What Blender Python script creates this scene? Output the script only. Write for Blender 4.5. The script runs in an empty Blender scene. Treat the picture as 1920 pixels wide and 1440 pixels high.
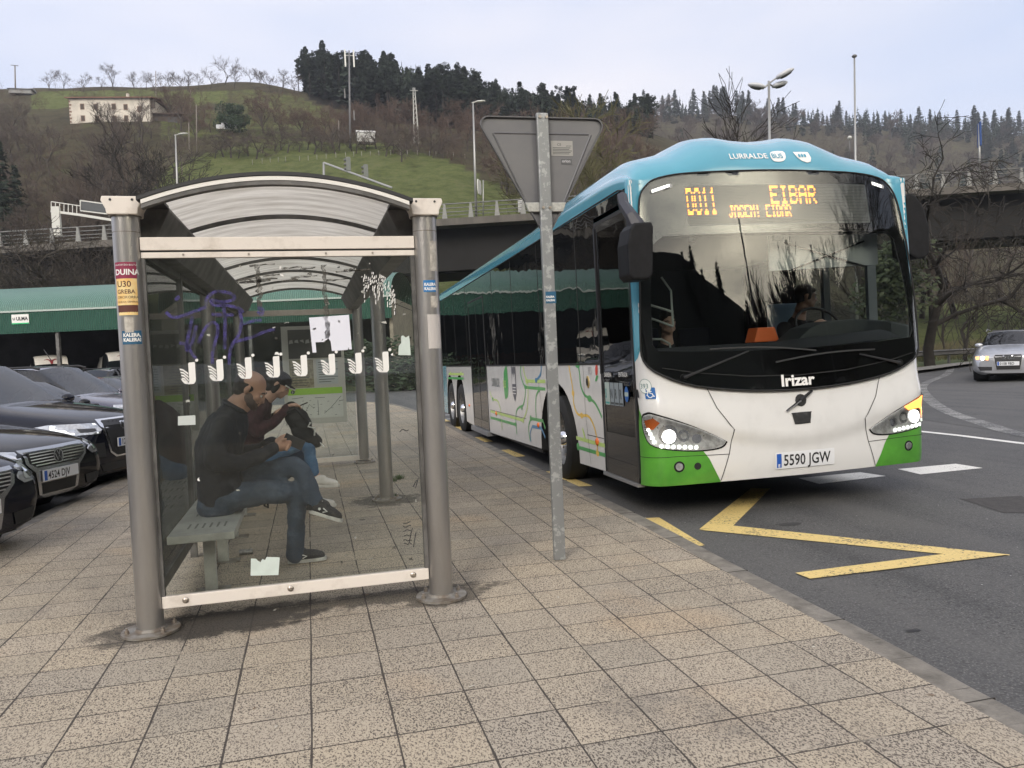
import bpy, bmesh, math, random
from mathutils import Vector, Matrix, noise
from mathutils.geometry import delaunay_2d_cdt
from mathutils.bvhtree import BVHTree
R = math.radians; PI = math.pi
scene = bpy.context.scene
COL = scene.collection

# ------------------------------------------------------------------ camera, world, sun, exposure
F_PX = 1480.0
PITCH, ROLL, YAW, EYE = R(2.39), R(-2.42), R(14.36), 1.5
_fw = Vector((math.sin(YAW)*math.cos(PITCH), math.cos(YAW)*math.cos(PITCH), -math.sin(PITCH)))
_rt = Vector((math.cos(YAW), -math.sin(YAW), 0)); _up = _rt.cross(_fw)
_r2 = _rt*math.cos(ROLL) + _up*math.sin(ROLL); _u2 = -_rt*math.sin(ROLL) + _up*math.cos(ROLL)
cam_data = bpy.data.cameras.new('camera'); cam = bpy.data.objects.new('camera', cam_data); COL.objects.link(cam)
cam_data.sensor_width = 36; cam_data.lens = F_PX/1920*36; cam_data.clip_start = .05; cam_data.clip_end = 5000
mw = Matrix((( _r2.x, _u2.x, -_fw.x, 0), (_r2.y, _u2.y, -_fw.y, 0), (_r2.z, _u2.z, -_fw.z, EYE), (0, 0, 0, 1)))
cam.matrix_world = mw; scene.camera = cam

SUN_AZ = (-.60, -.80); SUN_EL = R(32)          # veiled sun behind the viewer's left shoulder
world = bpy.data.worlds.new('World'); scene.world = world; world.use_nodes = True
nt = world.node_tree; nt.nodes.clear()
def WN(t, **k):
    n = nt.nodes.new(t)
    for a, b in k.items(): setattr(n, a, b)
    return n
sky = WN('ShaderNodeTexSky', sky_type='NISHITA', sun_disc=False, sun_elevation=SUN_EL, sun_rotation=math.atan2(SUN_AZ[0], SUN_AZ[1]), air_density=1.0, dust_density=2.0, ozone_density=1.0)
tc = WN('ShaderNodeTexCoord'); mp = WN('ShaderNodeMapping'); mp.inputs['Scale'].default_value = (1.0, 1.0, 3.2)
n1 = WN('ShaderNodeTexNoise'); n1.inputs['Scale'].default_value = 2.1; n1.inputs['Detail'].default_value = 7; n1.inputs['Roughness'].default_value = .52
n2 = WN('ShaderNodeTexNoise'); n2.inputs['Scale'].default_value = 1.1; n2.inputs['Detail'].default_value = 5
cr = WN('ShaderNodeValToRGB'); cr.color_ramp.elements[0].position = .30; cr.color_ramp.elements[1].position = .66
cr.color_ramp.elements[0].color = (.82, .82, .82, 1); cr.color_ramp.elements[1].color = (1, 1, 1, 1)
cc = WN('ShaderNodeValToRGB'); cc.color_ramp.elements[0].position = .36; cc.color_ramp.elements[1].position = .64
cc.color_ramp.elements[0].color = (3.75, 4.2, 5.4, 1); cc.color_ramp.elements[1].color = (6.1, 5.8, 5.85, 1)
# a cloud gap away from the sun, brighter and yellower for the windscreen reflection
dotn = WN('ShaderNodeVectorMath', operation='DOT_PRODUCT'); sd = Vector((.44, -.86, math.tan(R(17)))).normalized(); dotn.inputs[1].default_value = sd
nrm = WN('ShaderNodeVectorMath', operation='NORMALIZE')
mr = WN('ShaderNodeMapRange'); mr.inputs['From Min'].default_value = .915; mr.inputs['From Max'].default_value = 1.0; mr.inputs['To Max'].default_value = 1
pw = WN('ShaderNodeMath', operation='POWER'); pw.inputs[1].default_value = 1.5
glow = WN('ShaderNodeMix', data_type='RGBA', blend_type='MIX'); glow.inputs[7].default_value = (95, 86, 66, 1)
gm = WN('ShaderNodeMath', operation='MULTIPLY'); gn = WN('ShaderNodeMapRange'); gn.inputs['From Min'].default_value = .3; gn.inputs['From Max'].default_value = .62; gn.inputs['To Min'].default_value = .25
mx = WN('ShaderNodeMix', data_type='RGBA'); bg = WN('ShaderNodeBackground'); bg.inputs['Strength'].default_value = .1; wo = WN('ShaderNodeOutputWorld')
L = nt.links.new
L(tc.outputs['Generated'], mp.inputs['Vector']); L(mp.outputs[0], n1.inputs['Vector']); L(mp.outputs[0], n2.inputs['Vector'])
L(n1.outputs['Fac'], cr.inputs[0]); L(n2.outputs['Fac'], cc.inputs[0])
L(tc.outputs['Generated'], nrm.inputs[0]); L(nrm.outputs[0], dotn.inputs[0]); L(dotn.outputs['Value'], mr.inputs['Value']); L(mr.outputs[0], pw.inputs[0])
L(n1.outputs['Fac'], gn.inputs['Value']); L(pw.outputs[0], gm.inputs[0]); L(gn.outputs[0], gm.inputs[1])
L(gm.outputs[0], glow.inputs[0]); L(cc.outputs[0], glow.inputs[6])
L(cr.outputs[0], mx.inputs[0]); L(sky.outputs[0], mx.inputs[6]); L(glow.outputs[2], mx.inputs[7]); L(mx.outputs[2], bg.inputs[0]); L(bg.outputs[0], wo.inputs[0])

sl = bpy.data.lights.new('sun', 'SUN'); sl.energy = 1.5; sl.angle = R(24); sl.color = (1, .93, .82)
so = bpy.data.objects.new('sun', sl); COL.objects.link(so)
so.rotation_euler = Vector((SUN_AZ[0]*math.cos(SUN_EL), SUN_AZ[1]*math.cos(SUN_EL), math.sin(SUN_EL))).to_track_quat('Z', 'Y').to_euler()
vs = scene.view_settings; vs.view_transform = 'Standard'; vs.look = 'None'; vs.exposure = .94; vs.gamma = 1; vs.use_curve_mapping = False
scene.cycles.max_bounces = 8; scene.cycles.transparent_max_bounces = 24; scene.cycles.glossy_bounces = 4; scene.cycles.transmission_bounces = 6
scene.cycles.caustics_reflective = False; scene.cycles.caustics_refractive = False; scene.cycles.use_denoising = True

# ------------------------------------------------------------------ placing helpers
def ray(px, py): return _fw + _r2*((px-960)/F_PX) + _u2*((720-py)/F_PX)
def at(px, py, d): return Vector((0, 0, EYE)) + ray(px, py)*d
def cl(x, a, b): return max(a, min(b, x))
def sst(a, b, x):
    t = cl((x-a)/(b-a), 0, 1); return t*t*(3-2*t)
def lerp(a, b, t): return a+(b-a)*t
def interp(x, xs, ys):
    if x <= xs[0]: return ys[0]
    for i in range(1, len(xs)):
        if x <= xs[i]: return lerp(ys[i-1], ys[i], (x-xs[i-1])/(xs[i]-xs[i-1]))
    return ys[-1]
def gz(x, y):
    z = -.012*cl(y-8, 0, 17)
    if x > 8: z += .016*(min(x, 60)-8)
    if x < -6: z += .012*(max(x, -40)+6)
    return z
ROAD = -.08

# ------------------------------------------------------------------ materials
def newmat(name):
    m = bpy.data.materials.new(name); m.use_nodes = True
    n = m.node_tree; n.nodes.clear(); o = n.nodes.new('ShaderNodeOutputMaterial'); return m, n, o
MC = {}
def mat(name, col, rough=.5, metal=0., var=0., vs=3., bump=0., bs=40., spec=.5, coat=0., col2=None, lo=.4, hi=.6, ds=None, emit=None, estr=0., rvar=0., stretch=None):
    """Principled surface; base colour varies towards col2 (or darker) with noise, optional fine bump"""
    if name in MC: return MC[name]
    m, n, o = newmat(name); N = n.nodes.new; K = n.links.new
    b = N('ShaderNodeBsdfPrincipled'); K(b.outputs[0], o.inputs[0])
    b.inputs['Roughness'].default_value = rough; b.inputs['Metallic'].default_value = metal
    b.inputs['Specular IOR Level'].default_value = spec; b.inputs['Coat Weight'].default_value = coat; b.inputs['Coat Roughness'].default_value = .03
    c4 = (*col, 1); b.inputs['Base Color'].default_value = c4
    t = N('ShaderNodeTexCoord'); src = t.outputs['Object']
    if stretch:
        mpp = N('ShaderNodeMapping'); mpp.inputs['Scale'].default_value = stretch; K(src, mpp.inputs[0]); src = mpp.outputs[0]
    if var > 0 or col2:
        ns = N('ShaderNodeTexNoise'); ns.inputs['Scale'].default_value = vs; ns.inputs['Detail'].default_value = 6; ns.inputs['Roughness'].default_value = .62
        K(src, ns.inputs['Vector'])
        mr = N('ShaderNodeMapRange'); mr.inputs[1].default_value = lo; mr.inputs[2].default_value = hi; K(ns.outputs[0], mr.inputs[0])
        mx = N('ShaderNodeMix'); mx.data_type = 'RGBA'; K(mr.outputs[0], mx.inputs[0])
        mx.inputs[6].default_value = c4; mx.inputs[7].default_value = (*(col2 or tuple(c*(1-var) for c in col)), 1)
        K(mx.outputs[2], b.inputs['Base Color'])
        if rvar:
            m2 = N('ShaderNodeMapRange'); m2.inputs[3].default_value = rough; m2.inputs[4].default_value = rough+rvar; K(mr.outputs[0], m2.inputs[0]); K(m2.outputs[0], b.inputs['Roughness'])
    if bump > 0:
        nb = N('ShaderNodeTexNoise'); nb.inputs['Scale'].default_value = bs; nb.inputs['Detail'].default_value = 4; K(src, nb.inputs['Vector'])
        bp = N('ShaderNodeBump'); bp.inputs['Strength'].default_value = bump; bp.inputs['Distance'].default_value = .01 if ds is None else ds
        K(nb.outputs[0], bp.inputs['Height']); K(bp.outputs[0], b.inputs['Normal'])
    if emit:
        b.inputs['Emission Color'].default_value = (*emit, 1); b.inputs['Emission Strength'].default_value = estr
    MC[name] = m; return m
def veilmat(name, col, lo=.35, hi=.6, dens=.85):
    if name in MC: return MC[name]
    m, n, o = newmat(name); N = n.nodes.new; K = n.links.new
    tr = N('ShaderNodeBsdfTransparent'); df = N('ShaderNodeBsdfDiffuse'); df.inputs[0].default_value = (*col, 1); t = N('ShaderNodeTexCoord'); q = N('ShaderNodeTexNoise'); q.inputs['Scale'].default_value = 22; q.inputs['Detail'].default_value = 6; q.inputs['Roughness'].default_value = .7; K(t.outputs['Object'], q.inputs['Vector'])
    r = N('ShaderNodeMapRange'); r.inputs[1].default_value = lo; r.inputs[2].default_value = hi; r.inputs[3].default_value = dens; r.inputs[4].default_value = dens*.25; K(q.outputs[0], r.inputs[0]); mx = N('ShaderNodeMixShader'); K(r.outputs[0], mx.inputs[0]); K(tr.outputs[0], mx.inputs[1]); K(df.outputs[0], mx.inputs[2]); K(mx.outputs[0], o.inputs[0]); MC[name] = m; return m
def glassmat(name, tint=(.8, .85, .83), ior=1.5, dirt=0., dcol=(.35, .36, .33), wav=0., rough=.0, dscale=4., dlo=.45, dhi=.75):
    """thin sheet: see-through tint, Fresnel mirror, and a film of dirt that follows a noise"""
    if name in MC: return MC[name]
    m, n, o = newmat(name); N = n.nodes.new; K = n.links.new
    tr = N('ShaderNodeBsdfTransparent'); tr.inputs[0].default_value = (*tint, 1)
    gl = N('ShaderNodeBsdfGlossy'); gl.inputs['Roughness'].default_value = rough
    fr = N('ShaderNodeFresnel'); fr.inputs[0].default_value = ior
    mx = N('ShaderNodeMixShader'); K(fr.outputs[0], mx.inputs[0]); K(tr.outputs[0], mx.inputs[1]); K(gl.outputs[0], mx.inputs[2]); out = mx.outputs[0]
    t = N('ShaderNodeTexCoord')
    if wav:
        nb = N('ShaderNodeTexNoise'); nb.inputs['Scale'].default_value = 2.2; K(t.outputs['Object'], nb.inputs['Vector'])
        bp = N('ShaderNodeBump'); bp.inputs['Strength'].default_value = 1; bp.inputs['Distance'].default_value = wav
        K(nb.outputs[0], bp.inputs['Height']); K(bp.outputs[0], gl.inputs['Normal']); K(bp.outputs[0], fr.inputs['Normal'])
    if dirt:
        nd = N('ShaderNodeTexNoise'); nd.inputs['Scale'].default_value = dscale; nd.inputs['Detail'].default_value = 9; nd.inputs['Roughness'].default_value = .7; nd.inputs['Distortion'].default_value = 1.2
        K(t.outputs['Object'], nd.inputs['Vector'])
        mr = N('ShaderNodeMapRange'); mr.inputs[1].default_value = dlo; mr.inputs[2].default_value = dhi; mr.inputs[3].default_value = dirt*.25; mr.inputs[4].default_value = dirt; K(nd.outputs[0], mr.inputs[0])
        df = N('ShaderNodeBsdfDiffuse'); df.inputs[0].default_value = (*dcol, 1)
        m2 = N('ShaderNodeMixShader'); K(mr.outputs[0], m2.inputs[0]); K(out, m2.inputs[1]); K(df.outputs[0], m2.inputs[2]); out = m2.outputs[0]
    K(out, o.inputs[0]); MC[name] = m; return m

# ------------------------------------------------------------------ mesh builder
class G:
    def __init__(s): s.v = []; s.f = []; s.mi = []
    def add(s, vs, fs, mi=0, T=None):
        o = len(s.v)
        s.v += [tuple(T @ Vector(v)) for v in vs] if T is not None else [tuple(v) for v in vs]
        s.f += [tuple(i+o for i in f) for f in fs]; s.mi += [mi]*len(fs); return s
    def box(s, c, d, mi=0, T=None, rz=0, taper=1.):
        x, y, z = d[0]/2, d[1]/2, d[2]/2
        vs = [Vector((sx*x*(taper if sz > 0 else 1), sy*y*(taper if sz > 0 else 1), sz*z)) for sz in (-1, 1) for sy in (-1, 1) for sx in (-1, 1)]
        if rz: vs = [Matrix.Rotation(rz, 3, 'Z') @ v for v in vs]
        vs = [v+Vector(c) for v in vs]
        return s.add(vs, [(0, 2, 3, 1), (4, 5, 7, 6), (0, 1, 5, 4), (2, 6, 7, 3), (0, 4, 6, 2), (1, 3, 7, 5)], mi, T)
    def box2(s, a, b, mi=0, T=None): return s.box([(a[i]+b[i])/2 for i in range(3)], [abs(b[i]-a[i]) for i in range(3)], mi, T)
    def tube(s, pts, r, n=8, cap=True, mi=0, T=None, flat=None):
        pts = [Vector(p) for p in pts]; m = len(pts); rs = r if isinstance(r, (list, tuple)) else [r]*m
        vs = []; up = None
        for i, p in enumerate(pts):
            d = (pts[min(i+1, m-1)]-pts[max(i-1, 0)])
            d = d.normalized() if d.length > 1e-9 else Vector((0, 0, 1))
            if up is None:
                up = Vector((0, 0, 1)) if abs(d.z) < .9 else Vector((1, 0, 0))
            a = d.cross(up); a = a.normalized() if a.length > 1e-6 else d.orthogonal().normalized(); b = a.cross(d).normalized(); up = b
            for k in range(n):
                t = 2*PI*(k+.5)/n; vs.append(p+a*math.cos(t)*rs[i]+b*math.sin(t)*rs[i]*(flat or 1))
        fs = [(i*n+k, i*n+(k+1) % n, (i+1)*n+(k+1) % n, (i+1)*n+k) for i in range(m-1) for k in range(n)]
        if cap: fs += [tuple(range(n))[::-1], tuple(range((m-1)*n, m*n))]
        return s.add(vs, fs, mi, T)
    def cyl(s, c, r, h, n=24, mi=0, T=None, r2=None, axis='Z'):
        c = Vector(c); d = {'Z': Vector((0, 0, h)), 'X': Vector((h, 0, 0)), 'Y': Vector((0, h, 0))}[axis]
        return s.tube([c, c+d], [r, r if r2 is None else r2], n, True, mi, T)
    def lathe(s, prof, c=(0, 0, 0), n=24, mi=0, T=None, axis='Z'):
        vs = []
        for r, z in prof:
            for k in range(n):
                t = 2*PI*k/n; a, b = r*math.cos(t), r*math.sin(t)
                q = {'Z': (a, b, z), 'X': (z, a, b), 'Y': (a, z, -b)}[axis]; vs.append((q[0]+c[0], q[1]+c[1], q[2]+c[2]))
        m = len(prof); fs = [(i*n+k, i*n+(k+1) % n, (i+1)*n+(k+1) % n, (i+1)*n+k) for i in range(m-1) for k in range(n)]
        return s.add(vs, fs, mi, T)
    def grid(s, fn, nu, nv, mi=0, T=None, closed=False):
        vs = [fn(i/nu, j/nv) for j in range(nv+1) for i in range(nu+1)]
        fs = [(j*(nu+1)+i, j*(nu+1)+i+1, (j+1)*(nu+1)+i+1, (j+1)*(nu+1)+i) for j in range(nv) for i in range(nu)]
        return s.add(vs, fs, mi, T)
    def prism(s, poly, z0, z1, fn=None, mi=0, T=None):
        """poly in 2D, extruded z0..z1; fn maps (x, y, z) to 3D"""
        n = len(poly); f = fn or (lambda x, y, z: (x, y, z))
        vs = [f(x, y, z0) for x, y in poly]+[f(x, y, z1) for x, y in poly]
        fs = [tuple(range(n))[::-1], tuple(range(n, 2*n))]+[(i, (i+1) % n, (i+1) % n+n, i+n) for i in range(n)]
        return s.add(vs, fs, mi, T)
    def patch(s, poly, fn, step=.1, mi=0, holes=()):
        """2D polygon filled with a fine mesh, each point mapped to 3D by fn(x, y)"""
        vs, fs = fill2d(poly, step, holes); return s.add([fn(x, y) for x, y in vs], fs, mi)
    def sphere(s, c, r, n=12, mi=0, T=None):
        rr = r if isinstance(r, (tuple, list)) else (r, r, r); vs = []; m = n//2
        for j in range(m+1):
            for k in range(n):
                a = PI*j/m; t = 2*PI*k/n; vs.append((c[0]+rr[0]*math.sin(a)*math.cos(t), c[1]+rr[1]*math.sin(a)*math.sin(t), c[2]+rr[2]*math.cos(a)))
        return s.add(vs, [(j*n+k, (j+1)*n+k, (j+1)*n+(k+1) % n, j*n+(k+1) % n) for j in range(m) for k in range(n)], mi, T)
    def mesh(s, name, mats, smooth=False):
        me = bpy.data.meshes.new(name); me.from_pydata(s.v, [], s.f)
        for m in (mats if isinstance(mats, (list, tuple)) else [mats]): me.materials.append(m)
        if any(s.mi): me.polygons.foreach_set('material_index', s.mi)
        if smooth: me.polygons.foreach_set('use_smooth', [True]*len(me.polygons))
        me.update(); return me
    def build(s, name, mats, parent=None, smooth=False, bevel=0., auto=None, label=None, loc=None, fix=False):
        me = s.mesh(name, mats, smooth)
        if fix or bevel:
            bm = bmesh.new(); bm.from_mesh(me); bmesh.ops.recalc_face_normals(bm, faces=bm.faces)
            if bevel:
                es = [e for e in bm.edges if len(e.link_faces) == 2 and e.calc_face_angle(0) > .5]
                bmesh.ops.bevel(bm, geom=es, offset=bevel, segments=2, affect='EDGES', profile=.6, clamp_overlap=True)
            bm.to_mesh(me); bm.free()
        if auto:
            me.polygons.foreach_set('use_smooth', [True]*len(me.polygons)); me.set_sharp_from_angle(angle=R(auto))
        o = bpy.data.objects.new(name, me); COL.objects.link(o)
        if parent: o.parent = parent
        if loc: o.location = loc
        if label: o['label'] = label
        return o
def inside(p, poly):
    x, y = p; c = False; n = len(poly); j = n-1
    for i in range(n):
        if (poly[i][1] > y) != (poly[j][1] > y) and x < (poly[j][0]-poly[i][0])*(y-poly[i][1])/(poly[j][1]-poly[i][1])+poly[i][0]: c = not c
        j = i
    return c
def fill2d(poly, step=.1, holes=()):
    pts = []; edges = []
    for lp in [poly]+list(holes):
        o = len(pts); q = []
        for i in range(len(lp)):
            a, b = lp[i], lp[(i+1) % len(lp)]; d = math.dist(a, b); k = max(1, int(d/step))
            q += [(lerp(a[0], b[0], t/k), lerp(a[1], b[1], t/k)) for t in range(k)]
        pts += q; edges += [(o+i, o+(i+1) % len(q)) for i in range(len(q))]
    xs = [p[0] for p in poly]; ys = [p[1] for p in poly]; nb = len(pts)
    i = 0; x = min(xs)+step/2
    while x < max(xs):
        y = min(ys)+step/2
        while y < max(ys):
            if inside((x, y), poly) and not any(inside((x, y), h) for h in holes):
                if all((x-q[0])**2+(y-q[1])**2 > (step*.4)**2 for q in pts[:nb]): pts.append((x, y))
            y += step
        x += step
    r = delaunay_2d_cdt([Vector(p) for p in pts], edges, [], 0, 1e-6)
    V = [tuple(v) for v in r[0]]; Fc = []
    for f in r[2]:
        c = (sum(V[i][0] for i in f)/len(f), sum(V[i][1] for i in f)/len(f))
        if inside(c, poly) and not any(inside(c, h) for h in holes): Fc.append(tuple(f))
    return V, Fc
def smoothpoly(pts, n=4, closed=True):
    """Catmull-Rom through the points"""
    out = []; m = len(pts)
    for i in range(m if closed else m-1):
        g = lambda k: pts[k % m] if closed else pts[int(cl(k, 0, m-1))]
        p0, p1, p2, p3 = g(i-1), g(i), g(i+1), g(i+2)
        for k in range(n):
            t = k/n; out.append(tuple(.5*((2*p1[a])+(-p0[a]+p2[a])*t+(2*p0[a]-5*p1[a]+4*p2[a]-p3[a])*t*t+(-p0[a]+3*p1[a]-3*p2[a]+p3[a])*t**3) for a in range(len(p1))))
    if not closed: out.append(tuple(pts[-1]))
    return out
def strip2d(pts, w):
    """a polyline thickened into a polygon outline"""
    Lh, Rh = [], []; m = len(pts)
    for i, p in enumerate(pts):
        a = pts[max(i-1, 0)]; b = pts[min(i+1, m-1)]; d = (b[0]-a[0], b[1]-a[1]); l = math.hypot(*d) or 1
        ww = (w[i] if isinstance(w, (list, tuple)) else w)/2
        n = (-d[1]/l*ww, d[0]/l*ww); Lh.append((p[0]+n[0], p[1]+n[1])); Rh.append((p[0]-n[0], p[1]-n[1]))
    return Lh, Rh
def ribbon(g, pts, w, fn, mi=0):
    Lh, Rh = strip2d(pts, w); m = len(pts)
    return g.add([fn(*p) for p in Lh]+[fn(*p) for p in Rh], [(i, i+1, m+i+1, m+i) for i in range(m-1)], mi)
def circ(cx, cy, r, n=20, ry=None): return [(cx+r*math.cos(2*PI*i/n), cy+(ry or r)*math.sin(2*PI*i/n)) for i in range(n)]
def rrect(x0, y0, x1, y1, r, n=4):
    o = []
    for cx, cy, a in ((x1-r, y1-r, 0), (x0+r, y1-r, 90), (x0+r, y0+r, 180), (x1-r, y0+r, 270)):
        o += [(cx+r*math.cos(R(a+90*i/n)), cy+r*math.sin(R(a+90*i/n))) for i in range(n+1)]
    return o
def textpolys(body, size, bold=0., sx=1., align='LEFT', shear=0., space=1.):
    cu = bpy.data.curves.new('t', 'FONT'); cu.body = body; cu.size = size; cu.offset = bold; cu.align_x = align; cu.shear = shear; cu.space_character = space; cu.resolution_u = 3
    ob = bpy.data.objects.new('t', cu); COL.objects.link(ob)
    dg = bpy.context.evaluated_depsgraph_get(); me = bpy.data.meshes.new_from_object(ob.evaluated_get(dg))
    vs = [(v.co.x*sx, v.co.y) for v in me.vertices]; fs = [tuple(p.vertices) for p in me.polygons]
    bpy.data.objects.remove(ob); bpy.data.curves.remove(cu); bpy.data.meshes.remove(me); return vs, fs
def text(g, body, size, fn, mi=0, **k):
    vs, fs = textpolys(body, size, **k); return g.add([fn(x, y) for x, y in vs], fs, mi)
def empty(name, loc=(0, 0, 0), rz=0., mtx=None):
    o = bpy.data.objects.new(name, None); COL.objects.link(o); o.empty_display_size = .2
    if mtx is not None: o.matrix_world = mtx
    else: o.location = loc; o.rotation_euler = (0, 0, rz)
    return o
def tag(o, label, cat, group=None):
    o['label'] = label; o['category'] = cat
    if group: o['group'] = group
    return o
def struct(o, kind='structure'): o['kind'] = kind; return o
KIDS = {}
def copy_tree(o, loc=None, rz=None, sc=None, label=None, parent=None, kids=None):
    kids = kids or [c for c in bpy.data.objects if c.parent == o]
    c = o.copy(); COL.objects.link(c)
    if parent: c.parent = parent
    if loc is not None: c.location = loc
    if rz is not None: c.rotation_euler = (0, 0, rz)
    if sc is not None: c.scale = (sc, sc, sc) if not isinstance(sc, (tuple, list)) else sc
    if label: c['label'] = label
    for k in kids: copy_tree(k, parent=c)
    return c
def evalmesh(me, mods):
    """run modifiers on a mesh, return the finished mesh"""
    ob = bpy.data.objects.new('tmp', me); COL.objects.link(ob)
    for t, kw in mods:
        m = ob.modifiers.new(t, t)
        for a, b in kw.items(): setattr(m, a, b)
    dg = bpy.context.evaluated_depsgraph_get(); r = bpy.data.meshes.new_from_object(ob.evaluated_get(dg)); bpy.data.objects.remove(ob); return r
# ------------------------------------------------------------------ pavement, kerbs, road, paint
def pave_mat():
    m, n, o = newmat('paving'); N = n.nodes.new; K = n.links.new
    b = N('ShaderNodeBsdfPrincipled'); K(b.outputs[0], o.inputs[0]); b.inputs['Roughness'].default_value = .82; b.inputs['Specular IOR Level'].default_value = .35
    t = N('ShaderNodeTexCoord'); P = t.outputs['Object']
    def math_(op, a, bb=None, c=None):
        q = N('ShaderNodeMath'); q.operation = op
        for i, x in enumerate((a, bb, c)):
            if x is None: continue
            if isinstance(x, (int, float)): q.inputs[i].default_value = x
            else: K(x, q.inputs[i])
        return q.outputs[0]
    def rng(x, a, bb, c=0., d=1., smooth=False):
        q = N('ShaderNodeMapRange'); q.inputs[1].default_value = a; q.inputs[2].default_value = bb; q.inputs[3].default_value = c; q.inputs[4].default_value = d
        if smooth: q.interpolation_type = 'SMOOTHSTEP'
        K(x, q.inputs[0]); return q.outputs[0]
    def noise_(scale, detail=3, rough=.5, vec=P, dist=0.):
        q = N('ShaderNodeTexNoise'); q.inputs['Scale'].default_value = scale; q.inputs['Detail'].default_value = detail; q.inputs['Roughness'].default_value = rough; q.inputs['Distortion'].default_value = dist
        K(vec, q.inputs['Vector']); return q.outputs[0]
    def mixc(f, a, bb, mode='MIX'):
        q = N('ShaderNodeMix'); q.data_type = 'RGBA'; q.blend_type = mode
        for i, x in ((0, f), (6, a), (7, bb)):
            if isinstance(x, (tuple, float, int)): q.inputs[i].default_value = x if isinstance(x, (float, int)) else (*x, 1)
            else: K(x, q.inputs[i])
        return q.outputs[2]
    sp = N('ShaderNodeSeparateXYZ'); K(P, sp.inputs[0])
    wob = math_('MULTIPLY', math_('SUBTRACT', noise_(1.3, 2), .5), .012)
    X = math_('DIVIDE', math_('ADD', math_('ADD', sp.outputs[0], .0652), wob), .3297); Y = math_('DIVIDE', math_('SUBTRACT', math_('ADD', sp.outputs[1], wob), 4.977), .3131)
    fx, fy = math_('FRACT', X), math_('FRACT', Y); ix, iy = math_('FLOOR', X), math_('FLOOR', Y)
    ex = math_('MINIMUM', fx, math_('SUBTRACT', 1., fx)); ey = math_('MINIMUM', fy, math_('SUBTRACT', 1., fy))
    cv = N('ShaderNodeCombineXYZ'); K(ix, cv.inputs[0]); K(iy, cv.inputs[1])
    wn = N('ShaderNodeTexWhiteNoise'); wn.noise_dimensions = '3D'; K(cv.outputs[0], wn.inputs[0]); rnd = wn.outputs[0]
    sc = N('ShaderNodeSeparateColor'); K(wn.outputs[1], sc.inputs[0])
    # joints: the ones along the street a little wider than the cross ones, width changes along them
    jw = rng(noise_(3.1, 2), .3, .7, .007, .018); jw2 = rng(noise_(4.3, 2), .3, .7, .008, .018)
    jx = math_('LESS_THAN', ex, jw); jy = math_('LESS_THAN', ey, jw2); joint = math_('MAXIMUM', jx, jy)
    # tone of each slab
    base = mixc(rnd, (.47, .397, .295), (.375, .33, .262))
    base = mixc(rng(sc.outputs[1], .55, 1., 0, .4), base, (.44, .38, .31))
    warm = rng(noise_(.35, 3), .42, .66, 0, .5, True); base = mixc(warm, base, (.36, .32, .27))
    tanp = rng(noise_(.8, 3, .5), .55, .7, 0, .5, True); base = mixc(tanp, base, (.52, .385, .245))
    # worm-shaped pits of the stamped surface
    mp_ = N('ShaderNodeMapping'); mp_.inputs['Scale'].default_value = (1.35, .8, 1); mp_.inputs['Rotation'].default_value = (0, 0, .5); K(P, mp_.inputs[0])
    pit = noise_(96, 1.5, .5, mp_.outputs[0], .9)
    dirt = rng(noise_(1.7, 4, .6), .38, .66, 0, 1)
    pth = rng(dirt, 0, 1, .425, .465); pits = math_('SUBTRACT', 1., rng(math_('SUBTRACT', pit, pth), -.012, .022))
    tiledark = rng(sc.outputs[2], 0, 1, .72, .95)
    base = mixc(math_('MULTIPLY', pits, tiledark), base, (.075, .062, .054))
    base = mixc(rng(noise_(160, 2), .55, .75, 0, .35), base, (.6, .5, .38))
    # grime fields and walked-in stains
    gr = rng(noise_(1.1, 6, .7, dist=.4), .52, .74, 0, .55, True); base = mixc(gr, base, (.13, .118, .105))
    # gum spots
    vo = N('ShaderNodeTexVoronoi'); vo.inputs['Scale'].default_value = 2.1; K(P, vo.inputs['Vector'])
    vr = N('ShaderNodeSeparateColor'); K(vo.outputs['Color'], vr.inputs[0])
    gum = math_('MULTIPLY', math_('LESS_THAN', math_('ADD', vo.outputs['Distance'], math_('MULTIPLY', noise_(40, 2), .03)), rng(vr.outputs[0], 0, 1, .03, .085)), math_('GREATER_THAN', vr.outputs[1], .35))
    base = mixc(math_('MULTIPLY', gum, .72), base, (.07, .06, .055))
    # dark wet-looking soiling round the feet of the shelter
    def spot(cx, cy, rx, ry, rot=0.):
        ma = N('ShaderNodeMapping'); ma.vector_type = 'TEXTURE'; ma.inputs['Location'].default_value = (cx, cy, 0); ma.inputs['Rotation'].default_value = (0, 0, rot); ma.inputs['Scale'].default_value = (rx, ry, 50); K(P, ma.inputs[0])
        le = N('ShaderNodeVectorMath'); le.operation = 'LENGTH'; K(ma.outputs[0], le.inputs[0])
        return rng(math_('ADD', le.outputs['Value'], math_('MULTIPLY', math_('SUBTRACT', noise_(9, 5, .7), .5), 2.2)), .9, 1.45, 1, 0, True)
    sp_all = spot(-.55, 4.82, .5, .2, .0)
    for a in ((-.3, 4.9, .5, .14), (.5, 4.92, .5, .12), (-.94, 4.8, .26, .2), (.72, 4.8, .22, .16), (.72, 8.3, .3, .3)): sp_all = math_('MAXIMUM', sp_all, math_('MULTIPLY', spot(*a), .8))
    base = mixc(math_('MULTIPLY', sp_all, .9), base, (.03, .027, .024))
    lj = rng(noise_(2.3, 2), .64, .70); lightj = mixc(lj, (.045, .038, .034), (.5, .44, .35))
    base = mixc(math_('MULTIPLY', joint, .92), base, lightj)
    K(base, b.inputs['Base Color'])
    h = math_('SUBTRACT', math_('MULTIPLY', math_('SUBTRACT', 1., joint), 1.), math_('MULTIPLY', pits, .35))
    h = math_('ADD', h, math_('MULTIPLY', rnd, .35))
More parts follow.
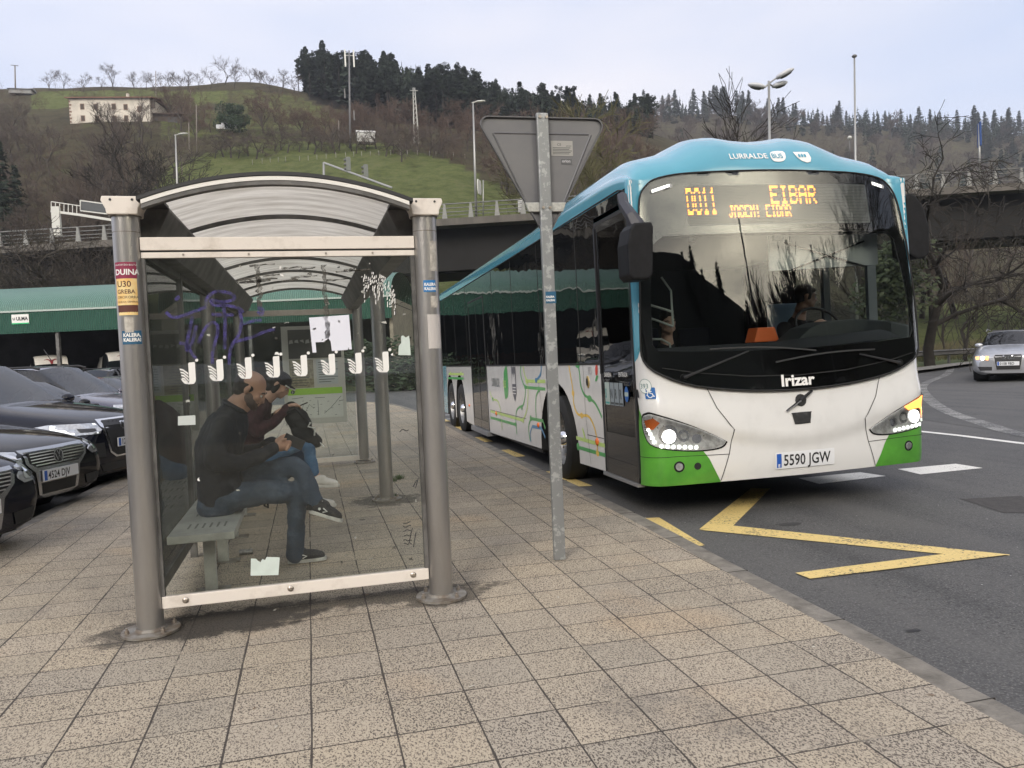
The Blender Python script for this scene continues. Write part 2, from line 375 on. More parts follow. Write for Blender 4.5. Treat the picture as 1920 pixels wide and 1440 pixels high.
    bp = N('ShaderNodeBump'); bp.inputs['Strength'].default_value = .8; bp.inputs['Distance'].default_value = .006; K(h, bp.inputs['Height']); K(bp.outputs[0], b.inputs['Normal'])
    return m
def asphalt_mat(name, base, lightpatch=.5, sc=1.):
    m, n, o = newmat(name); N = n.nodes.new; K = n.links.new
    b = N('ShaderNodeBsdfPrincipled'); K(b.outputs[0], o.inputs[0]); b.inputs['Roughness'].default_value = .75
    t = N('ShaderNodeTexCoord')
    def noise_(scale, detail=3, rough=.5, dist=0.):
        q = N('ShaderNodeTexNoise'); q.inputs['Scale'].default_value = scale; q.inputs['Detail'].default_value = detail; q.inputs['Roughness'].default_value = rough; q.inputs['Distortion'].default_value = dist
        K(t.outputs['Object'], q.inputs['Vector']); return q.outputs[0]
    def rng(x, a, bb, c=0., d=1.):
        q = N('ShaderNodeMapRange'); q.inputs[1].default_value = a; q.inputs[2].default_value = bb; q.inputs[3].default_value = c; q.inputs[4].default_value = d; K(x, q.inputs[0]); return q.outputs[0]
    def mixc(f, a, bb):
        q = N('ShaderNodeMix'); q.data_type = 'RGBA'
        for i, x in ((0, f), (6, a), (7, bb)):
            if isinstance(x, (tuple, float, int)): q.inputs[i].default_value = x if isinstance(x, (float, int)) else (*x, 1)
            else: K(x, q.inputs[i])
        return q.outputs[2]
    k = base
    c = mixc(rng(noise_(.5, 5, .6), .35, .65), (k*.82, k*.83, k*.86), (k*1.25, k*1.24, k*1.22))
    c = mixc(rng(noise_(85, 2, .6), .52, .70), c, (k*2.8, k*2.7, k*2.55))
    c = mixc(rng(noise_(55, 2, .6), .34, .46, .85, 0), c, (k*.35, k*.35, k*.35))
    c = mixc(rng(noise_(2.4, 6, .72, .5), .62, .74, 0, .6), c, (k*.35, k*.34, k*.34))
    mt = N('ShaderNodeMapping'); mt.inputs['Scale'].default_value = (1.6, .10, 1); mt.inputs['Rotation'].default_value = (0, 0, -.06); K(t.outputs['Object'], mt.inputs[0]); qt = N('ShaderNodeTexNoise'); qt.inputs['Scale'].default_value = 1.1; qt.inputs['Detail'].default_value = 4; K(mt.outputs[0], qt.inputs['Vector'])
    c = mixc(rng(qt.outputs[0], .45, .68, 0, .55), c, (k*1.7, k*1.65, k*1.6)); c = mixc(rng(qt.outputs[0], .44, .28, 0, .45), c, (k*.45, k*.45, k*.45))
    vo = N('ShaderNodeTexVoronoi'); vo.inputs['Scale'].default_value = 13; K(t.outputs['Object'], vo.inputs['Vector'])
    sp_c = N('ShaderNodeSeparateColor'); K(vo.outputs['Color'], sp_c.inputs[0]); th = rng(sp_c.outputs[0], .75, 1., 0., .085)
    q = N('ShaderNodeMath'); q.operation = 'LESS_THAN'; K(vo.outputs['Distance'], q.inputs[0]); K(th, q.inputs[1])
    c = mixc(q.outputs[0], c, (k*6, k*6, k*5.8))
    K(c, b.inputs['Base Color'])
    bp = N('ShaderNodeBump'); bp.inputs['Strength'].default_value = .6; bp.inputs['Distance'].default_value = .004; K(noise_(120, 3, .6), bp.inputs['Height']); K(bp.outputs[0], b.inputs['Normal'])
    return m
def paint_mat(name, col, wear=.56):
    m = mat(name, col, .6, var=.1, vs=60); n = m.node_tree
    # worn away to asphalt in spots
    b = [x for x in n.nodes if x.type == 'BSDF_PRINCIPLED'][0]; t = n.nodes.new('ShaderNodeTexCoord')
    q = n.nodes.new('ShaderNodeTexNoise'); q.inputs['Scale'].default_value = 38; q.inputs['Detail'].default_value = 8; q.inputs['Roughness'].default_value = .75; n.links.new(t.outputs['Object'], q.inputs['Vector'])
    q2 = n.nodes.new('ShaderNodeTexNoise'); q2.inputs['Scale'].default_value = 2.2; q2.inputs['Detail'].default_value = 3; n.links.new(t.outputs['Object'], q2.inputs['Vector'])
    ad = n.nodes.new('ShaderNodeMath'); ad.operation = 'MULTIPLY_ADD'; ad.inputs[1].default_value = .35; n.links.new(q2.outputs[0], ad.inputs[0]); n.links.new(q.outputs[0], ad.inputs[2])
    r = n.nodes.new('ShaderNodeMapRange'); r.inputs[1].default_value = wear+.17; r.inputs[2].default_value = wear+.23; n.links.new(ad.outputs[0], r.inputs[0])
    mx = n.nodes.new('ShaderNodeMix'); mx.data_type = 'RGBA'; mx.inputs[7].default_value = (.06, .06, .06, 1)
    src = b.inputs['Base Color'].links[0].from_socket; n.links.new(src, mx.inputs[6]); n.links.new(r.outputs[0], mx.inputs[0]); n.links.new(mx.outputs[2], b.inputs['Base Color'])
    return m
M_pave = pave_mat(); M_asph = asphalt_mat('asphalt', .068); M_asph2 = asphalt_mat('asphalt_old', .075)
M_kerb = mat('kerb_concrete', (.235, .215, .185), .85, col2=(.11, .10, .085), vs=5, lo=.4, hi=.68, bump=.6, bs=60)
M_yel = paint_mat('yellow_paint', (.74, .56, .22)); M_whi = paint_mat('white_paint', (.78, .77, .73), .6); M_whold = paint_mat('old_white_paint', (.33, .325, .31), .46)

RKERB = [(2.44, -6), (2.46, 0), (2.49, 2.4), (2.54, 3.3), (2.575, 4.8), (2.63, 6.3), (2.66, 9.5), (2.74, 12.5), (2.83, 15.4), (3.0, 19.5), (3.02, 23), (2.9, 26.5), (2.6, 29), (1.9, 30.8), (.8, 31.6), (-2, 32)]
RK = smoothpoly(RKERB, 4, False)
LKX = [(-6, -2.95), (6, -2.86), (8, -2.80), (9, -2.70), (12, -2.64), (20, -2.62), (33, -2.6)]
def lkx(y): return interp(y, [a for a, b in LKX], [b for a, b in LKX])
rk_side = [p for p in RK if p[1] <= 32]
def rkx(y):
    ys = [p[1] for p in RK[:57]]; return interp(y, [p[1] for p in RKERB[:13]], [p[0] for p in RKERB[:13]])
g = G()
ys = [i*.5 for i in range(-12, 65)]
def pav(u, v):
    y = -6+u*38; xr = rkx(y) if y < 29 else interp(y, [29, 30.8, 31.6, 32], [2.6, 1.9, .8, -2.6]); xl = lkx(y)
    x = lerp(xl, xr, v); return (x, y, gz(0, y))
g.grid(pav, 76, 8)
struct(g.build('pavement', M_pave))
def kerb(path, name, w, side, h=.15, seg=1.0):
    """granite-grey kerb: a row of stones with small gaps, one sheet of structure"""
    g = G(); acc = 0
    for i in range(len(path)-1):
        a, b = Vector(path[i]), Vector(path[i+1]); d = (b-a)
        if d.length < 1e-4: continue
        n = Vector((d.y, -d.x)).normalized()*side
        zs = [gz(0, a.y), gz(0, b.y)]; r = .018
        prof = [(0, -h), (0, .0), (w-r, .0), (w-r*.3, -r*.3), (w, -r), (w+.004, -h)]
        vs = []
        for p, z in ((a, zs[0]), (b, zs[1])):
            for o, hh in prof: q = p+n*o; vs.append((q.x, q.y, z+hh-.003))
        k = len(prof); g.add(vs, [(j, j+1, k+j+1, k+j) for j in range(k-1)])
    return struct(g.build(name, M_kerb, auto=50, fix=False))
kerb(RK, 'kerb_right', .155, 1)
kerb([(lkx(y), y) for y in range(-6, 33)][::-1], 'kerb_left', .16, 1)
# kerb joints, road
g = G()
for y in [0.6+i*1.0 for i in range(0, 22)]:
    x = rkx(y); g.box2((x+.002, y-.003, gz(0, y)-.02), (x+.150, y+.004, gz(0, y)-.0018))
struct(g.build('kerb_joints', mat('joint_dark', (.035, .03, .026), .9)))
g = G()
def rd(u, v): x = -75+u*165; y = -60+v*120; return (x, y, gz(x, y)+ROAD)
g.grid(rd, 82, 60); struct(g.build('road', M_asph))
def sheet(poly, m, name, z=.004, step=.6, parent=None):
    g = G(); g.patch(poly, lambda x, y: (x, y, gz(x, y)+ROAD+z), step); return struct(g.build(name, m))
# bus-bay zigzag: one continuous bent band
def band(pts, w, name, m, z=.004, smooth=False):
    g = G(); ribbon(g, pts, w, lambda x, y: (x, y, gz(x, y)+ROAD+z)); return struct(g.build(name, m))
def gp(px, py, o=ROAD):
    """point of the road seen at a pixel of the photograph"""
    z = 0
    for i in range(30):
        d = ray(px, py); t = (z+o-EYE)/d.z; p = Vector((0, 0, EYE))+d*t; z = .5*z+.5*gz(p.x, p.y)
    return (p.x, p.y)
def quadpx(pts, m, name, z=.004): return sheet([gp(*p) for p in pts], m, name, z)
quadpx([(1188, 973), (1236, 971), (1322, 1023), (1280, 1030)], M_yel, 'yellow_edge_mark')
sheet([(2.86, 8.55), (3.08, 8.5), (3.06, 9.9), (2.88, 9.9)], M_yel, 'yellow_edge_mark')
for y in (12.2, 14.7, 17.6, 20.4): x = rkx(y)+.22; sheet([(x, y-.55), (x+.2, y-.55), (x+.2, y+.5), (x, y+.5)], M_yel, 'yellow_edge_mark')
quadpx([(1311, 993), (1408, 916), (1445, 916), (1373, 988)], M_yel, 'yellow_zigzag_mark')
quadpx([(1311, 994.5), (1373, 986.5), (1893, 1041.2), (1893, 1042.5), (1783, 1041.5)], M_yel, 'yellow_zigzag_mark', .006)
quadpx([(1790, 1037.8), (1889, 1042), (1519, 1087), (1491, 1076)], M_yel, 'yellow_zigzag_mark', .008)
for q in ([(1497, 897), (1613, 886), (1661, 893), (1536, 908)], [(1683, 880), (1792, 870), (1843, 878), (1726, 890)], [(1858, 863), (1960, 854), (2010, 861), (1902, 872)], [(1985, 852), (2080, 843), (2130, 850), (2040, 860)]):
    quadpx(q, M_whi, 'white_lane_dash')
band([gp(1640, 800), gp(1725, 809), gp(1800, 817), gp(1920, 832), gp(2100, 855)], .13, 'white_edge_line', M_whi)
band(smoothpoly([(27, 28.5), (25.2, 26.6), (22.3, 23.8), (19.2, 21.2), (16.9, 18.9), (14.1, 15.5), (12.25, 13.0), (11.0, 10.9), (10.2, 9.4), (9.6, 7)], 5, False), .27, 'curved_edge_line', M_whold, .0045)
sheet([(11.7, 13.3), (10.9, 12.2), (10.4, 10.2), (10.6, 10.1), (11.3, 11.4), (12.3, 13.4), (14.1, 15.9), (13.7, 16.4)], asphalt_mat('grit', .06), 'gritty_verge', .0035)
for a, b in (((3.3, 22.4), (5.4, 22.0)), ((3.3, 20.7), (6, 20.0)), ((3.2, 24.2), (4.9, 26.8))): band([a, b], .12, 'white_bay_line', M_whi)
quadpx([(1800, 936), (1915, 930), (1965, 962), (1880, 962)], mat('patch_asphalt', (.056, .052, .05), .8, var=.3, vs=20, bump=.5, bs=90), 'asphalt_patch', .003)
M_stain = mat('oil_stain', (.022, .022, .024), .55, var=.4, vs=30)
for (x, y, rx, ry) in ((3.05, 3.5, .045, .024), (3.9, 5.9, .13, .06)):
    random.seed(int(x*100)); sheet([(x+rx*math.cos(t*.5)*random.uniform(.7, 1.15), y+ry*math.sin(t*.5)*random.uniform(.7, 1.15)) for t in range(12)], M_stain if rx < .1 else mat('asphalt_dark_patch', (.046, .046, .047), .7, var=.3, vs=40), 'oil_stain', .0028)
# ------------------------------------------------------------------ bus shelter
M_post = mat('painted_post', (.40, .385, .37), .32, metal=.75, col2=(.29, .275, .26), vs=2.5, lo=.45, hi=.75, bump=.15, bs=120, stretch=(1, 1, .25))
M_cream = mat('cream_frame', (.74, .68, .62), .42, col2=(.52, .46, .40), vs=7, lo=.52, hi=.80)
M_bench = mat('bench_steel', (.40, .405, .375), .45, col2=(.31, .315, .29), vs=6)
M_alu = mat('alu_strip', (.80, .78, .74), .35)
M_dark = mat('dark_trim', (.03, .03, .032), .55)
M_dgrey = mat('dark_grey_beam', (.16, .155, .15), .5, metal=.3, col2=(.08, .078, .075), vs=4)
M_bolt = mat('steel_bolt', (.42, .37, .32), .35, metal=.8)
M_flange = mat('flange_steel', (.28, .265, .24), .6, metal=.4, col2=(.16, .13, .10), vs=12)
M_glass = glassmat('shelter_glass', (.955, .97, .96), 1.34, dirt=.07, dcol=(.33, .34, .31), dscale=2.6, dlo=.5, dhi=.8)
M_glass2 = glassmat('shelter_back_glass', (.90, .925, .915), 1.18, dirt=.11, dcol=(.26, .28, .26), dscale=3.3, dlo=.4, dhi=.75)
M_poly = None
def polymat():
    m, n, o = newmat('roof_sheet'); N = n.nodes.new; K = n.links.new
    t = N('ShaderNodeTexCoord'); mpp = N('ShaderNodeMapping'); mpp.inputs['Scale'].default_value = (1.2, 6, 1); K(t.outputs['Object'], mpp.inputs[0])
    q = N('ShaderNodeTexNoise'); q.inputs['Scale'].default_value = 1.6; q.inputs['Detail'].default_value = 7; q.inputs['Roughness'].default_value = .65; K(mpp.outputs[0], q.inputs['Vector'])
    r = N('ShaderNodeValToRGB'); r.color_ramp.elements[0].position = .38; r.color_ramp.elements[1].position = .66
    r.color_ramp.elements[0].color = (.78, .745, .675, 1); r.color_ramp.elements[1].color = (.50, .46, .40, 1); K(q.outputs[0], r.inputs[0])
    d = N('ShaderNodeBsdfDiffuse'); tl = N('ShaderNodeBsdfTranslucent'); mx = N('ShaderNodeMixShader'); mx.inputs[0].default_value = .55
    K(r.outputs[0], d.inputs[0]); K(r.outputs[0], tl.inputs[0]); K(d.outputs[0], mx.inputs[1]); K(tl.outputs[0], mx.inputs[2]); K(mx.outputs[0], o.inputs[0]); return m
M_poly = polymat()
SX0, SX1, SY = -.94, .72, 4.79; SHY = [4.79, 8.3, 11.75]
sh = tag(empty('bus_shelter', (0, SY, 0)), 'grey steel and glass bus shelter with a curved roof standing on the tiled pavement', 'bus shelter')
def sh_post(x, y):
    g = G(); g.cyl((x, y-SY, .012), .072, 2.32, 32); p = g.build('post', M_post, sh, auto=40)
    g = G(); g.lathe([(.0, .004), (.155, .004), (.155, .018), (.075, .020), (.0, .020)], (x, y-SY, gz(0, y)), 32); g.lathe([(.071, .02), (.086, .02), (.074, .034)], (x, y-SY, gz(0, y)), 32)
    f = g.build('base_flange', M_flange, p, auto=40)
    for a in (.4, 2.3, 3.5, 5.4):
        g = G(); g.cyl((x+.125*math.cos(a), y-SY+.125*math.sin(a), gz(0, y)+.018), .013, .02, 6); g.cyl((x+.125*math.cos(a), y-SY+.125*math.sin(a), gz(0, y)+.035), .007, .014, 8); g.build('bolt', M_bolt, f)
    g = G(); s = 1
    g.prism([(-.078, 0), (.078, 0), (.082, .03), (.104, .075), (.098, .098), (-.098, .098), (-.104, .075), (-.082, .03)], -.085, .085, lambda a, b, c: (x+a, y-SY+c, 2.332+b))
    cp = g.build('cap', M_cream, p, bevel=.006)
    for zc, rc, hc_ in ((2.327, .083, .006), (2.24, .0735, .004)): g = G(); g.cyl((x, y-SY, zc), rc, hc_, 32); g.build('collar', M_flange, p, auto=40)
    for sx in (-.055, .055): g = G(); g.cyl((x+sx, y-SY-.088, 2.41), .007, .004, 8, axis='Y'); g.build('cap_screw', M_dark, cp)
    return p
posts = {(x, y): sh_post(x, y) for y in SHY for x in (SX0, SX1)}
# roof: a shallow vault of sheets on bent ribs
XL, XR = -.83, .615; XM = (XL+XR)/2; HW = (XR-XL)/2; YF, YB = 4.66, 12.0
def vault(t, off=0.):   # t -1..1
    return XM+HW*t, 2.385+.135*(1-t*t)+off
g = G(); g.grid(lambda u, v: (lambda q: (q[0], YF-SY+(YB-YF)*v, q[1]))(vault(u*2-1, .012)), 28, 30); roof = g.build('roof_sheet', M_poly, sh, smooth=True)
def archbar(y0, y1, z0, z1, m, name, t0=-1., t1=1., par=None):
    g = G(); n = 28; vs = []
    for i in range(n+1):
        x, z = vault(t0+(t1-t0)*i/n)
        vs += [(x, y0-SY, z+z0), (x, y1-SY, z+z0), (x, y1-SY, z+z1), (x, y0-SY, z+z1)]
    fs = [(i*4+k, i*4+(k+1) % 4, i*4+4+(k+1) % 4, i*4+4+k) for i in range(n) for k in range(4)]+[(0, 1, 2, 3), (n*4+3, n*4+2, n*4+1, n*4)]
    return g.add(vs, fs).build(name, m, par or sh, auto=35)
archbar(YF-.03, YF+.03, -.010, .012, M_alu, 'roof_edge_strip'); archbar(YF-.026, YF+.03, -.034, -.0105, M_dgrey, 'roof_edge_rib'); archbar(YF-.035, YF+.05, .016, .036, M_dark, 'roof_edge_seal', -1.03, 1.03); archbar(YF+.031, YF+.05, -.03, .009, M_dark, 'roof_edge_gasket')
for k in range(1, 7):
    y = 4.66+1.17*k; archbar(y-.018, y+.018, -.018, .008, M_dgrey, 'roof_rib')
# side gutters with sloped dark inner faces
for s in (-1, 1):
    x0 = XL if s < 0 else XR; xe = SX0 if s < 0 else SX1; g = G()
    prof = [(x0+.0*s, 2.415), (xe, 2.40), (xe, 2.20), (x0-.01*s, 2.20), (x0-.10*s, 2.385), (x0-.10*s, 2.405)]
    n = len(prof); vs = [(x, y, z) for y in (4.90-SY, YB-SY) for x, z in prof]
    g.add(vs, [(i, (i+1) % n, (i+1) % n+n, i+n) for i in range(n)]+[tuple(range(n)), tuple(range(n, 2*n))[::-1]]); g.build('gutter_beam', M_dgrey, sh, fix=True, bevel=.004)
    g = G(); g.box2((x0-.1*s, YF-SY, 2.395), (x0+.015*s, 4.9-SY, 2.412)); g.build('gutter_lip', M_dark, sh)
# front end frame
g = G(); g.box2((SX0+.07, -.03, 2.142), (SX1-.07, .03, 2.215)); b1 = g.build('end_beam', M_cream, sh, bevel=.004)
g = G(); g.box2((SX0+.07, -.022, 2.100), (SX1-.07, .014, 2.132)); b2 = g.build('glazing_strip', M_cream, sh, bevel=.003)
g = G(); g.box2((SX0+.07, -.018, 2.1325), (SX1-.07, .012, 2.1415)); g.build('glazing_gap', M_dark, sh)
for x in (-.65, -.3, .13, .40):
    g = G(); g.cyl((x, -.0265, 2.117), .006, .005, 10, axis='Y'); g.build('screw', M_bolt, b2)
g = G(); g.box2((SX0+.07, -.024, .128), (SX1-.075, .016, .196)); rail = g.build('bottom_rail', M_cream, sh, bevel=.004)
for x in (-.745, -.17, .55):
    g = G(); g.lathe([(0, -.032), (.009, -.032), (.017, -.026), (.019, -.024)], (x, 0, .165), 14, axis='Y'); g.cyl((x, -.039, .165), .008, .008, 6, axis='Y'); g.build('rail_bolt', M_bolt, rail, auto=40)
g = G(); g.box2((SX0+.085, -.004, .19), (SX1-.09, .006, 2.105)); pane = g.build('end_pane', M_glass, sh)
for x in (SX0+.075, SX1-.083):
    g = G(); g.box2((x-.012, -.02, .13), (x+.012, .02, 2.10)); g.build('pane_clamp', M_dgrey, sh)
# far end frame with the route board
g = G(); g.box2((SX0+.07, YB-SY-.27, 2.14), (SX1-.07, YB-SY-.21, 2.22)); g.build('end_beam', M_cream, sh, bevel=.004)
g = G(); g.box2((SX0+.07, 6.94, .0), (SX1-.07, 6.98, .07)); g.build('bottom_rail', M_cream, sh, bevel=.004)
g = G(); g.box2((SX0+.085, 6.955, .07), (SX1-.09, 6.965, 2.14)); g.build('end_pane', M_glass2, sh)
# back wall glass behind the bench
for y0, y1 in ((4.79, 8.3), (8.3, 11.75)):
    ym = (y0+y1)/2
    for a, b in ((y0+.09, ym-.02), (ym+.02, y1-.09)):
        g = G(); g.box2((SX0-.005, a-SY, .20), (SX0+.005, b-SY, 2.16)); g.build('back_pane', M_glass2, sh)
    g = G(); g.box2((SX0-.018, y0-SY+.07, .13), (SX0+.018, y1-SY-.07, .20)); g.build('back_rail', M_dgrey, sh)
    g = G(); g.box2((SX0-.02, y0-SY+.07, 2.16), (SX0+.02, y1-SY-.07, 2.21)); g.build('back_rail', M_dgrey, sh)
    g = G(); g.box2((SX0-.025, ym-.022-SY, .0), (SX0+.025, ym+.022-SY, 2.2)); g.build('back_mullion', M_dgrey, sh)
# route board at the far end
M_boardf = mat('board_frame', (.46, .47, .44), .45); M_boardw = mat('board_paper', (.55, .58, .55), .6); M_grn = mat('board_green', (.28, .52, .06), .5)
M_ink = mat('ink', (.06, .07, .07), .6); M_khaki = mat('board_khaki', (.30, .28, .19), .6, var=.4, vs=20); M_bdark = mat('board_dark', (.07, .075, .075), .5)
bx0, bx1, by = -.36, .50, 6.86
g = G(); g.box2((bx0, by, .58), (bx1, by+.06, 1.98)); board = g.build('route_board', M_boardf, sh, bevel=.006)
g = G(); g.box2((bx0+.09, by-.006, 1.52), (bx1-.04, by, 1.93)); hd = g.build('board_header', M_bdark, board)
g = G(); text(g, 'WE', .17, lambda x, y: (.10+x, by-.008, 1.66+y), bold=.003); g.build('scrawl', M_ink, board)
g = G()
for i in range(7): g.add([(bx0+.1+.075*i, by-.008, 1.73+.02*(i % 3)), (bx0+.16+.075*i, by-.008, 1.74), (bx0+.15+.075*i, by-.008, 1.79), (bx0+.11+.075*i, by-.008, 1.78)], [(0, 1, 2, 3)])
g.build('header_scratches', mat('pale_scratch', (.35, .37, .36), .7), board)
g = G(); g.box2((bx0+.09, by-.006, 1.10), (bx0+.42, by, 1.50)); g.build('timetable_sheet', M_khaki, board)
g = G(); g.box2((bx0+.46, by-.006, 1.14), (bx1-.10, by, 1.50)); g.build('timetable_sheet', mat('board_pale', (.42, .47, .48), .6), board)
g = G()
for i in range(9): g.box2((bx0+.49, by-.008, 1.17+.035*i), (bx0+.49+.17+.05*(i % 3), by-.006, 1.178+.035*i)); g.box2((bx0+.12, by-.008, 1.13+.038*i), (bx0+.12+.2+.03*(i % 2), by-.006, 1.139+.038*i))
g.build('timetable_print', M_ink, board)
g = G(); g.box2((bx0+.05, by-.007, 1.00), (bx1-.05, by, 1.09)); gb = g.build('green_band', M_grn, board)
g = G(); g.prism(circ(bx0+.12, 1.045, .028), -.001, .001, lambda x, y, z: (x, by-.009+z, y)); g.build('info_dot', M_ink, gb)
g = G(); text(g, 'i', .05, lambda x, y: (bx0+.113+x, by-.011, 1.028+y), bold=.001); g.build('info_letter', M_boardw, gb)
g = G(); g.box2((bx0+.05, by-.006, .66), (bx1-.05, by, .998)); mp_ = g.build('route_map', M_boardw, board)
g = G(); f3 = lambda x, y: (x, by-.008, y)
for pl in ([(-.2, .74), (-.12, .80), (-.08, .76), (-.02, .86), (.04, .80)], [(-.12, .80), (-.1, .88)], [(.18, .72), (.28, .80), (.40, .93), (.43, .96)], [(-.26, .95), (-.1, .965)], [(.06, .95), (.2, .95)], [(.1, .7), (.1, .92)]): ribbon(g, pl, .006, f3)
for i in range(22): x = -.27+.05*(i % 14); y = .69+.02*((i*7) % 12); g.box2((x, by-.008, y), (x+.028, by-.0065, y+.005))
g.build('map_lines', M_ink, mp_)
# bird-like white decals in a row across the end pane, each with its dot
M_white = mat('white_vinyl', (.80, .79, .77), .5)
fz = -.008
def decal_mesh():
    g = G(); f = lambda x, y, z: (x, fz+z*.001, y)
    g.prism(smoothpoly([(.000, .085), (.004, .092), (.034, .094), (.036, .088)], 1, False)+[(.036, .088), (.036, .0), (.034, -.018), (.024, -.030), (-.004, -.030), (-.002, -.024), (.001, -.010)], -1, 0, f)
    for k in range(4):
        y = .060-.017*k; x1 = -.002; g.prism([(-.047+.003*k, y), (-.030+.002*k, y-.003), (x1, y-.026-.002*k), (x1, y-.037-.002*k), (-.030+.002*k, y-.013), (-.045+.003*k, y-.009)], -1, 0, f)
    g.prism([(-.044, .004), (-.030, -.004), (-.004, -.021), (-.010, -.030), (-.024, -.026), (-.036, -.012)], -1, 0, f)
    g.prism(circ(.046, .104, .009, 14), -1, 0, f); return g.mesh('bird_decal', M_white)
dm = decal_mesh()
for i, (x, z) in enumerate([(-.66, 1.44), (-.51, 1.45), (-.355, 1.455), (-.20, 1.455), (-.045, 1.455), (.115, 1.455), (.27, 1.455), (.43, 1.455)]):
    o = bpy.data.objects.new('bird_decal', dm); COL.objects.link(o); o.parent = pane; o.location = (x, 0, z-.02)
# papers, torn tape and graffiti on the pane
M_paper = mat('paper', (.72, .73, .82), .7); M_paper2 = mat('pale_green_paper', (.60, .68, .64), .7, var=.08, vs=12)
def onpane(poly, m, name, label=None, z=0.): g = G(); g.prism(poly, -1, 0, lambda x, y, zz: (x, fz+zz*.0012+z, y)); return g.build(name, m, pane, label=label)
random.seed(3)
def rag(poly, a=.004):
    o = []
    for i in range(len(poly)):
        p, q = poly[i], poly[(i+1) % len(poly)]
        for k in range(5): t = k/5; o.append((lerp(p[0], q[0], t)+random.uniform(-a, a)*(k > 0), lerp(p[1], q[1], t)+random.uniform(-a, a)*(k > 0)))
    return o
onpane([(.015, 1.745), (.245, 1.755), (.252, 1.55), (.235, 1.55), (.234, 1.565), (.228, 1.548), (.136, 1.545), (.132, 1.60), (.12, 1.62), (.09, 1.60), (.045, 1.60), (.047, 1.54), (.025, 1.54), (.022, 1.60)], M_paper, 'notice_sheet', 'white torn notice stuck near the middle of the pane')
onpane([(.525, 1.505), (.60, 1.50), (.598, 1.585), (.595, 1.62), (.575, 1.608), (.56, 1.622), (.548, 1.618), (.545, 1.575), (.53, 1.56)], M_paper2, 'torn_note', 'small pale green torn note by the right post')
onpane([(-.39, .262), (-.235, .248), (-.222, .352), (-.28, .36), (-.295, .362), (-.305, .345), (-.32, .352), (-.33, .335), (-.345, .345), (-.355, .358), (-.383, .362)], M_paper2, 'torn_sheet', 'pale green torn sheet low on the pane')
onpane([(-.733, 1.16), (-.64, 1.158), (-.638, 1.212), (-.73, 1.212)], mat('faded_label', (.52, .56, .55), .7), 'faded_label')
M_tape = mat('tape_residue', (.50, .50, .46), .7, var=.3, vs=30); M_grime = veilmat('glue_residue', (.10, .095, .085), .4, .6, .8)
for i in range(46):
    x = random.choice([random.uniform(-.8, .6), random.uniform(-.3, .6)]); z = random.uniform(1.5, 2.08) if i < 34 else random.uniform(.25, 1.3); w = random.uniform(.006, .03); h = random.uniform(.004, .018)
    onpane(rag([(x, z), (x+w, z+random.uniform(-.01, .01)), (x+w*.8, z+h), (x+.1*w, z+h*.8)], .003), random.choice([M_tape, M_tape, M_white, M_grime]), 'tape_scrap')
def grimestrokes(paths, w, m, name, label=None):
    g = G()
    for p in paths: ribbon(g, p, w, lambda x, y: (x, fz-.0016, y))
    return g.build(name, m, pane, label=label)
random.seed(8)
# two vertical torn strips and arc-like smears
for cx, z0, z1 in ((-.255, 1.78, 2.06), (.115, 1.62, 2.06)):
    pts = []; z = z0
    while z < z1: pts.append((cx+random.uniform(-.008, .008), z)); z += .018
    onpane([(a-random.uniform(.006, .02), b) for a, b in pts]+[(a+random.uniform(.006, .02), b) for a, b in pts[::-1]], M_grime, 'tape_residue')
for k in range(14):
    x = random.uniform(-.5, .3); z = random.uniform(1.93, 2.07); l = random.uniform(.05, .2)
    onpane(rag([(x, z), (x+l, z+.012), (x+l, z+.02), (x, z+.012)], .004), M_grime, 'tape_residue')
# shredded poster top right
for k in range(26):
    x = .33+k*.0075+random.uniform(-.002, .002); z1 = 1.99-.0012*(k-8)**2*.3+random.uniform(-.02, .02); z0 = z1-random.uniform(.05, .17)
    zz = z1
    while zz > z0:
        h = random.uniform(.01, .035); onpane([(x, zz-h), (x+.005, zz-h+.004), (x+.006, zz), (x+.002, zz)], M_white if random.random() < .75 else M_dark, 'poster_shred'); zz -= h+random.uniform(.002, .018)
M_purple = veilmat('purple_marker', (.085, .075, .22), .4, .62, .85)
gs = [[(-.76, 1.80), (-.735, 1.775), (-.70, 1.77), (-.62, 1.795), (-.545, 1.825)], [(-.545, 1.83), (-.54, 1.87), (-.50, 1.905), (-.44, 1.905), (-.395, 1.885), (-.40, 1.86), (-.46, 1.85), (-.52, 1.86), (-.50, 1.83), (-.44, 1.83), (-.37, 1.81), (-.35, 1.785)],
      [(-.62, 1.775), (-.64, 1.70), (-.66, 1.62), (-.665, 1.58), (-.63, 1.63), (-.61, 1.70), (-.605, 1.72)], [(-.70, 1.625), (-.66, 1.61), (-.64, 1.57), (-.615, 1.53)], [(-.60, 1.62), (-.56, 1.70), (-.515, 1.735), (-.49, 1.70), (-.51, 1.62), (-.53, 1.55), (-.53, 1.50)],
      [(-.455, 1.85), (-.45, 1.75), (-.455, 1.66), (-.46, 1.58)], [(-.52, 1.78), (-.45, 1.775), (-.40, 1.775)], [(-.37, 1.80), (-.36, 1.74), (-.38, 1.66), (-.42, 1.60), (-.435, 1.55), (-.44, 1.49)], [(-.36, 1.72), (-.30, 1.735), (-.25, 1.74)], [(-.40, 1.62), (-.32, 1.64), (-.24, 1.67), (-.18, 1.685)],
      [(-.27, 1.79), (-.25, 1.77), (-.24, 1.80), (-.27, 1.81)], [(-.71, 1.87), (-.69, 1.875), (-.695, 1.89)]]
grimestrokes([smoothpoly(p, 4, False) for p in gs], .018, M_purple, 'purple_graffiti', 'purple sprayed scribble on the upper left of the pane')
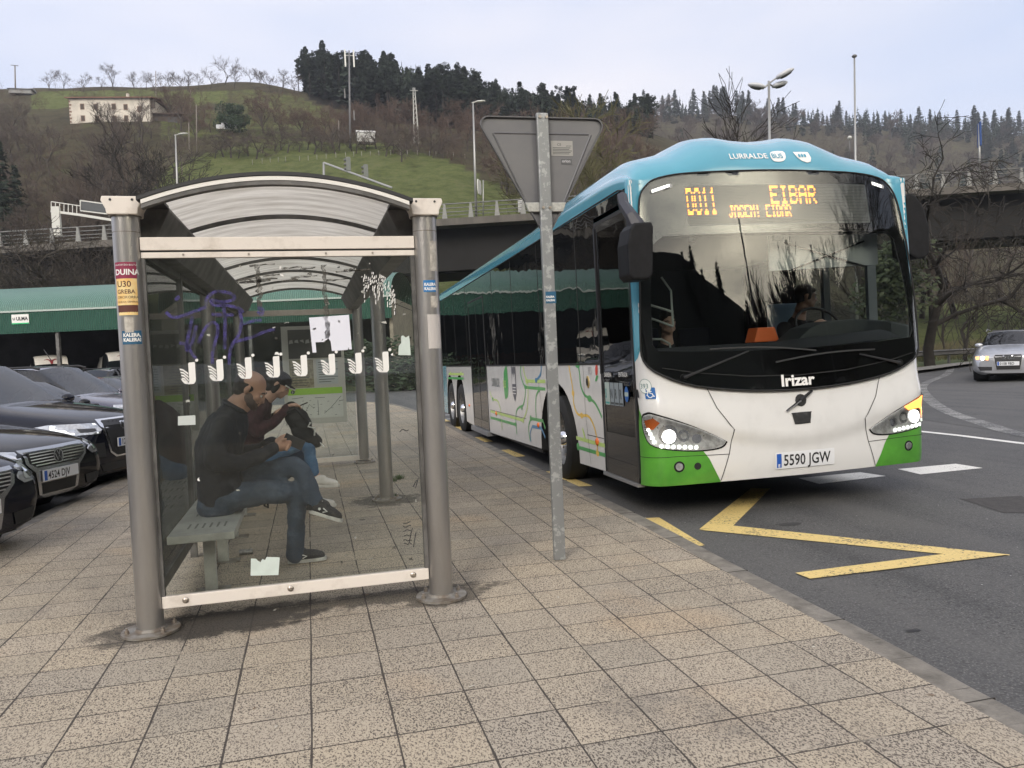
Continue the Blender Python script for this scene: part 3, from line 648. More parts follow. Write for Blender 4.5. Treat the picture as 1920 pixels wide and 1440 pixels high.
for pth_ in [smoothpoly([(.50+.012*i+.006*random.random(), z+.012*random.random()) for i in range(5)], 3, False) for z in (.37, .40, .43, .455, .48, .35)]+[smoothpoly([(.51, 1.04), (.53, 1.055), (.55, 1.045), (.565, 1.05)], 3, False)]+[[(.56, .33), (.58, .42)], [(.535, .36), (.56, .45)], [(.575, .70), (.60, .74)], [(.59, .69), (.61, .75)]]: grimestrokes([pth_], .005, M_dark, 'black_scribble')
# stickers wrapped round the posts
def wrap(px_, py_, a0, a1, z0, z1, m, parent, name, label=None, r=.0733, mi=None):
    g = G(); g.grid(lambda u, v: (px_+r*math.sin(lerp(a0, a1, u)), py_-r*math.cos(lerp(a0, a1, u)), lerp(z0, z1, v)), 10, 1); return g.build(name, m, parent, smooth=True, label=label)
def wraptext(px_, py_, a0, z, s, body, m, parent, name, r=.0741, **k):
    g = G(); text(g, body, s, lambda x, y: (px_+r*math.sin(a0+x/r), py_-r*math.cos(a0+x/r), z+y), **k); return g.build(name, m, parent)
pL = posts[(SX0, 4.79)]; pR = posts[(SX1, 4.79)]
M_red = mat('sticker_wine', (.24, .02, .06), .5); M_or = mat('sticker_orange', (.78, .42, .08), .5, col2=(.80, .62, .30), vs=9); M_brn = mat('sticker_brown', (.10, .03, .02), .6); M_blue = mat('sticker_blue', (.02, .10, .19), .5); M_blue2 = mat('sticker_blue2', (.02, .17, .42), .5); M_ghost = mat('glue_ghost', (.50, .47, .42), .6, col2=(.36, .33, .29), vs=30)
wrap(SX0, 0, -.95, .75, 1.985, 2.075, M_red, pL, 'wine_sticker', 'wine red sticker reading DUINA'); wraptext(SX0, 0, -.88, 2.006, .043, 'DUINA', M_white, pL, 'sticker_lettering', bold=.0012); wraptext(SX0, 0, -.88, 2.055, .0125, 'GALPORTZIO BOLTSA', M_white, pL, 'sticker_lettering')
wrap(SX0, 0, -.88, .72, 1.84, 1.985, M_or, pL, 'orange_sticker', 'orange strike sticker reading U30 GREBA OROKORRA')
wraptext(SX0, 0, -.76, 1.94, .046, 'U30', M_brn, pL, 'sticker_lettering', bold=.0006); wraptext(SX0, 0, -.78, 1.903, .032, 'GREBA', M_brn, pL, 'sticker_lettering', bold=.0004); wraptext(SX0, 0, -.78, 1.876, .0205, 'OROKORRA', M_brn, pL, 'sticker_lettering'); wraptext(SX0, 0, -.78, 1.853, .0135, 'HUELGA GENERAL', M_brn, pL, 'sticker_lettering')
wrap(SX0, 0, -.84, .68, 1.800, 1.84, M_brn, pL, 'torn_sticker_foot'); wrap(SX0, 0, -.8, .66, 1.785, 1.802, M_or, pL, 'torn_sticker_foot')
wrap(SX0, 0, -.35, .3, 1.69, 1.775, M_ghost, pL, 'glue_ghost')
wrap(SX0, 0, -.6, .85, 1.625, 1.70, M_blue, pL, 'blue_sticker', 'blue sticker reading KALERA KALERA'); wraptext(SX0, 0, -.5, 1.667, .026, 'KALERA,', M_white, pL, 'sticker_lettering', bold=.0012, sx=.95); wraptext(SX0, 0, -.5, 1.641, .026, 'KALERA!', M_white, pL, 'sticker_lettering', bold=.0012, sx=.95)
wrap(SX1, 0, -.45, .62, 1.875, 1.945, M_blue2, pR, 'blue_sticker', 'blue sticker reading KALERA KALERA'); wraptext(SX1, 0, -.38, 1.912, .024, 'KALERA', M_white, pR, 'sticker_lettering', bold=.001, sx=.85); wraptext(SX1, 0, -.38, 1.886, .024, 'KALERA!', M_white, pR, 'sticker_lettering', bold=.001, sx=.85)
wrap(SX1, 0, -.25, 1.0, 1.535, 1.74, mat('paper_on_post', (.50, .47, .45), .7), pR, 'faded_paper', 'faded paper wrapped on the post'); wrap(SX1, 0, .1, .8, 1.78, 1.85, M_ghost, pR, 'glue_ghost'); wrap(SX1, 0, .2, 1.0, 2.0, 2.18, M_ghost, pR, 'glue_ghost')

# ------------------------------------------------------------------ bench
bn = tag(empty('bench', (-.70, 7.2, 0)), 'long grey steel bench inside the glass shelter', 'bench')
g = G(); n = 24
vs, fs = [], []
g.box2((-.21, -1.95, .385), (.19, 2.1, .435)); seat = g.build('seat', M_bench, bn, bevel=.006)
g = G()
for k in range(9):
    for j in range(6): g.box2((-.12+.045*j, -1.75+.43*k, .4352), (-.108+.045*j, -1.60+.43*k, .4366))
g.build('seat_slots', mat('slot_dark', (.17, .175, .16), .7), seat)
for i, y in enumerate((5.52, 6.28, 7.12, 8.1, 8.95)):
    g = G(); g.box2((-.035, y-7.2-.022, .0), (.04, y-7.2+.022, .385)); l = g.build('leg', M_bench, bn, bevel=.004)
    g = G(); g.box2((-.10, y-7.2-.06, .001), (.12, y-7.2+.06, .010)); g.build('foot_plate', M_flange, l)
g = G(); g.tube([(-.12, -.65, .012+.018), (-.05, -.62, .030)], [.018, .018], 10)
# a crushed can and small litter on the paving
g = G(); g.tube([(0, 0, .022), (.02, .004, .022), (.075, .01, .02), (.10, .012, .021)], [.018, .022, .019, .021], 12); tag(g.build('drink_can', mat('can_metal', (.5, .5, .5), .35, metal=.7, var=.4, vs=60), loc=(-.60, 6.45, 0), auto=50), 'crushed silver drinks can lying under the bench', 'can')

# ------------------------------------------------------------------ give-way sign seen from behind
M_galv = mat('galvanised', (.27, .28, .285), .42, metal=.5, col2=(.42, .43, .43), vs=26, lo=.54, hi=.60, rvar=.15)
M_signb = mat('sign_back', (.15, .15, .16), .45, metal=.3, col2=(.19, .187, .187), vs=2, lo=.4, hi=.7)
sg = tag(empty('give_way_sign', (1.66, 5.33, 0), R(-2)), 'back of a triangular give-way sign on a galvanised post between the shelter and the bus', 'traffic sign')
g = G(); g.box2((-.042, -.02, 0), (.042, .02, 3.145)); pst = g.build('pole', M_galv, sg, bevel=.008)
g = G(); g.box2((-.03, -.0215, 1.823), (.045, -.0205, 1.905)); k1 = g.build('blue_sticker', M_blue, pst, label='blue sticker reading KALERA KALERA')
g = G(); text(g, 'KALERA', .019, lambda x, y: (-.026+x, -.0222, 1.862+y), bold=.0008, sx=.85); text(g, 'KALERA!', .019, lambda x, y: (-.026+x, -.0222, 1.838+y), bold=.0008, sx=.85); g.build('sticker_lettering', M_white, k1)
def tri(x0, x1, yt, yb, r, n=6):
    P = [Vector((x0, yt)), Vector((x1, yt)), Vector(((x0+x1)/2, yb))]; o = []
    for i in range(3):
        a, b, c = P[i-1], P[i], P[(i+1) % 3]; d1 = (a-b).normalized(); d2 = (c-b).normalized(); h = d1.angle(d2)/2; t = r/math.tan(h)
        cc = b+(d1+d2).normalized()*(r/math.sin(h)); s0 = b+d1*t; s1 = b+d2*t; a0 = math.atan2(*(s0-cc).yx); a1 = math.atan2(*(s1-cc).yx); da = (a1-a0+PI) % (2*PI)-PI
        o += [(cc.x+r*math.cos(a0+da*k/n), cc.y+r*math.sin(a0+da*k/n)) for k in range(n+1)]
    return o
xs0, xs1, yt, yb = -.475, .49, 3.125, 2.27
g = G(); out = tri(xs0, xs1, yt, yb, .055)
g.prism(out, .030, .034, lambda x, y, z: (x, z, y)); plate = g.build('sign_plate', M_signb, sg)
g = G(); inn = tri(xs0+.013, xs1-.013, yt-.008, yb+.018, .05); n = len(out)
vs = [(x, .012, y) for x, y in out]+[(x, .036, y) for x, y in out]+[(x, .012, y) for x, y in inn]+[(x, .03, y) for x, y in inn]
g.add(vs, [(i, (i+1) % n, (i+1) % n+n, i+n) for i in range(n)]+[(i, (i+1) % n, (i+1) % n+2*n, i+2*n) for i in range(n)]+[(i+2*n, (i+1) % n+2*n, (i+1) % n+3*n, i+3*n) for i in range(n)]); g.build('folded_rim', mat('sign_rim', (.12, .12, .125), .5, metal=.3), plate, fix=True)
g = G(); xm = (xs0+xs1)/2
for s in (-1, 1):
    a = Vector((xm+s*.355, .0, 3.01)); b = Vector((xm+s*.095, .0, 2.44)); d = (b-a).normalized(); nn = Vector((d.z, 0, -d.x))
    g.add([a+nn*.008+Vector((0, .0295, 0)), a-nn*.008+Vector((0, .0295, 0)), b-nn*.008+Vector((0, .0295, 0)), b+nn*.008+Vector((0, .0295, 0)), a+Vector((0, .022, 0)), b+Vector((0, .022, 0))], [(0, 4, 5, 3), (1, 2, 5, 4), (0, 1, 4), (2, 3, 5)])
g.add([(xm-.34, .0295, 3.02), (xm+.34, .0295, 3.02), (xm+.34, .0295, 3.005), (xm-.34, .0295, 3.005), (xm-.34, .024, 3.012), (xm+.34, .024, 3.012)], [(0, 1, 5, 4), (3, 4, 5, 2)])
g.build('pressed_rib', M_signb, plate, fix=True)
g = G(); g.prism([(-.145, 2.53), (.155, 2.53), (.13, 2.465), (-.12, 2.465)], .002, .029, lambda x, y, z: (x, z, y)); br = g.build('clamp_bracket', mat('bracket_steel', (.52, .52, .49), .45, metal=.5, col2=(.38, .38, .36), vs=30), sg, bevel=.006)
for x, z, nme in ((-.02, 3.115, 'bolt'), (.028, 3.115, 'bolt'), (-.02, 2.49, 'bolt'), (.028, 2.49, 'bolt')):
    g = G(); g.cyl((x, -.028, z), .010, .008, 12, axis='Y'); g.build('bolt', M_bolt, sg)
g = G(); g.box2((.065, .0275, 2.86), (.225, .0295, 2.965)); lb = g.build('maker_label', mat('maker_label', (.33, .32, .30), .5), plate)
g = G(); text(g, 'CE', .026, lambda x, y: (.11+x, .027, 2.93+y)); [g.box2((.078, .0268, 2.872+.0105*i), (.078+.12+.01*(i % 3), .0273, 2.876+.0105*i)) for i in range(5)]; text(g, 'AENOR', .012, lambda x, y: (.175+x, .027, 2.925+y)); g.build('label_print', M_ink, lb)
g = G(); g.box2((.135, .0275, 2.80), (.215, .0295, 2.838)); l2 = g.build('maker_mark', mat('mark_grey', (.10, .10, .105), .5), plate)
g = G(); text(g, 'orion', .028, lambda x, y: (.142+x, .0268, 2.815+y), bold=.0012); g.build('mark_lettering', mat('mark_pale', (.36, .36, .37), .5), l2)
# ------------------------------------------------------------------ the bus (own frame: u across, v back from the front, w up)
UH = 1.46
def _plan():
    pts = []; n = 24; U0 = 1.28; V0 = .075; RV = .22
    for i in range(n+1): u = U0*i/n; pts.append((u, V0*(u/U0)**2))
    ra = UH-U0; t0 = math.atan(2*V0/U0*ra/RV); cx = U0-ra*math.sin(t0); a = (UH-cx); cy = V0+RV*math.cos(t0)
    for i in range(1, 15): t = t0+(PI/2-t0)*i/14; pts.append((cx+a*math.sin(t), cy-RV*math.cos(t)))
    pts.append((UH, 1.2)); S = [0]
    for i in range(1, len(pts)): S.append(S[-1]+math.dist(pts[i], pts[i-1]))
    return pts, S
PL, PS = _plan(); SC = PS[-2]
def plan(s):
    a = abs(s)
    for i in range(1, len(PS)):
        if a <= PS[i] or i == len(PS)-1: t = (a-PS[i-1])/(PS[i]-PS[i-1]); break
    u = PL[i-1][0]+(PL[i][0]-PL[i-1][0])*t; v = PL[i-1][1]+(PL[i][1]-PL[i-1][1])*t
    return (u if s >= 0 else -u), v
def bv(s, w):
    v = 0
    if w > 1.15: v += .25*((w-1.15)/1.9)**1.2*(1-.88*sst(1.30, 1.56, abs(s)))
    wc = .66+.30*min(1, abs(s)/1.35)**1.6
    v -= .045*(1-sst(wc-.02, 1.2, w))*sst(wc-.13, wc, w)+.02*(1-sst(wc-.13, wc, w))
    if w < .5: v += .03*((.5-w)/.25)**2
    return v
def BS(s, w, off=0.):
    u, v = plan(s); e = .01; u1, v1 = plan(s+e); u0, v0 = plan(s-e); d = (u1-u0, v1-v0); l = math.hypot(*d) or 1
    return (u+d[1]/l*off, v+bv(s, w)-d[0]/l*off, w)
_cr, _sr = math.cos(R(-.68)), math.sin(R(-.68)); R1 = Matrix(((_cr, 0, _sr), (0, 1, 0), (-_sr, 0, _cr)))
_cp, _sp = math.cos(R(.68)), math.sin(R(.68)); R2 = Matrix(((1, 0, 0), (0, _cp, _sp), (0, -_sp, _cp)))
_c, _s = math.cos(R(1.43)), math.sin(R(1.43)); R3 = Matrix(((_c, _s, 0), (-_s, _c, 0), (0, 0, 1)))
BM = R3 @ R2 @ R1; BO = Vector((4.353, 6.358, -.04))
bus = tag(empty('bus', mtx=Matrix.Translation(BO) @ BM.to_4x4()), 'long blue, white and green city bus pulled up at the kerb with its headlights on', 'bus')
_bi = BM.transposed(); _cb = _bi @ (Vector((0, 0, EYE))-BO)
def SD(px, py, u0=-UH):      # point of the kerb-side flank
    d = _bi @ ray(px, py); t = (u0-_cb.x)/d.x; p = _cb+d*t; return (p.y, p.z)
def FR(px, py, v0):          # point of a cross plane inside the bus
    d = _bi @ ray(px, py); t = (v0-_cb.y)/d.y; p = _cb+d*t; return (p.x, p.z)
P_white = mat('bus_white', (.70, .695, .685), .2, coat=.6, var=.12, vs=3.5, lo=.5, hi=.8)
P_teal = mat('bus_teal', (.085, .32, .43), .2, coat=.8, var=.06, vs=1.5)
P_green = mat('bus_green', (.09, .33, .035), .28, coat=.5, col2=(.07, .26, .03), vs=3)
P_blk = mat('bus_black', (.012, .012, .013), .12, coat=.5)
P_blk2 = mat('bus_matt_black', (.02, .02, .022), .5, var=.3, vs=20)
P_rub = mat('rubber', (.012, .012, .012), .75, bump=.2, bs=80)
P_int = mat('bus_interior', (.03, .035, .038), .7)
P_int2 = mat('bus_interior_grey', (.16, .18, .19), .6)
def sideglass():
    m, n, o = newmat('bus_side_glass'); N = n.nodes.new; K = n.links.new
    b = N('ShaderNodeBsdfPrincipled'); b.inputs['Base Color'].default_value = (.006, .007, .008, 1); b.inputs['Roughness'].default_value = .0; b.inputs['IOR'].default_value = 1.62
    t = N('ShaderNodeTexCoord'); q = N('ShaderNodeTexNoise'); q.inputs['Scale'].default_value = 1.4; K(t.outputs['Object'], q.inputs['Vector'])
    p = N('ShaderNodeBump'); p.inputs['Strength'].default_value = 1; p.inputs['Distance'].default_value = .006; K(q.outputs[0], p.inputs['Height']); K(p.outputs[0], b.inputs['Normal']); K(b.outputs[0], o.inputs[0]); return m
P_sg = sideglass()
P_ws = glassmat('windscreen', (.80, .83, .82), 1.62, wav=.0006)
P_dg = glassmat('door_glass', (.42, .47, .46), 1.7, wav=.001)
P_chr = mat('chrome', (.75, .75, .76), .12, metal=1.)
P_lens = glassmat('lamp_lens', (.95, .96, .97), 1.45)
P_refl = mat('lamp_reflector', (.92, .93, .92), .35, metal=.15, var=.4, vs=18)
P_lamp = mat('lamp_on', (1, 1, 1), .3, emit=(1, .98, .90), estr=3.5); P_led = mat('lamp_led', (1, 1, 1), .3, emit=(.95, 1, .88), estr=1.5)
P_amb = mat('amber_lamp_on', (1, .4, .05), .3, emit=(1, .30, .06), estr=2.0); P_ambo = mat('amber_lens', (.75, .16, .02), .2, coat=.5)
SM = lambda half: [(-s, w) for s, w in half[::-1] if s > 0]+half
def fpatch(poly, off, name, m, parent=bus, step=.07, holes=(), **k):
    g = G(); g.patch(poly, lambda s, w: BS(s, w, off), step, 0, holes); return g.build(name, m, parent, smooth=True, **k)
def spatch(poly, off, name, m, parent=bus, step=.5, holes=(), side=-1, **k):
    g = G(); g.patch(poly, lambda v, w: (side*(UH+off), v, w), step, 0, holes); return g.build(name, m, parent, **k)
# --- front shell with a hole behind the windscreen
hole_h = [(0, 2.548), (.6, 2.548), (1.16, 2.54), (1.27, 2.46), (1.33, 2.0), (1.355, 1.56), (1.31, 1.50), (.9, 1.475), (.45, 1.46), (0, 1.455)]
clear = [(s, w) for s, w in hole_h]+[(-s, w) for s, w in hole_h[::-1] if s > 0]
shell_o = [(-SC-.0, .288), (-1.0, .292), (0, .289), (1.0, .292), (SC, .288), (SC, 3.06), (0, 3.10), (-SC, 3.06)]
front = fpatch(shell_o, 0, 'front_panel', P_white, holes=[clear], step=.045)
g = G(); g.grid(lambda a, b: (lambda q: (q[0], q[1]+.0+b*.10, .288+.0*b))(BS(-SC+2*SC*a, .289)), 60, 2); g.build('front_underlip', P_blk2, bus)
mh = [(0, 3.14), (.5, 3.132), (.9, 3.118), (1.13, 3.085), (1.25, 3.03), (1.335, 2.90), (1.375, 2.6), (1.43, 2.0), (1.462, 1.6), (1.445, 1.42), (1.30, 1.285), (1.0, 1.17), (.5, 1.10), (0, 1.08)]
mask_o = [(s, w) for s, w in mh]+[(-s, w) for s, w in mh[::-1] if s > 0]
mask_o = smoothpoly(mask_o, 3)
mask = fpatch(mask_o, .012, 'windscreen_mask', P_blk, front, holes=[clear], step=.045)
ws = fpatch(mask_o, .024, 'windscreen', P_ws, bus, step=.06)
fpatch([(-1.30, 1.345), (-1.0, 1.285), (-.5, 1.225), (0, 1.205), (.5, 1.225), (1.0, 1.285), (1.30, 1.345), (1.29, 1.352), (1.0, 1.294), (.5, 1.234), (0, 1.214), (-.5, 1.234), (-1.0, 1.294), (-1.29, 1.352)], .026, 'cowl_seam', P_rub, mask)
# teal front corners beside the glass
for s in (-1, 1):
    poly = [(s*SC, 3.06), (s*SC, 1.41), (s*1.53, 1.45), (s*1.452, 1.60), (s*1.42, 2.0), (s*1.365, 2.6), (s*1.325, 2.9), (s*1.24, 3.03), (s*1.1, 3.08)]
    fpatch(poly, .003, 'corner_panel', P_teal, front, .06)
    fpatch([(s*.95, 3.10), (s*1.1, 3.08), (s*1.5, 3.0), (s*SC, 3.0), (s*SC, 3.065), (0, 3.105), (0, 3.09)], .0035, 'roof_lip', P_teal, front, .06)
    gp_ = [(s*1.593, .985), (s*1.552, .928), (s*1.5, .86), (s*1.2, .62), (s*.966, .587), (s*.909, .51), (s*.862, .41), (s*.809, .307), (s*.803, .290), (s*1.2, .288), (s*1.593, .287)]
    fpatch(gp_, .003, 'green_corner', P_green, front, .05)
    fpatch([(s*x, w) for x, w in ((.886, 1.138), (.814, .961), (.70, .80), (.668, .76), (.672, .745), (.715, .544), (.799, .301), (.806, .301), (.722, .544), (.680, .745), (.677, .765), (.71, .80), (.822, .961), (.894, 1.138))], .0045, 'bonnet_seam', P_rub, front, .03)
    fpatch([(s*.72, .536), (s*1.2, .548), (s*1.593, .545), (s*1.593, .550), (s*1.2, .553), (s*.72, .541)], .0045, 'bumper_seam', P_rub, front, .03)
    # headlamp
    hl = smoothpoly([(s*x, w) for x, w in ((1.53, .90), (1.48, .935), (1.39, .93), (1.05, .806), (.775, .675), (.755, .645), (.80, .610), (.93, .594), (1.10, .600), (1.30, .627), (1.44, .67), (1.50, .76))], 3)
    big = [(sx*1.0, w) for sx, w in hl]
    cxx = sum(p[0] for p in hl)/len(hl); cww = sum(p[1] for p in hl)/len(hl)
    rim = fpatch([(cxx+(a-cxx)*1.035, cww+(b-cww)*1.09) for a, b in hl], .0055, 'headlamp', P_blk, bus, .05)
    fpatch(hl, .007, 'reflector', P_refl, rim, .05)
    def disc(cx, cw, r, off, m, nm, par, ry=None): return fpatch(circ(s*cx, cw, r, 16, ry), off, nm, m, par, .05)
    disc(1.28, .755, .088, .009, mat('lamp_bowl', (.60, .61, .61), .15, metal=.8), 'lamp_bowl', rim); disc(1.275, .735, .062, .011, P_lamp, 'low_beam', rim)
    disc(1.14, .735, .055, .009, mat('lamp_bowl', (.60, .61, .61), .15, metal=.8), 'lamp_bowl', rim); disc(1.14, .735, .03, .0105, P_refl, 'high_beam', rim); disc(1.02, .70, .045, .009, P_chr, 'lamp_bowl', rim); disc(.93, .675, .03, .0095, P_refl, 'lamp_bowl', rim)
    for k in range(11):
        t = k/10; lx, lw = (lerp(1.455, 1.40, t*3), lerp(.80, .68, t*3)) if t < .33 else (lerp(1.38, 1.03, (t-.33)/.67), lerp(.655, .622, (t-.33)/.67))
        disc(lx, lw, .017, .012, P_led, 'running_light', rim)
    fpatch([(s*1.50, .88), (s*1.41, .905), (s*1.35, .86), (s*1.41, .80), (s*1.47, .81)] if s < 0 else [(s*1.51, .90), (s*1.40, .930), (s*1.14, .838), (s*1.20, .80), (s*1.33, .815), (s*1.40, .79), (s*1.42, .70), (s*1.49, .76)], .011, 'indicator', P_ambo if s < 0 else P_amb, rim, .04)
    g = G()
    for k in range(10): w = .70+.02*k; g.patch([(s*(1.505-.02*abs(k-8)/8-.03*(k < 3)), w), (s*1.455, w), (s*1.455, w+.008), (s*(1.505-.02*abs(k-8)/8-.03*(k < 3)), w+.008)], lambda a, b: BS(a, b, .0105), .04)
    if s < 0: g.build('reflector_slats', P_chr, rim)
    fpatch(hl, .016, 'lens', P_lens, rim, .05)
    # fog lamps and towing cover
    fx = 1.193; disc2 = lambda cx, cw, r, off, nm, m, par: fpatch(circ(s*cx, cw, r, 20), off, nm, m, par, .04)
    fo = disc2(fx, .458, .050, .005, 'fog_lamp', P_blk, bus); disc2(fx, .458, .034, .007, 'fog_reflector', P_refl if s < 0 else P_lamp.copy() if False else P_refl, fo); disc2(fx, .458, .036, .010, 'fog_lens', P_lens, fo)
    if s < 0: disc2(1.022, .451, .033, .005, 'towing_hole', P_blk2, front)
    else: disc2(1.055, .447, .033, .006, 'towing_cover', P_green, front); 
# emblem, hatch, number plate
P_plate = mat('plate_white', (.72, .73, .75), .4); P_pblue = mat('plate_blue', (.02, .10, .42), .4); P_char = mat('plate_black', (.01, .01, .012), .4)
em = fpatch(smoothpoly(circ(.012, .978, .058, 12), 1), .006, 'emblem', P_blk2, front, .03)
g = G(); g.tube([BS(-.150, .888, .012), BS(.0, .975, .022)], [.010, .014], 6); g.build('emblem_bar', P_chr, em)
g = G(); g.tube([BS(.0, .975, .020), BS(.133, 1.058, .012)], [.018, .012], 6); g.build('emblem_bar', P_blk2, em)
ht = fpatch(smoothpoly([(-.092, .855), (-.085, .868), (.095, .870), (.104, .858), (.088, .775), (.075, .765), (-.062, .763), (-.075, .775)], 2), .006, 'tow_hatch', P_blk2, front, .03)
pl = fpatch(rrect(-.276, .362, .336, .514, .012), .010, 'number_plate', P_plate, bus, .05)
fpatch(rrect(-.262, .374, -.214, .502, .004), .0115, 'plate_band', P_pblue, pl, .05)
def ftext(body, s0, w0, size, off, m, name, parent, **k):
    g = G(); text(g, body, size, lambda x, y: BS(s0+x, w0+y, off), **k); return g.build(name, m, parent)
ftext('5590 JGW', -.195, .390, .142, .0118, P_char, 'plate_number', pl, bold=.0022, sx=.78, space=1.02); ftext('E', -.248, .38, .04, .0122, M_white, 'plate_letter', pl, bold=.001)
# maker's name, fleet number, wheelchair sign
ftext('Irizar', -.185, 1.118, .145, .0265, M_white, 'maker_lettering', mask, bold=.0045, sx=1.12)
cb = fpatch(circ(-1.462, 1.192, .066, 24), .0055, 'fleet_disc', mat('fleet_white', (.74, .77, .75), .4), front, .04)
fpatch(circ(-1.462, 1.192, .066, 28), .0060, 'fleet_ring', mat('fleet_ring', (.12, .22, .22), .4), cb, .04, holes=[circ(-1.462, 1.192, .0615, 28)])
ftext('393', -1.515, 1.172, .062, .0068, mat('fleet_ring', (.12, .22, .22), .4), 'fleet_number', cb, sx=.98)
wb = fpatch(rrect(-1.470, 1.078, -1.368, 1.180, .008), .005, 'wheelchair_sign', mat('sign_blue', (.02, .12, .36), .4), front, .04)
g = G(); F5 = lambda x, y: BS(-1.470+x*.102, 1.078+y*.102, .0068)
ribbon(g, [(.52, .88), (.53, .62), (.50, .52), (.66, .50), (.78, .24), (.90, .26)][1:] if False else [(.50, .74), (.52, .48), (.70, .46), (.80, .22), (.90, .24)], .09, F5)
ribbon(g, [(.50+.24*math.cos(R(a)), .36+.24*math.sin(R(a))) for a in range(120, 345, 15)], .07, F5); g.patch(circ(.5, .86, .075, 12), F5, .1); ribbon(g, [(.50, .66), (.68, .66)], .07, F5); ribbon(g, [(.26, .36), (.16, .3)], .06, F5); g.build('wheelchair_mark', M_white, wb)
fpatch(rrect(-1.556, 1.088, -1.530, 1.165, .012), .02, 'door_button', P_blk2, front, .03)
# clearance lights at the top of the glass
for s0, s1, w0, w1 in ((-1.222, -1.03, 2.958, 3.008), (1.08, 1.215, 3.018, 2.985)):
    c = fpatch(rrect(min(s0, s1)-.012, min(w0, w1)-.022, max(s0, s1)+.012, max(w0, w1)+.022, .02) if False else [(s0, w0-.02), (s1, w1-.02), (s1+.01, w1), (s1, w1+.02), (s0, w0+.02), (s0-.01, w0)], .027, 'marker_light', mat('marker_housing', (.3, .3, .3), .3), bus, .04)
    fpatch([(s0+.004, w0-.011), (s1-.02, w1-.011), (s1-.02, w1+.012), (s0+.004, w0+.012)], .029, 'marker_bulb', P_led, c, .04)
gk = [BS(a_, b_, .026) for a_, b_ in mask_o]; g = G(); g.tube(gk+[gk[0]], .009, 5, cap=False); g.build('windscreen_seal', P_rub, bus, smooth=True)
# --- destination display behind the glass
disp = fpatch(rrect(-.905, 2.625, 1.005, 3.005, .02), .0145, 'destination_display', mat('display_sky_sheen', (.24, .245, .24), .6), bus, .08)  # pale grey has the diffused sky reflection put into the panel colour
P_disp2 = mat('display_line', (.10, .105, .10), .6); g = G()
for k in range(24): w = 2.645+.0148*k; g.patch([(-.89, w), (.99, w), (.99, w+.005), (-.89, w+.005)], lambda a, b: BS(a, b, .0155), .1)
g.build('display_lines', P_disp2, disp)
P_or = mat('led_orange', (1, .4, .05), .4, emit=(1, .26, .02), estr=2.6)
FONT = {'D': ['####.', '#...#', '#...#', '#...#', '#...#', '#...#', '####.'], 'O': ['.###.', '#...#', '#...#', '#...#', '#...#', '#...#', '.###.'], '1': ['..#..', '.##..', '..#..', '..#..', '..#..', '..#..', '.###.'],
        'E': ['#####', '#....', '#....', '####.', '#....', '#....', '#####'], 'I': ['.###.', '..#..', '..#..', '..#..', '..#..', '..#..', '.###.'], 'B': ['####.', '#...#', '#...#', '####.', '#...#', '#...#', '####.'],
        'A': ['.###.', '#...#', '#...#', '#####', '#...#', '#...#', '#...#'], 'R': ['####.', '#...#', '#...#', '####.', '#.#..', '#..#.', '#...#'], 'G': ['.###.', '#...#', '#....', '#.###', '#...#', '#...#', '.###.'],
        'N': ['#...#', '##..#', '#.#.#', '#..##', '#...#', '#...#', '#...#'], 'J': ['..###', '...#.', '...#.', '...#.', '...#.', '#..#.', '.##..'], ' ': ['.....']*7, '/': ['....#', '...#.', '...#.', '..#..', '.#...', '.#...', '#....'], 'S': ['.####', '#....', '#....', '.###.', '....#', '....#', '####.'], '!': ['..#..', '..#..', '..#..', '..#..', '..#..', '.....', '..#..']}
def leds(body, s0, w1, dx, dy, skip, name, rep=1):
    g = G(); x = s0
    for ch in body:
        for r in range(7):
            for rr in range(rep):
                row = r*rep+rr; w = w1-row*dy
                if row in skip: continue
                for c in range(5):
                    if FONT[ch][r][c] == '#':
                        a = x+c*dx; g.add([BS(a-.0035, w-.35*dy, .0175), BS(a+dx*.82, w-.35*dy, .0175), BS(a+dx*.82+.003, w+.35*dy, .0175), BS(a, w+.35*dy, .0175)], [(0, 1, 2, 3)])
        x += dx*(6.1)
    g.build(name, P_or, disp)
leds('DO11', -.895, 2.972, .0122, .0182, (3, 7, 10), 'display_route', 2); leds('EIBAR', -.06, 2.985, .0165, .0125, (4, 9), 'display_town', 2); leds('JAGEN! EIBAR', -.50, 2.80, .0088, .0165, (3,), 'display_message')
# --- wipers
def FW(px, py, off):
    s, w = FR(px, py, .1)
    for i in range(30):
        q = BS(s, w, off); v0 = q[1]; a = FR(px, py, v0); s += (a[0]-q[0]); w += (a[1]-q[2])
    return Vector(BS(s, w, off))
for piv, tip, b0, b1 in (((1283, 708), (1404, 658), (1331, 655), (1530, 657)), ((1688, 680), (1612, 664), (1455, 679), (1640, 655))):
    g = G(); g.tube([FW(*piv, .05), FW(lerp(piv[0], tip[0], .15), lerp(piv[1], tip[1], .15), .06), FW(*tip, .05)], [.016, .012, .007], 6); wa = g.build('wiper_arm', P_blk2, bus)
    g = G(); g.cyl(FW(*piv, .02), .035, .03, 12, axis='Y'); g.build('wiper_pivot', P_blk2, wa)
    g = G(); n = 8; g.tube([FW(lerp(b0[0], b1[0], i/n), lerp(b0[1], b1[1], i/n)-5*math.sin(PI*i/n), .035) for i in range(n+1)], .008, 5); g.build('wiper_blade', mat('wiper_grey', (.035, .035, .035), .5), wa)
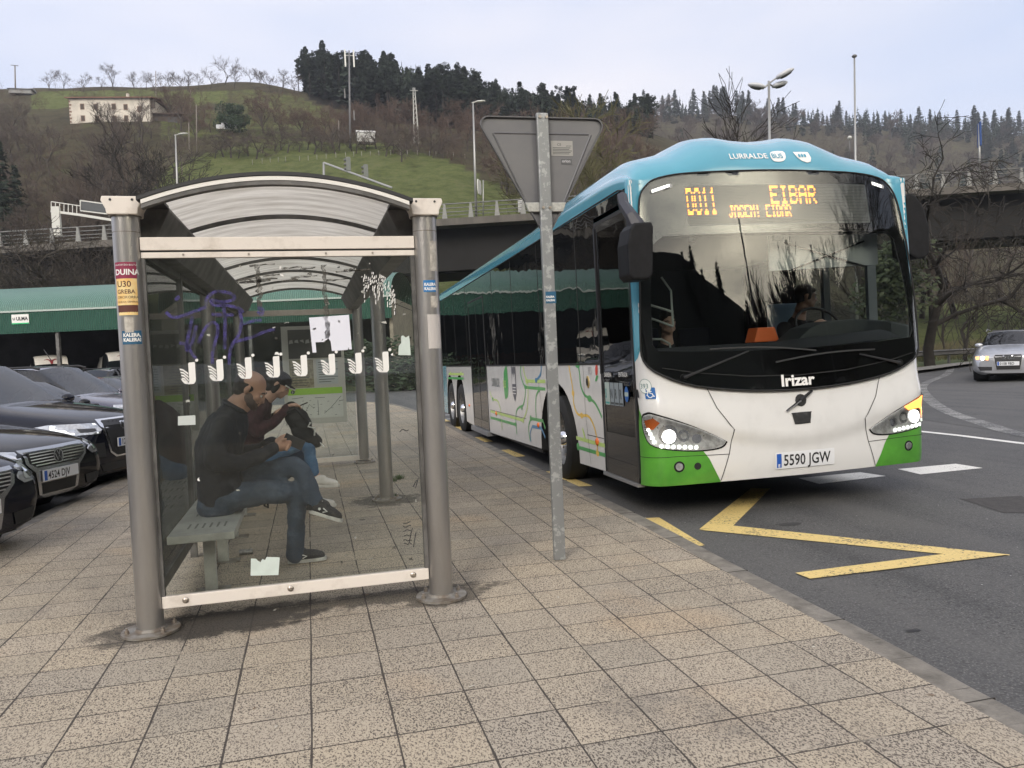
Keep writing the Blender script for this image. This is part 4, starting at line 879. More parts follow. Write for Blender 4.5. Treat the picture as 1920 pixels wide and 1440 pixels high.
# --- roof
ZT = [(0, 3.575), (.2, 3.59), (.4, 3.625), (.6, 3.60), (.75, 3.53), (.92, 3.45), (1.08, 3.415), (1.22, 3.385), (1.34, 3.30), (1.46, 3.0)]
ROOFF = 1.0
def roofz(u, v):
    a = min(abs(u), UH); b = 3.0+.275*(1-(a/UH)**5)**(1/5) if a < UH else 3.0
    h = max(0, interp(a, [p[0] for p in ZT], [p[1] for p in ZT])-b)*(1-sst(2.6, 4.6, v)); return b+h
def vfront(u):
    a = abs(u)
    for i in range(1, len(PL)):
        if a <= PL[i][0]: t = (a-PL[i-1][0])/max(1e-6, PL[i][0]-PL[i-1][0]); return lerp(PL[i-1][1], PL[i][1], t)+bv(lerp(PS[i-1], PS[i], t), 3.15)
    return .295+bv(SC, 3.15)
def rooffn(a, b):
    t = a*2-1; u = UH*math.sin(t*PI/2); vf = vfront(u*.999)
    D = .85; q = b*3.2
    if q < 1: d = D*q**2.2; v = vf+d
    else: v = vf+D+(13.72-vf-D)*((q-1)/2.2)**1.6; d = v-vf
    z = roofz(u, v)
    if d < D: z = 3.03+(z-3.03)*(1-(1-d/D)**2.3)**(1/2.3) if z > 3.03 else z
    return (u, v, z)
g = G(); g.grid(rooffn, 72, 80); g.build('roof', P_teal, bus, smooth=True)
def onroof(x, w, off=.004):
    lo, hi = 0., .85; vf = vfront(x); zt = roofz(x, vf+.5)
    for _ in range(40):
        d = (lo+hi)/2; z = 3.03+(roofz(x, vf+d)-3.03)*(1-(1-d/.85)**2.3)**(1/2.3)
        if z < w: lo = d
        else: hi = d
    return (x, vf+lo-off, w+.0006+off*.5)
g = G(); text(g, 'LURRALDE', .080, lambda x, y: onroof(-.405+x, 3.258+.02*x+y, .006), bold=.001, sx=1.06); rl = g.build('operator_lettering', M_white, bus)
leaf = lambda cx, cw, k: [(cx-.9*k, cw-.35*k), (cx-.85*k, cw+.25*k), (cx-.4*k, cw+.62*k), (cx+.9*k, cw+.66*k), (cx+.95*k, cw+.1*k), (cx+.7*k, cw-.4*k), (cx+.2*k, cw-.66*k), (cx-.6*k, cw-.66*k)]
g = G(); g.patch(smoothpoly(leaf(.112, 3.290, .088), 2), lambda x, y: onroof(x, y, .006), .03); g.build('leaf_badge', M_white, rl)
g = G(); text(g, 'BUS', .074, lambda x, y: onroof(.040+x, 3.265+y, .011), bold=.001, sx=.92); g.build('badge_lettering', P_teal, rl)
g = G(); sh_ = [(-.005, .012), (.155, .012), (.165, -.055), (.145, -.095), (.105, -.105), (.055, -.088), (.015, -.05)]; g.patch([(.295+x, 3.325+y) for x, y in sh_], lambda x, y: onroof(x, y, .006), .03); cre = g.build('crest', M_white, rl)
g = G()
for k in range(3): g.patch([(.325+.03*k, 3.275), (.345+.03*k, 3.275), (.35+.03*k, 3.300), (.335+.03*k, 3.315), (.322+.03*k, 3.300)], lambda x, y: onroof(x, y, .010), .03)
g.build('crest_mark', P_teal, cre)
# --- kerb-side flank
VD0, VD1, VE0, VE1, VB = .30, 1.25, 7.33, 8.90, 13.72
def arc(cv, rx, ry, w0, c=.30, n=16):
    a0 = math.asin(cl((w0-c)/ry, -1, 1)); return [(cv-rx*math.cos(lerp(a0, PI-a0, i/n)), c+ry*math.sin(lerp(a0, PI-a0, i/n))) for i in range(n+1)]
def sillw(v): return .30-.012*cl(v-.3, 0, 9)
for side in (-1, 1):
    nm = 'side_panel'
    if side < 0:
        spatch([(VD1, sillw(VD1)), *arc(2.95, .84, .88, .27), (VE0, .21), (VE0, 1.41), (VD1, 1.41)], 0, nm, P_white, side=side)
        spatch([(VE1, .22), *arc(10.42, .66, .92, .25), *arc(11.82, .62, .90, .25), (12.42, .25), (12.30, 1.41), (VE1, 1.41)], 0, nm, P_white, side=side)
        spatch([(VD1-.02, 1.41), (VB, 1.41), (VB, 3.0), (VD0, 3.0), (VD0, 2.885), (VD1-.02, 2.885)], -.002, 'side_glass', P_sg, side=side)
    else:
        spatch([(.28, .28), *arc(2.95, .84, .88, .27), *arc(10.42, .66, .92, .25), *arc(11.82, .62, .90, .25), (12.42, .25), (12.30, 1.41), (.28, 1.41)], 0, nm, P_white, side=side)
        spatch([(2.2, 1.41), (VB, 1.41), (VB, 3.0), (2.2, 3.0)], -.002, 'side_glass', P_sg, side=side); spatch([(.34, 2.6), (2.2, 2.6), (2.2, 3.0), (.36, 3.0)], -.002, 'side_mask', P_blk, side=side); spatch([(.32, 1.41), (2.2, 1.41), (2.2, 2.6), (.34, 2.6)], -.002, 'driver_window', glassmat('driver_window_glass', (.8, .84, .82), 1.15), side=side)
    P_tf = mat('teal_fade', (.10, .30, .38), .25, col2=(.24, .40, .46), vs=3, coat=.5)
    spatch([(12.42, .27), (VB, .27), (VB, 1.41), (12.30, 1.41)], 0, 'rear_quarter_panel', P_tf, side=side)
    for cv, rx in ((2.95, .84), (10.42, .66), (11.82, .62)):
        g = G(); A = arc(cv, rx-.0, .88 if cv < 5 else .91, .25)
        g.add([(side*UH, a, b) for a, b in A]+[(side*(UH-.42), a, b) for a, b in A], [(i, i+1, i+1+len(A), i+len(A)) for i in range(len(A)-1)]); g.add([(side*(UH-.42), a, b) for a, b in A], [tuple(range(len(A)))]); g.build('wheel_arch', P_rub, bus)
# body shell: floor, rear, underside
g = G(); g.box2((-UH+.03, .33, .27), (UH-.03, 2.0, .33)); g.box2((-UH+.45, 2.0, .25), (UH-.45, 12.4, .33)); g.box2((-UH+.03, 3.85, .20), (UH-.03, 9.7, .30)); g.box2((-UH+.03, 12.45, .25), (UH-.03, VB-.02, .35)); g.build('floor', P_blk2, bus)
g = G(); g.grid(lambda a, b: (lerp(-UH, UH, a), VB+.06*math.sin(PI*b), lerp(.27, 3.0, b)), 8, 10); g.build('rear_panel', P_teal, bus, smooth=True)
# windows: slim posts between the panes
for v in (1.9, 3.55, 5.1, 6.55, 9.2, 10.7, 12.2): g = G(); g.box2((-UH-.0015, v-.006, 1.43), (-UH+.003, v+.006, 2.98)); g.build('window_gap', P_rub, bus)
g = G(); g.box2((-UH-.006, VD1, 1.392), (-UH+.001, VE0, 1.413)); g.box2((-UH-.006, VE1, 1.392), (-UH+.001, 12.3, 1.413)); g.build('belt_trim', P_blk2, bus)
g = G(); g.tube([(-UH-.002, v, w) for v, w in ((12.9, 2.99), (5, 3.0), (1.5, 3.015), (.5, 3.015), (.36, 2.985), (.315, 2.90))], .008, 5); g.build('cant_rail_seam', P_rub, bus)
# --- front door
def door(v0, v1, w0, w1, leaves, name):
    d = bpy.data.objects.new(name, G().box2((-UH-.004, v0-.03, w0+.05), (-UH+.012, v0, w1)).box2((-UH-.004, v1, w0+.05), (-UH+.012, v1+.03, w1)).box2((-UH-.004, v0-.03, w1), (-UH+.012, v1+.03, w1+.035)).mesh(name, P_blk2)); COL.objects.link(d); d.parent = bus
    n = leaves
    for i in range(n):
        a, b = lerp(v0, v1, i/n), lerp(v0, v1, (i+1)/n); f = .045
        g = G()
        for q in (((a+.004, w0), (a+f, w1)), ((b-f, w0), (b-.004, w1)), ((a+f, w0), (b-f, w0+.16)), ((a+f, w1-.07), (b-f, w1))): g.box2((-UH-.002, q[0][0], q[0][1]), (-UH+.016, q[1][0], q[1][1]))
        lf = g.build('door_leaf', P_blk, d, bevel=.003)
        g = G(); g.box2((-UH+.003, a+f, w0+.16), (-UH+.007, b-f, w1-.07)); g.build('door_glass', P_dg if name == 'front_door' else P_sg, lf)
        g = G(); g.box2((-UH+.0, a+f, w0+.16), (-UH+.0025, b-f, w0+.42)); 
        if name == 'front_door': g.build('door_lower_panel', P_blk, lf)
    return d
fd = door(VD0+.03, VD1-.05, .29, 2.80, 1, 'front_door'); md = door(VE0+.04, VE1-.04, .23, 2.62, 2, 'middle_door')
g = G(); g.box2((-UH-.02, VD0+.03, .255), (-UH+.05, VE0 if False else VD1+.02, .285)); g.build('door_sill', mat('sill_grey', (.22, .22, .22), .5), fd)
g = G(); g.box2((-UH-.05, VE0, .14), (-UH+.2, VE1+.1, .22)); g.build('door_step', mat('sill_grey', (.22, .22, .22), .5), md)
g = G(); g.tube([(-UH-.012, 1.205, 1.3), (-UH-.012, 1.205, 2.78)], .010, 6); g.build('door_handrail', mat('rail_dark', (.06, .06, .065), .3, metal=.7), fd)
def stext(body, v0, w0, size, m, name, parent, off=.006, **k):
    g = G(); text(g, body, size, lambda x, y: (-UH-off, v0-x, w0+y), **k); return g.build(name, m, parent)
stext('SARRERA', 1.13, 1.27, .062, M_white, 'door_lettering', fd, bold=.0008, sx=.82); stext('ENTRADA', .72, 1.275, .062, M_white, 'door_lettering', fd, bold=.0008, sx=.82)
M_npale = mat('notice_pale', (.42, .50, .47), .5); M_ngrey = mat('notice_grey', (.26, .30, .33), .5)
for i, (a, b) in enumerate(((1.13, 1.00), (.985, .875), (.86, .745), (.73, .63))):
    g = G(); g.box2((-UH-.0055, b, .99), (-UH-.0045, a, 1.215)); nn_ = g.build('door_notice', M_npale if i == 0 else M_ngrey, fd)
    g = G(); text(g, 'SNRR'[i], .13, lambda x, y: (-UH-.007, a-.012-x, 1.06+y), sx=.62, bold=.003); g.box2((-UH-.0065, b+.01, 1.0), (-UH-.006, a-.01, 1.02)); g.build('notice_print', M_ink if i else mat('notice_teal', (.05, .30, .28), .5), nn_)
g = G(); g.prism(circ(.535, 1.11, .05, 18, .075), -1, 0, lambda x, y, z: (-UH-.005+z*.001, x, y)); g.build('round_sticker', mat('round_blue', (.03, .13, .42), .5), fd); g = G(); g.prism(rrect(.49, 1.09, .58, 1.13, .01), -1, 0, lambda x, y, z: (-UH-.0065+z*.001, x, y)); g.build('sticker_band', M_npale, fd)
# --- flank graphics
z1 = lambda x, y: SD(1040+x*.19437, 640+y*.19437); z2 = lambda x, y: SD(810+x*.20833, 560+y*.20833)
C_lime = mat('line_lime', (.50, .68, .20), .35, coat=.3); C_grn = mat('line_green', (.07, .36, .10), .35, coat=.3); C_yel = mat('line_yellow', (.80, .52, .08), .35, coat=.3); C_blu = mat('line_blue', (.05, .22, .42), .35, coat=.3); C_dk = mat('line_dark', (.12, .14, .14), .4)
SP = lambda v, w: (-UH-.0022, v, w)
def line(pts, w, m, smooth=4, nm='flank_line', z=0.):
    g = G(); P = smoothpoly(pts, smooth, False) if smooth > 1 else pts; ribbon(g, P, w, lambda v, ww: (-UH-.0022-z, v, ww)); g.build(nm, m, bus)
def blob(p, r, m, z=.0006, ry=None):
    g = G(); g.patch(circ(p[0], p[1], r, 12, ry), lambda v, w: (-UH-.0022-z, v, w), 1); g.build('flank_dot', m, bus)
line([z1(135, 218), z1(158, 350), z1(178, 480), z1(185, 600), z1(215, 690), z1(262, 715), z1(318, 718), z1(360, 770), z1(395, 870), z1(408, 960), z1(414, 1090)], .030, C_yel)
for p in (z1(179, 500), z1(262, 715), z1(416, 1080)): blob(p, .05, C_yel, ry=.035)
line([z1(225, 215), z1(240, 300), z1(252, 420), z1(285, 510), z1(335, 550), z1(385, 590), z1(425, 660), z1(458, 735)], .032, C_grn); blob(z1(338, 553), .075, C_grn, ry=.038); blob(z1(222, 232), .08, C_grn, ry=.03)
line([z1(210, 930), z1(490, 1008)], .042, C_lime, 1); line([z1(270, 840), z1(296, 945)], .04, C_lime, 1); line([z1(222, 1020), z1(492, 1100)], .042, C_grn, 1); blob(z1(228, 1015), .05, C_grn, ry=.045)
line([z2(818, 598), z2(835, 690), z2(858, 742), z2(865, 850), z2(855, 1000), z2(820, 1095)], .034, C_lime); line([z2(850, 742), z2(1020, 745)], .045, C_lime, 1); line([z2(528, 1012), z2(820, 1095)], .045, C_lime, 1)
line([z2(800, 598), z2(800, 690), z2(825, 770), z2(842, 800), z2(838, 880), z2(820, 960), z2(790, 975), z2(762, 1010), z2(755, 1100), z2(765, 1220)], .032, C_grn); line([z2(840, 797), z2(1020, 815)], .042, C_grn, 1)
line([z2(528, 1070), z2(755, 1133)], .045, C_grn, 1); line([z2(520, 830), z2(545, 900), z2(590, 920), z2(615, 990), z2(628, 1100), z2(632, 1180)], .03, C_lime)
line([z2(985, 598), z2(978, 680), z2(940, 735)], .04, C_blu); blob(z2(938, 735), .06, C_blu, ry=.035); line([z2(965, 820), z2(938, 880), z2(935, 1000), z2(940, 1085)], .034, C_grn); line([z2(890, 1078), z2(1000, 1100), z2(1022, 1170)], .045, C_grn, 1)
line([z2(890, 1080), z2(870, 1160), z2(885, 1280)], .035, C_grn); line([z2(905, 1150), z2(985, 1165), z2(1022, 1250)], .045, C_blu, 1); line([z2(905, 1150), z2(885, 1210), z2(892, 1290)], .03, C_blu)
for p, m in ((z2(840, 797), C_grn), (z2(850, 742), C_lime), (z2(962, 815), C_grn), (z2(808, 980), C_grn), (z2(890, 1075), C_grn), (z2(755, 1133), C_grn), (z2(548, 905), C_grn), (z2(820, 1095), C_lime)): blob(p, .055, m, ry=.04)
line([z2(145, 715), z2(285, 718)], .05, C_grn, 1); line([z2(150, 678), z2(285, 680)], .05, C_lime, 1)
for p in (z2(165, 672), z2(262, 672)): blob(p, .09, C_lime, ry=.04)
# logo by the middle door, crest, PESA mark
v0, w0 = z2(540, 775); stext('LURRALDE', v0, w0-.02, .20, C_dk, 'flank_lettering', bus, .003, bold=.003, sx=.66)
vl, wl = z2(667, 757); g = G(); hh = .25; g.patch(smoothpoly([(vl+.12, wl-hh), (vl+.17, wl-.1), (vl+.12, wl+.16), (vl-.02, wl+hh), (vl-.12, wl+hh), (vl-.15, wl), (vl-.10, wl-.2), (vl+.02, wl-hh)], 3), lambda v, w: (-UH-.0030, v, w), 1); lf_ = g.build('leaf_badge', C_grn, bus); stext('BUS', vl+.20, wl-.08, .17, C_lime, 'badge_lettering', lf_, .0045, bold=.003, sx=.66)
vs_, ws_ = z2(740, 768); g = G(); g.patch([(vs_+.14, ws_+.26), (vs_-.14, ws_+.26), (vs_-.13, ws_-.14), (vs_, ws_-.27), (vs_+.13, ws_-.14)], lambda v, w: (-UH-.003, v, w), 1); cr_ = g.build('crest', mat('crest_grey', (.10, .10, .12), .4), bus)
g = G()
for k in range(3): g.patch([(vs_+.10-.07*k, ws_), (vs_+.05-.07*k, ws_), (vs_+.06-.07*k, ws_+.13), (vs_+.075-.07*k, ws_+.17), (vs_+.09-.07*k, ws_+.13)], lambda v, w: (-UH-.0042, v, w), 1)
for k in range(3): ribbon(g, [(vs_+.11-.03*i, ws_-.06-.045*k+.012*(i % 2)) for i in range(8)], .014, lambda v, w: (-UH-.0042, v, w))
g.build('crest_mark', M_white, cr_)
v0, w0 = z1(325, 318); stext('PES', v0, w0, .115, mat('pesa_grey', (.33, .32, .33), .4), 'pesa_lettering', bus, .003, sx=.72)
v0, w0 = z1(402, 275); g = G(); g.patch(smoothpoly([(v0+.03, w0-.05), (v0+.02, w0+.03), (v0-.03, w0+.075), (v0-.05, w0+.02), (v0-.03, w0-.05)], 2), lambda v, w: (-UH-.003, v, w), 1); g.build('flower_mark', mat('flower_red', (.62, .06, .04), .4), bus); g = G(); g.patch([(v0+.06, w0-.12), (v0+.0, w0-.06), (v0-.06, w0-.06), (v0, w0-.12)], lambda v, w: (-UH-.003, v, w), 1); g.build('flower_leaf', C_grn, bus)
# seams, marker lamps, round door button
for pts in ([z1(272, 215), z1(300, 700), z1(352, 1180)], [z1(318, 900), z1(478, 938)], [z2(962, 760), z2(1000, 1080), z2(1030, 1330)], [z2(620, 1090), z2(632, 1180)], [z2(525, 1000), z2(850, 1080)], [z2(490, 600), z2(535, 1150)]): line(pts, .007, P_rub, 1, 'panel_seam', .0004)
for p, s in ((z1(414, 968), .045), (z2(960, 1137), .04), (z2(580, 1032), .04), (z2(338, 960), .03)):
    g = G(); g.sphere((-UH-.004, p[0], p[1]), (.02, s, s*.95), 12); g.build('side_marker', P_ambo, bus, smooth=True)
p = z1(322, 392); g = G(); g.sphere((-UH-.002, *p), (.012, .055, .07), 14); bt = g.build('door_button', mat('button_brass', (.55, .40, .16), .35, metal=.6), bus, smooth=True); g = G(); g.sphere((-UH-.012, *p), (.008, .032, .045), 12); g.build('button_centre', P_blk2, bt, smooth=True)
# --- wheels
def bwheel(u, v, w, r=.525, steer=0.):
    o = empty('wheel'); o.parent = bus; o.location = (u, v, w); s = -1 if u < 0 else 1; o.rotation_euler = (0, 0, steer)
    g = G(); g.lathe([(r*.60, 0), (r*.63, .02*s), (r*.92, .03*s), (r, .0), (r, -.20*s), (r*.92, -.24*s), (r*.6, -.22*s)], n=40, axis='X'); g.build('tyre', P_rub, o, auto=40)
    g = G(); g.lathe([(0, -.05*s), (.12, -.05*s), (.19, -.075*s), (r*.55, -.09*s), (r*.60, .005*s), (r*.625, .012*s)], n=32, axis='X'); rm = g.build('rim', mat('rim_steel', (.28, .28, .28), .4, metal=.6, var=.3, vs=20), o, auto=35)
    g = G()
    for k in range(10): a = 2*PI*k/10; g.cyl((-.085*s if s > 0 else .085-.02, .225*math.cos(a), .225*math.sin(a)), .016, .035*s if s > 0 else -.02, 8, axis='X')
    g.box2((0, 0, 0), (.0, .0, .0)) if False else None; g.build('wheel_nuts', M_bolt, rm)
    g = G(); g.lathe([(0, .05*s), (.05, .045*s), (.085, .01*s), (.10, -.05*s)], n=20, axis='X'); g.build('hub', P_chr, rm, auto=40)
for s in (-1, 1):
    bwheel(s*(UH-.03), 2.9, .485, steer=R(-4)); bwheel(s*(UH-.03), 10.42, .485); bwheel(s*(UH-.03), 11.82, .485)
# --- mirrors
def prism_uw(poly, v0, v1, name, m, parent, bev=.02):
    g = G(); g.prism(poly, v0, v1, lambda x, y, z: (x, z, y)); return g.build(name, m, parent, bevel=bev)
P_mir = mat('mirror_plastic', (.012, .012, .014), .6, var=.3, vs=14, spec=.25)
v0 = -.12; pts = [FR(x, y, v0) for x, y in ((1174, 432), (1182, 421), (1213, 419), (1217, 428), (1216, 515), (1209, 526), (1180, 527), (1172, 518), (1169, 460))]
mir = prism_uw(pts, v0-.10, v0+.16, 'mirror', P_mir, bus)
g = G(); q = lambda x, y, v: (lambda a: (a[0], v, a[1]))(FR(x, y, v)); g.tube([q(1166, 368, .16), q(1170, 385, .06), q(1184, 405, -.10), q(1194, 424, -.12)], [.05, .05, .055, .075], 6); g.build('mirror_arm', mat('mirror_arm', (.035, .035, .045), .5), mir, bevel=.006)
pts = [FR(x, y, .52) for x, y in ((1684, 376), (1690, 366), (1702, 371), (1717, 395), (1727, 430), (1727, 478), (1718, 487), (1704, 488), (1690, 480), (1684, 420))]; prism_uw(pts, .40, .66, 'mirror', P_mir, bus)
# --- inside, seen through the windscreen and the door
g = G(); g.box2((-UH+.05, 3.4, .35), (UH-.05, 3.45, 3.1)); g.build('saloon_partition', P_int, bus)
g = G(); g.box2((-1.35, .45, 2.56), (1.35, 3.4, 2.60)); g.build('cab_ceiling', P_int, bus)
g = G(); g.grid(lambda a, b: (lambda s: (plan(s)[0]*.97, plan(s)[1]+.10+.55*b, 1.44+.10*math.sin(b*PI*.8)-.02*b+.05*max(0, s)))(lerp(-1.3, 1.3, a)), 30, 8); g.build('dashboard', mat('dash', (.05, .055, .06), .7), bus, smooth=True)
# instrument binnacle in front of the driver
bn_ = [FR(x, y, .75) for x, y in ((1470, 642), (1500, 615), (1530, 604), (1580, 600), (1640, 603), (1685, 612), (1690, 640))]
g = G(); g.prism(bn_+[(1.3, 1.35), (.1, 1.35)], .55, .95, lambda x, y, z: (x, z, y)); g.build('binnacle', mat('dash2', (.055, .065, .068), .65), bus, bevel=.02)
sw = FR(1540, 606, .92); g = G(); g.tube([(sw[0]+.26*math.cos(a), .98+.10*math.sin(a), sw[1]-.02+.19*math.sin(a)) for a in [2*PI*i/24 for i in range(25)]], .016, 6, cap=False); g.build('steering_wheel', P_blk2, bus, smooth=True)
bl = [FR(x, y, .45) for x, y in ((1440, 442), (1643, 440), (1645, 496), (1442, 508))]
g = G(); g.prism(bl, .44, .455, lambda x, y, z: (x, z, y)); sb = g.build('sun_blind', mat('blind_cloth', (.50, .54, .53), .8), bus)
g = G(); g.tube([q(1470, 455, .43), q(1625, 500, .42)], .010, 5); g.tube([q(1480, 508, .43), q(1620, 452, .42)], .010, 5); g.build('blind_arm', P_int, sb)
g = G(); a = FR(1437, 614, 1.2); b = FR(1452, 640, 1.2); c0 = FR(1405, 640, 1.2); g.prism([(c0[0], b[1]), (b[0], b[1]), (a[0]+.04, a[1]), (c0[0]+.05, a[1])], 1.1, 1.3, lambda x, y, z: (x, z, y)); g.build('ticket_machine', mat('orange_plastic', (.75, .16, .04), .5), bus, bevel=.01)
M_rail = mat('pale_handrail', (.45, .50, .47), .4)
g = G(); r0 = lambda x, y: q(x, y, 1.0)
for pl_ in ([r0(1206, 580), r0(1206, 660), r0(1255, 660)], [r0(1206, 592), r0(1262, 612)], [r0(1206, 568), r0(1262, 585)], [r0(1212, 636), r0(1240, 636), r0(1256, 645), r0(1258, 660)], [r0(1240, 520), r0(1258, 545), r0(1262, 612)]): g.tube(pl_, .012, 6)
g.build('door_handrails', M_rail, bus)
g = G(); z = FR(1540, 505, 1.6); g.box2((z[0]-.05, 1.5, 1.3), (z[0]+.03, 1.56, 2.55)); z2_ = FR(1635, 505, 1.4); g.box2((z2_[0]-.06, 1.4, 1.3), (z2_[0]+.05, 1.45, 2.55)); g.build('cab_post', P_int2, bus)
def busseat(u, v, w=.75, m=None):
    o = empty('passenger_seat'); o.parent = bus; o.location = (u, v, w)
    g = G(); g.box((0, 0, 0), (.44, .44, .10)); g.build('seat_cushion', m, o, bevel=.03); g = G(); g.box((0, .24, .40), (.44, .10, .75)); g.build('seat_back', m, o, bevel=.04)
P_seat = mat('seat_navy', (.02, .025, .05), .8); P_seat2 = mat('seat_sky', (.22, .34, .44), .7)
busseat(-.55, 2.1, 1.0, P_seat); busseat(-1.0, 2.9, 1.0, P_seat); busseat(.55, 2.95, 1.0, P_seat)
dsx = FR(1478, 600, 1.55); g = G(); g.box((dsx[0], 1.62, dsx[1]-.12), (.42, .10, .62)); g.build('driver_seat', P_seat2, bus, bevel=.05)
g = G(); z = FR(1142, 625, 1.0); zz = SD(1142, 610, -1.0); g.box((-1.0, zz[0], zz[1]-.1), (.12, .12, .42)); g.build('validator', mat('orange_plastic', (.75, .16, .04), .5), bus, bevel=.02)
g = G(); g.box((FR(1296, 450, .35)[0], .33, FR(1296, 450, .35)[1]), (.05, .01, .04)); g.build('screen_sticker', M_white, bus); g = G(); z = FR(1456, 446, .33); g.box((z[0], .33, z[1]), (.07, .04, .05)); g.build('screen_sensor', M_white, bus)
# ------------------------------------------------------------------ hills
KX = [-900, -100, 0, 100, 300, 480, 560, 700, 850, 1000, 1180, 1350, 1500, 1700, 1920, 2600]
ROWS = [(60, None), (75, [620, 610, 600, 590, 580, 575, 572, 568, 562, 562, 562, 590, 600, 605, 608, 600]),
 (95, [515, 510, 505, 505, 505, 505, 505, 505, 500, 500, 510, 540, 560, 570, 572, 560]),
 (118, [430, 430, 430, 425, 415, 410, 408, 408, 408, 420, 440, 480, 510, 530, 540, 540]),
 (150, [340, 340, 335, 330, 325, 318, 310, 305, 310, 330, 345, 400, 450, 480, 490, 490]),
 (185, [262, 255, 250, 247, 240, 262, 266, 268, 262, 262, 265, 320, 380, 420, 440, 440]),
 (215, [200, 198, 196, 196, 198, 208, 215, 225, 235, 245, 250, 300, 350, 380, 400, 400]),
 (250, [170, 168, 167, 166, 163, 158, 170, 190, 205, 215, 235, 290, 335, 365, 390, 390]),
 (300, [178, 176, 175, 174, 172, 168, 180, 200, 215, 225, 250, 300, 345, 375, 400, 400])]
FKX = [700, 1000, 1180, 1350, 1500, 1700, 1920, 2600]
FROWS = [(240, [420, 380, 370, 390, 430, 470, 480, 480]), (300, [360, 330, 330, 345, 380, 425, 440, 450]), (420, [300, 262, 262, 278, 300, 325, 345, 350]), (560, [250, 222, 216, 214, 232, 242, 254, 262]), (680, [262, 232, 228, 226, 244, 254, 266, 274])]
def hpt(px, d, keys=KX, rows=ROWS, bump=1.):
    for i in range(len(rows)-1):
        if d <= rows[i+1][0] or i == len(rows)-2: a, b = rows[i], rows[i+1]; break
    t = cl((d-a[0])/(b[0]-a[0]), 0, 1)
    def P(rw):
        if rw[1] is None: p = at(px, 660, rw[0]); p.z = gz(p.x, p.y)-.35; return p
        return at(px, interp(px, keys, rw[1]), rw[0])
    pa, pb = P(a), P(b); p = pa.lerp(pb, t); n = noise.noise(Vector((p.x*.03, p.y*.03, 0)))*2.2+noise.noise(Vector((p.x*.12, p.y*.12, 3)))*.5
    p.z += n*bump*sst(60, 100, d)*.7; return p
def topx(p):
    d = p-Vector((0, 0, EYE)); z = d.dot(_fw); return 960+F_PX*d.dot(_r2)/z, 720-F_PX*d.dot(_u2)/z
MEAD = [[(325, 305), (400, 285), (470, 262), (720, 268), (840, 300), (900, 330), (980, 370), (1010, 400), (1010, 610), (780, 640), (310, 640), (300, 420), (270, 370)],
        [(55, 172), (220, 168), (430, 172), (415, 195), (330, 200), (300, 192), (130, 182), (120, 205), (60, 205)], [(1690, 575), (1830, 570), (2100, 590), (2100, 645), (1690, 660)]]
def terrain_mat():
    m, n, o = newmat('hillside_cover'); N = n.nodes.new; K = n.links.new
    b = N('ShaderNodeBsdfPrincipled'); b.inputs['Roughness'].default_value = .95; b.inputs['Specular IOR Level'].default_value = .1; K(b.outputs[0], o.inputs[0])
    t = N('ShaderNodeTexCoord'); at_ = N('ShaderNodeAttribute'); at_.attribute_name = 'cover'
    def ns(s, d=5, r=.6):
        q = N('ShaderNodeTexNoise'); q.inputs['Scale'].default_value = s; q.inputs['Detail'].default_value = d; q.inputs['Roughness'].default_value = r; K(t.outputs['Object'], q.inputs['Vector']); return q.outputs[0]
    def ramp(x, cols):
        q = N('ShaderNodeValToRGB'); e = q.color_ramp.elements
        while len(e) < len(cols): e.new(.5)
        for i, (p, c) in enumerate(cols): e[i].position = p; e[i].color = (*c, 1)
        K(x, q.inputs[0]); return q.outputs[0]
    grass = ramp(ns(.32, 10, .78), [(.30, (.055, .058, .024)), (.44, (.098, .118, .040)), (.55, (.132, .152, .056)), (.70, (.165, .155, .080))])
    scrub = ramp(ns(.18, 8, .75), [(.3, (.032, .030, .020)), (.44, (.066, .058, .036)), (.56, (.088, .076, .046)), (.68, (.082, .092, .040))])
    ad = N('ShaderNodeMath'); ad.operation = 'ADD'; K(at_.outputs['Fac'], ad.inputs[0])
    s2 = N('ShaderNodeMath'); s2.operation = 'MULTIPLY_ADD'; s2.inputs[1].default_value = 1.6; s2.inputs[2].default_value = -.8; K(ns(.10, 9, .8), s2.inputs[0]); K(s2.outputs[0], ad.inputs[1])
    r = N('ShaderNodeMapRange'); r.inputs[1].default_value = .36; r.inputs[2].default_value = .66; K(ad.outputs[0], r.inputs[0])
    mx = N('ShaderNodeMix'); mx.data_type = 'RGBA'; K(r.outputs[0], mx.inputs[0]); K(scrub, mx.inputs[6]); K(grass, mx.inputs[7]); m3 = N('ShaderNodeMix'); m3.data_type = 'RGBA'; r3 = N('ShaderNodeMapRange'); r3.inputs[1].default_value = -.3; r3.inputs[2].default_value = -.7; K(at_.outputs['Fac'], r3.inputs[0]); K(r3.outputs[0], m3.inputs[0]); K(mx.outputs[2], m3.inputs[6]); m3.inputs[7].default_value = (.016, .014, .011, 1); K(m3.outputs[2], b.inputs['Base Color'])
    bp = N('ShaderNodeBump'); bp.inputs['Strength'].default_value = 1; bp.inputs['Distance'].default_value = 1.1; K(ns(.55, 8, .8), bp.inputs['Height']); K(bp.outputs[0], b.inputs['Normal']); return m
M_terr = terrain_mat()
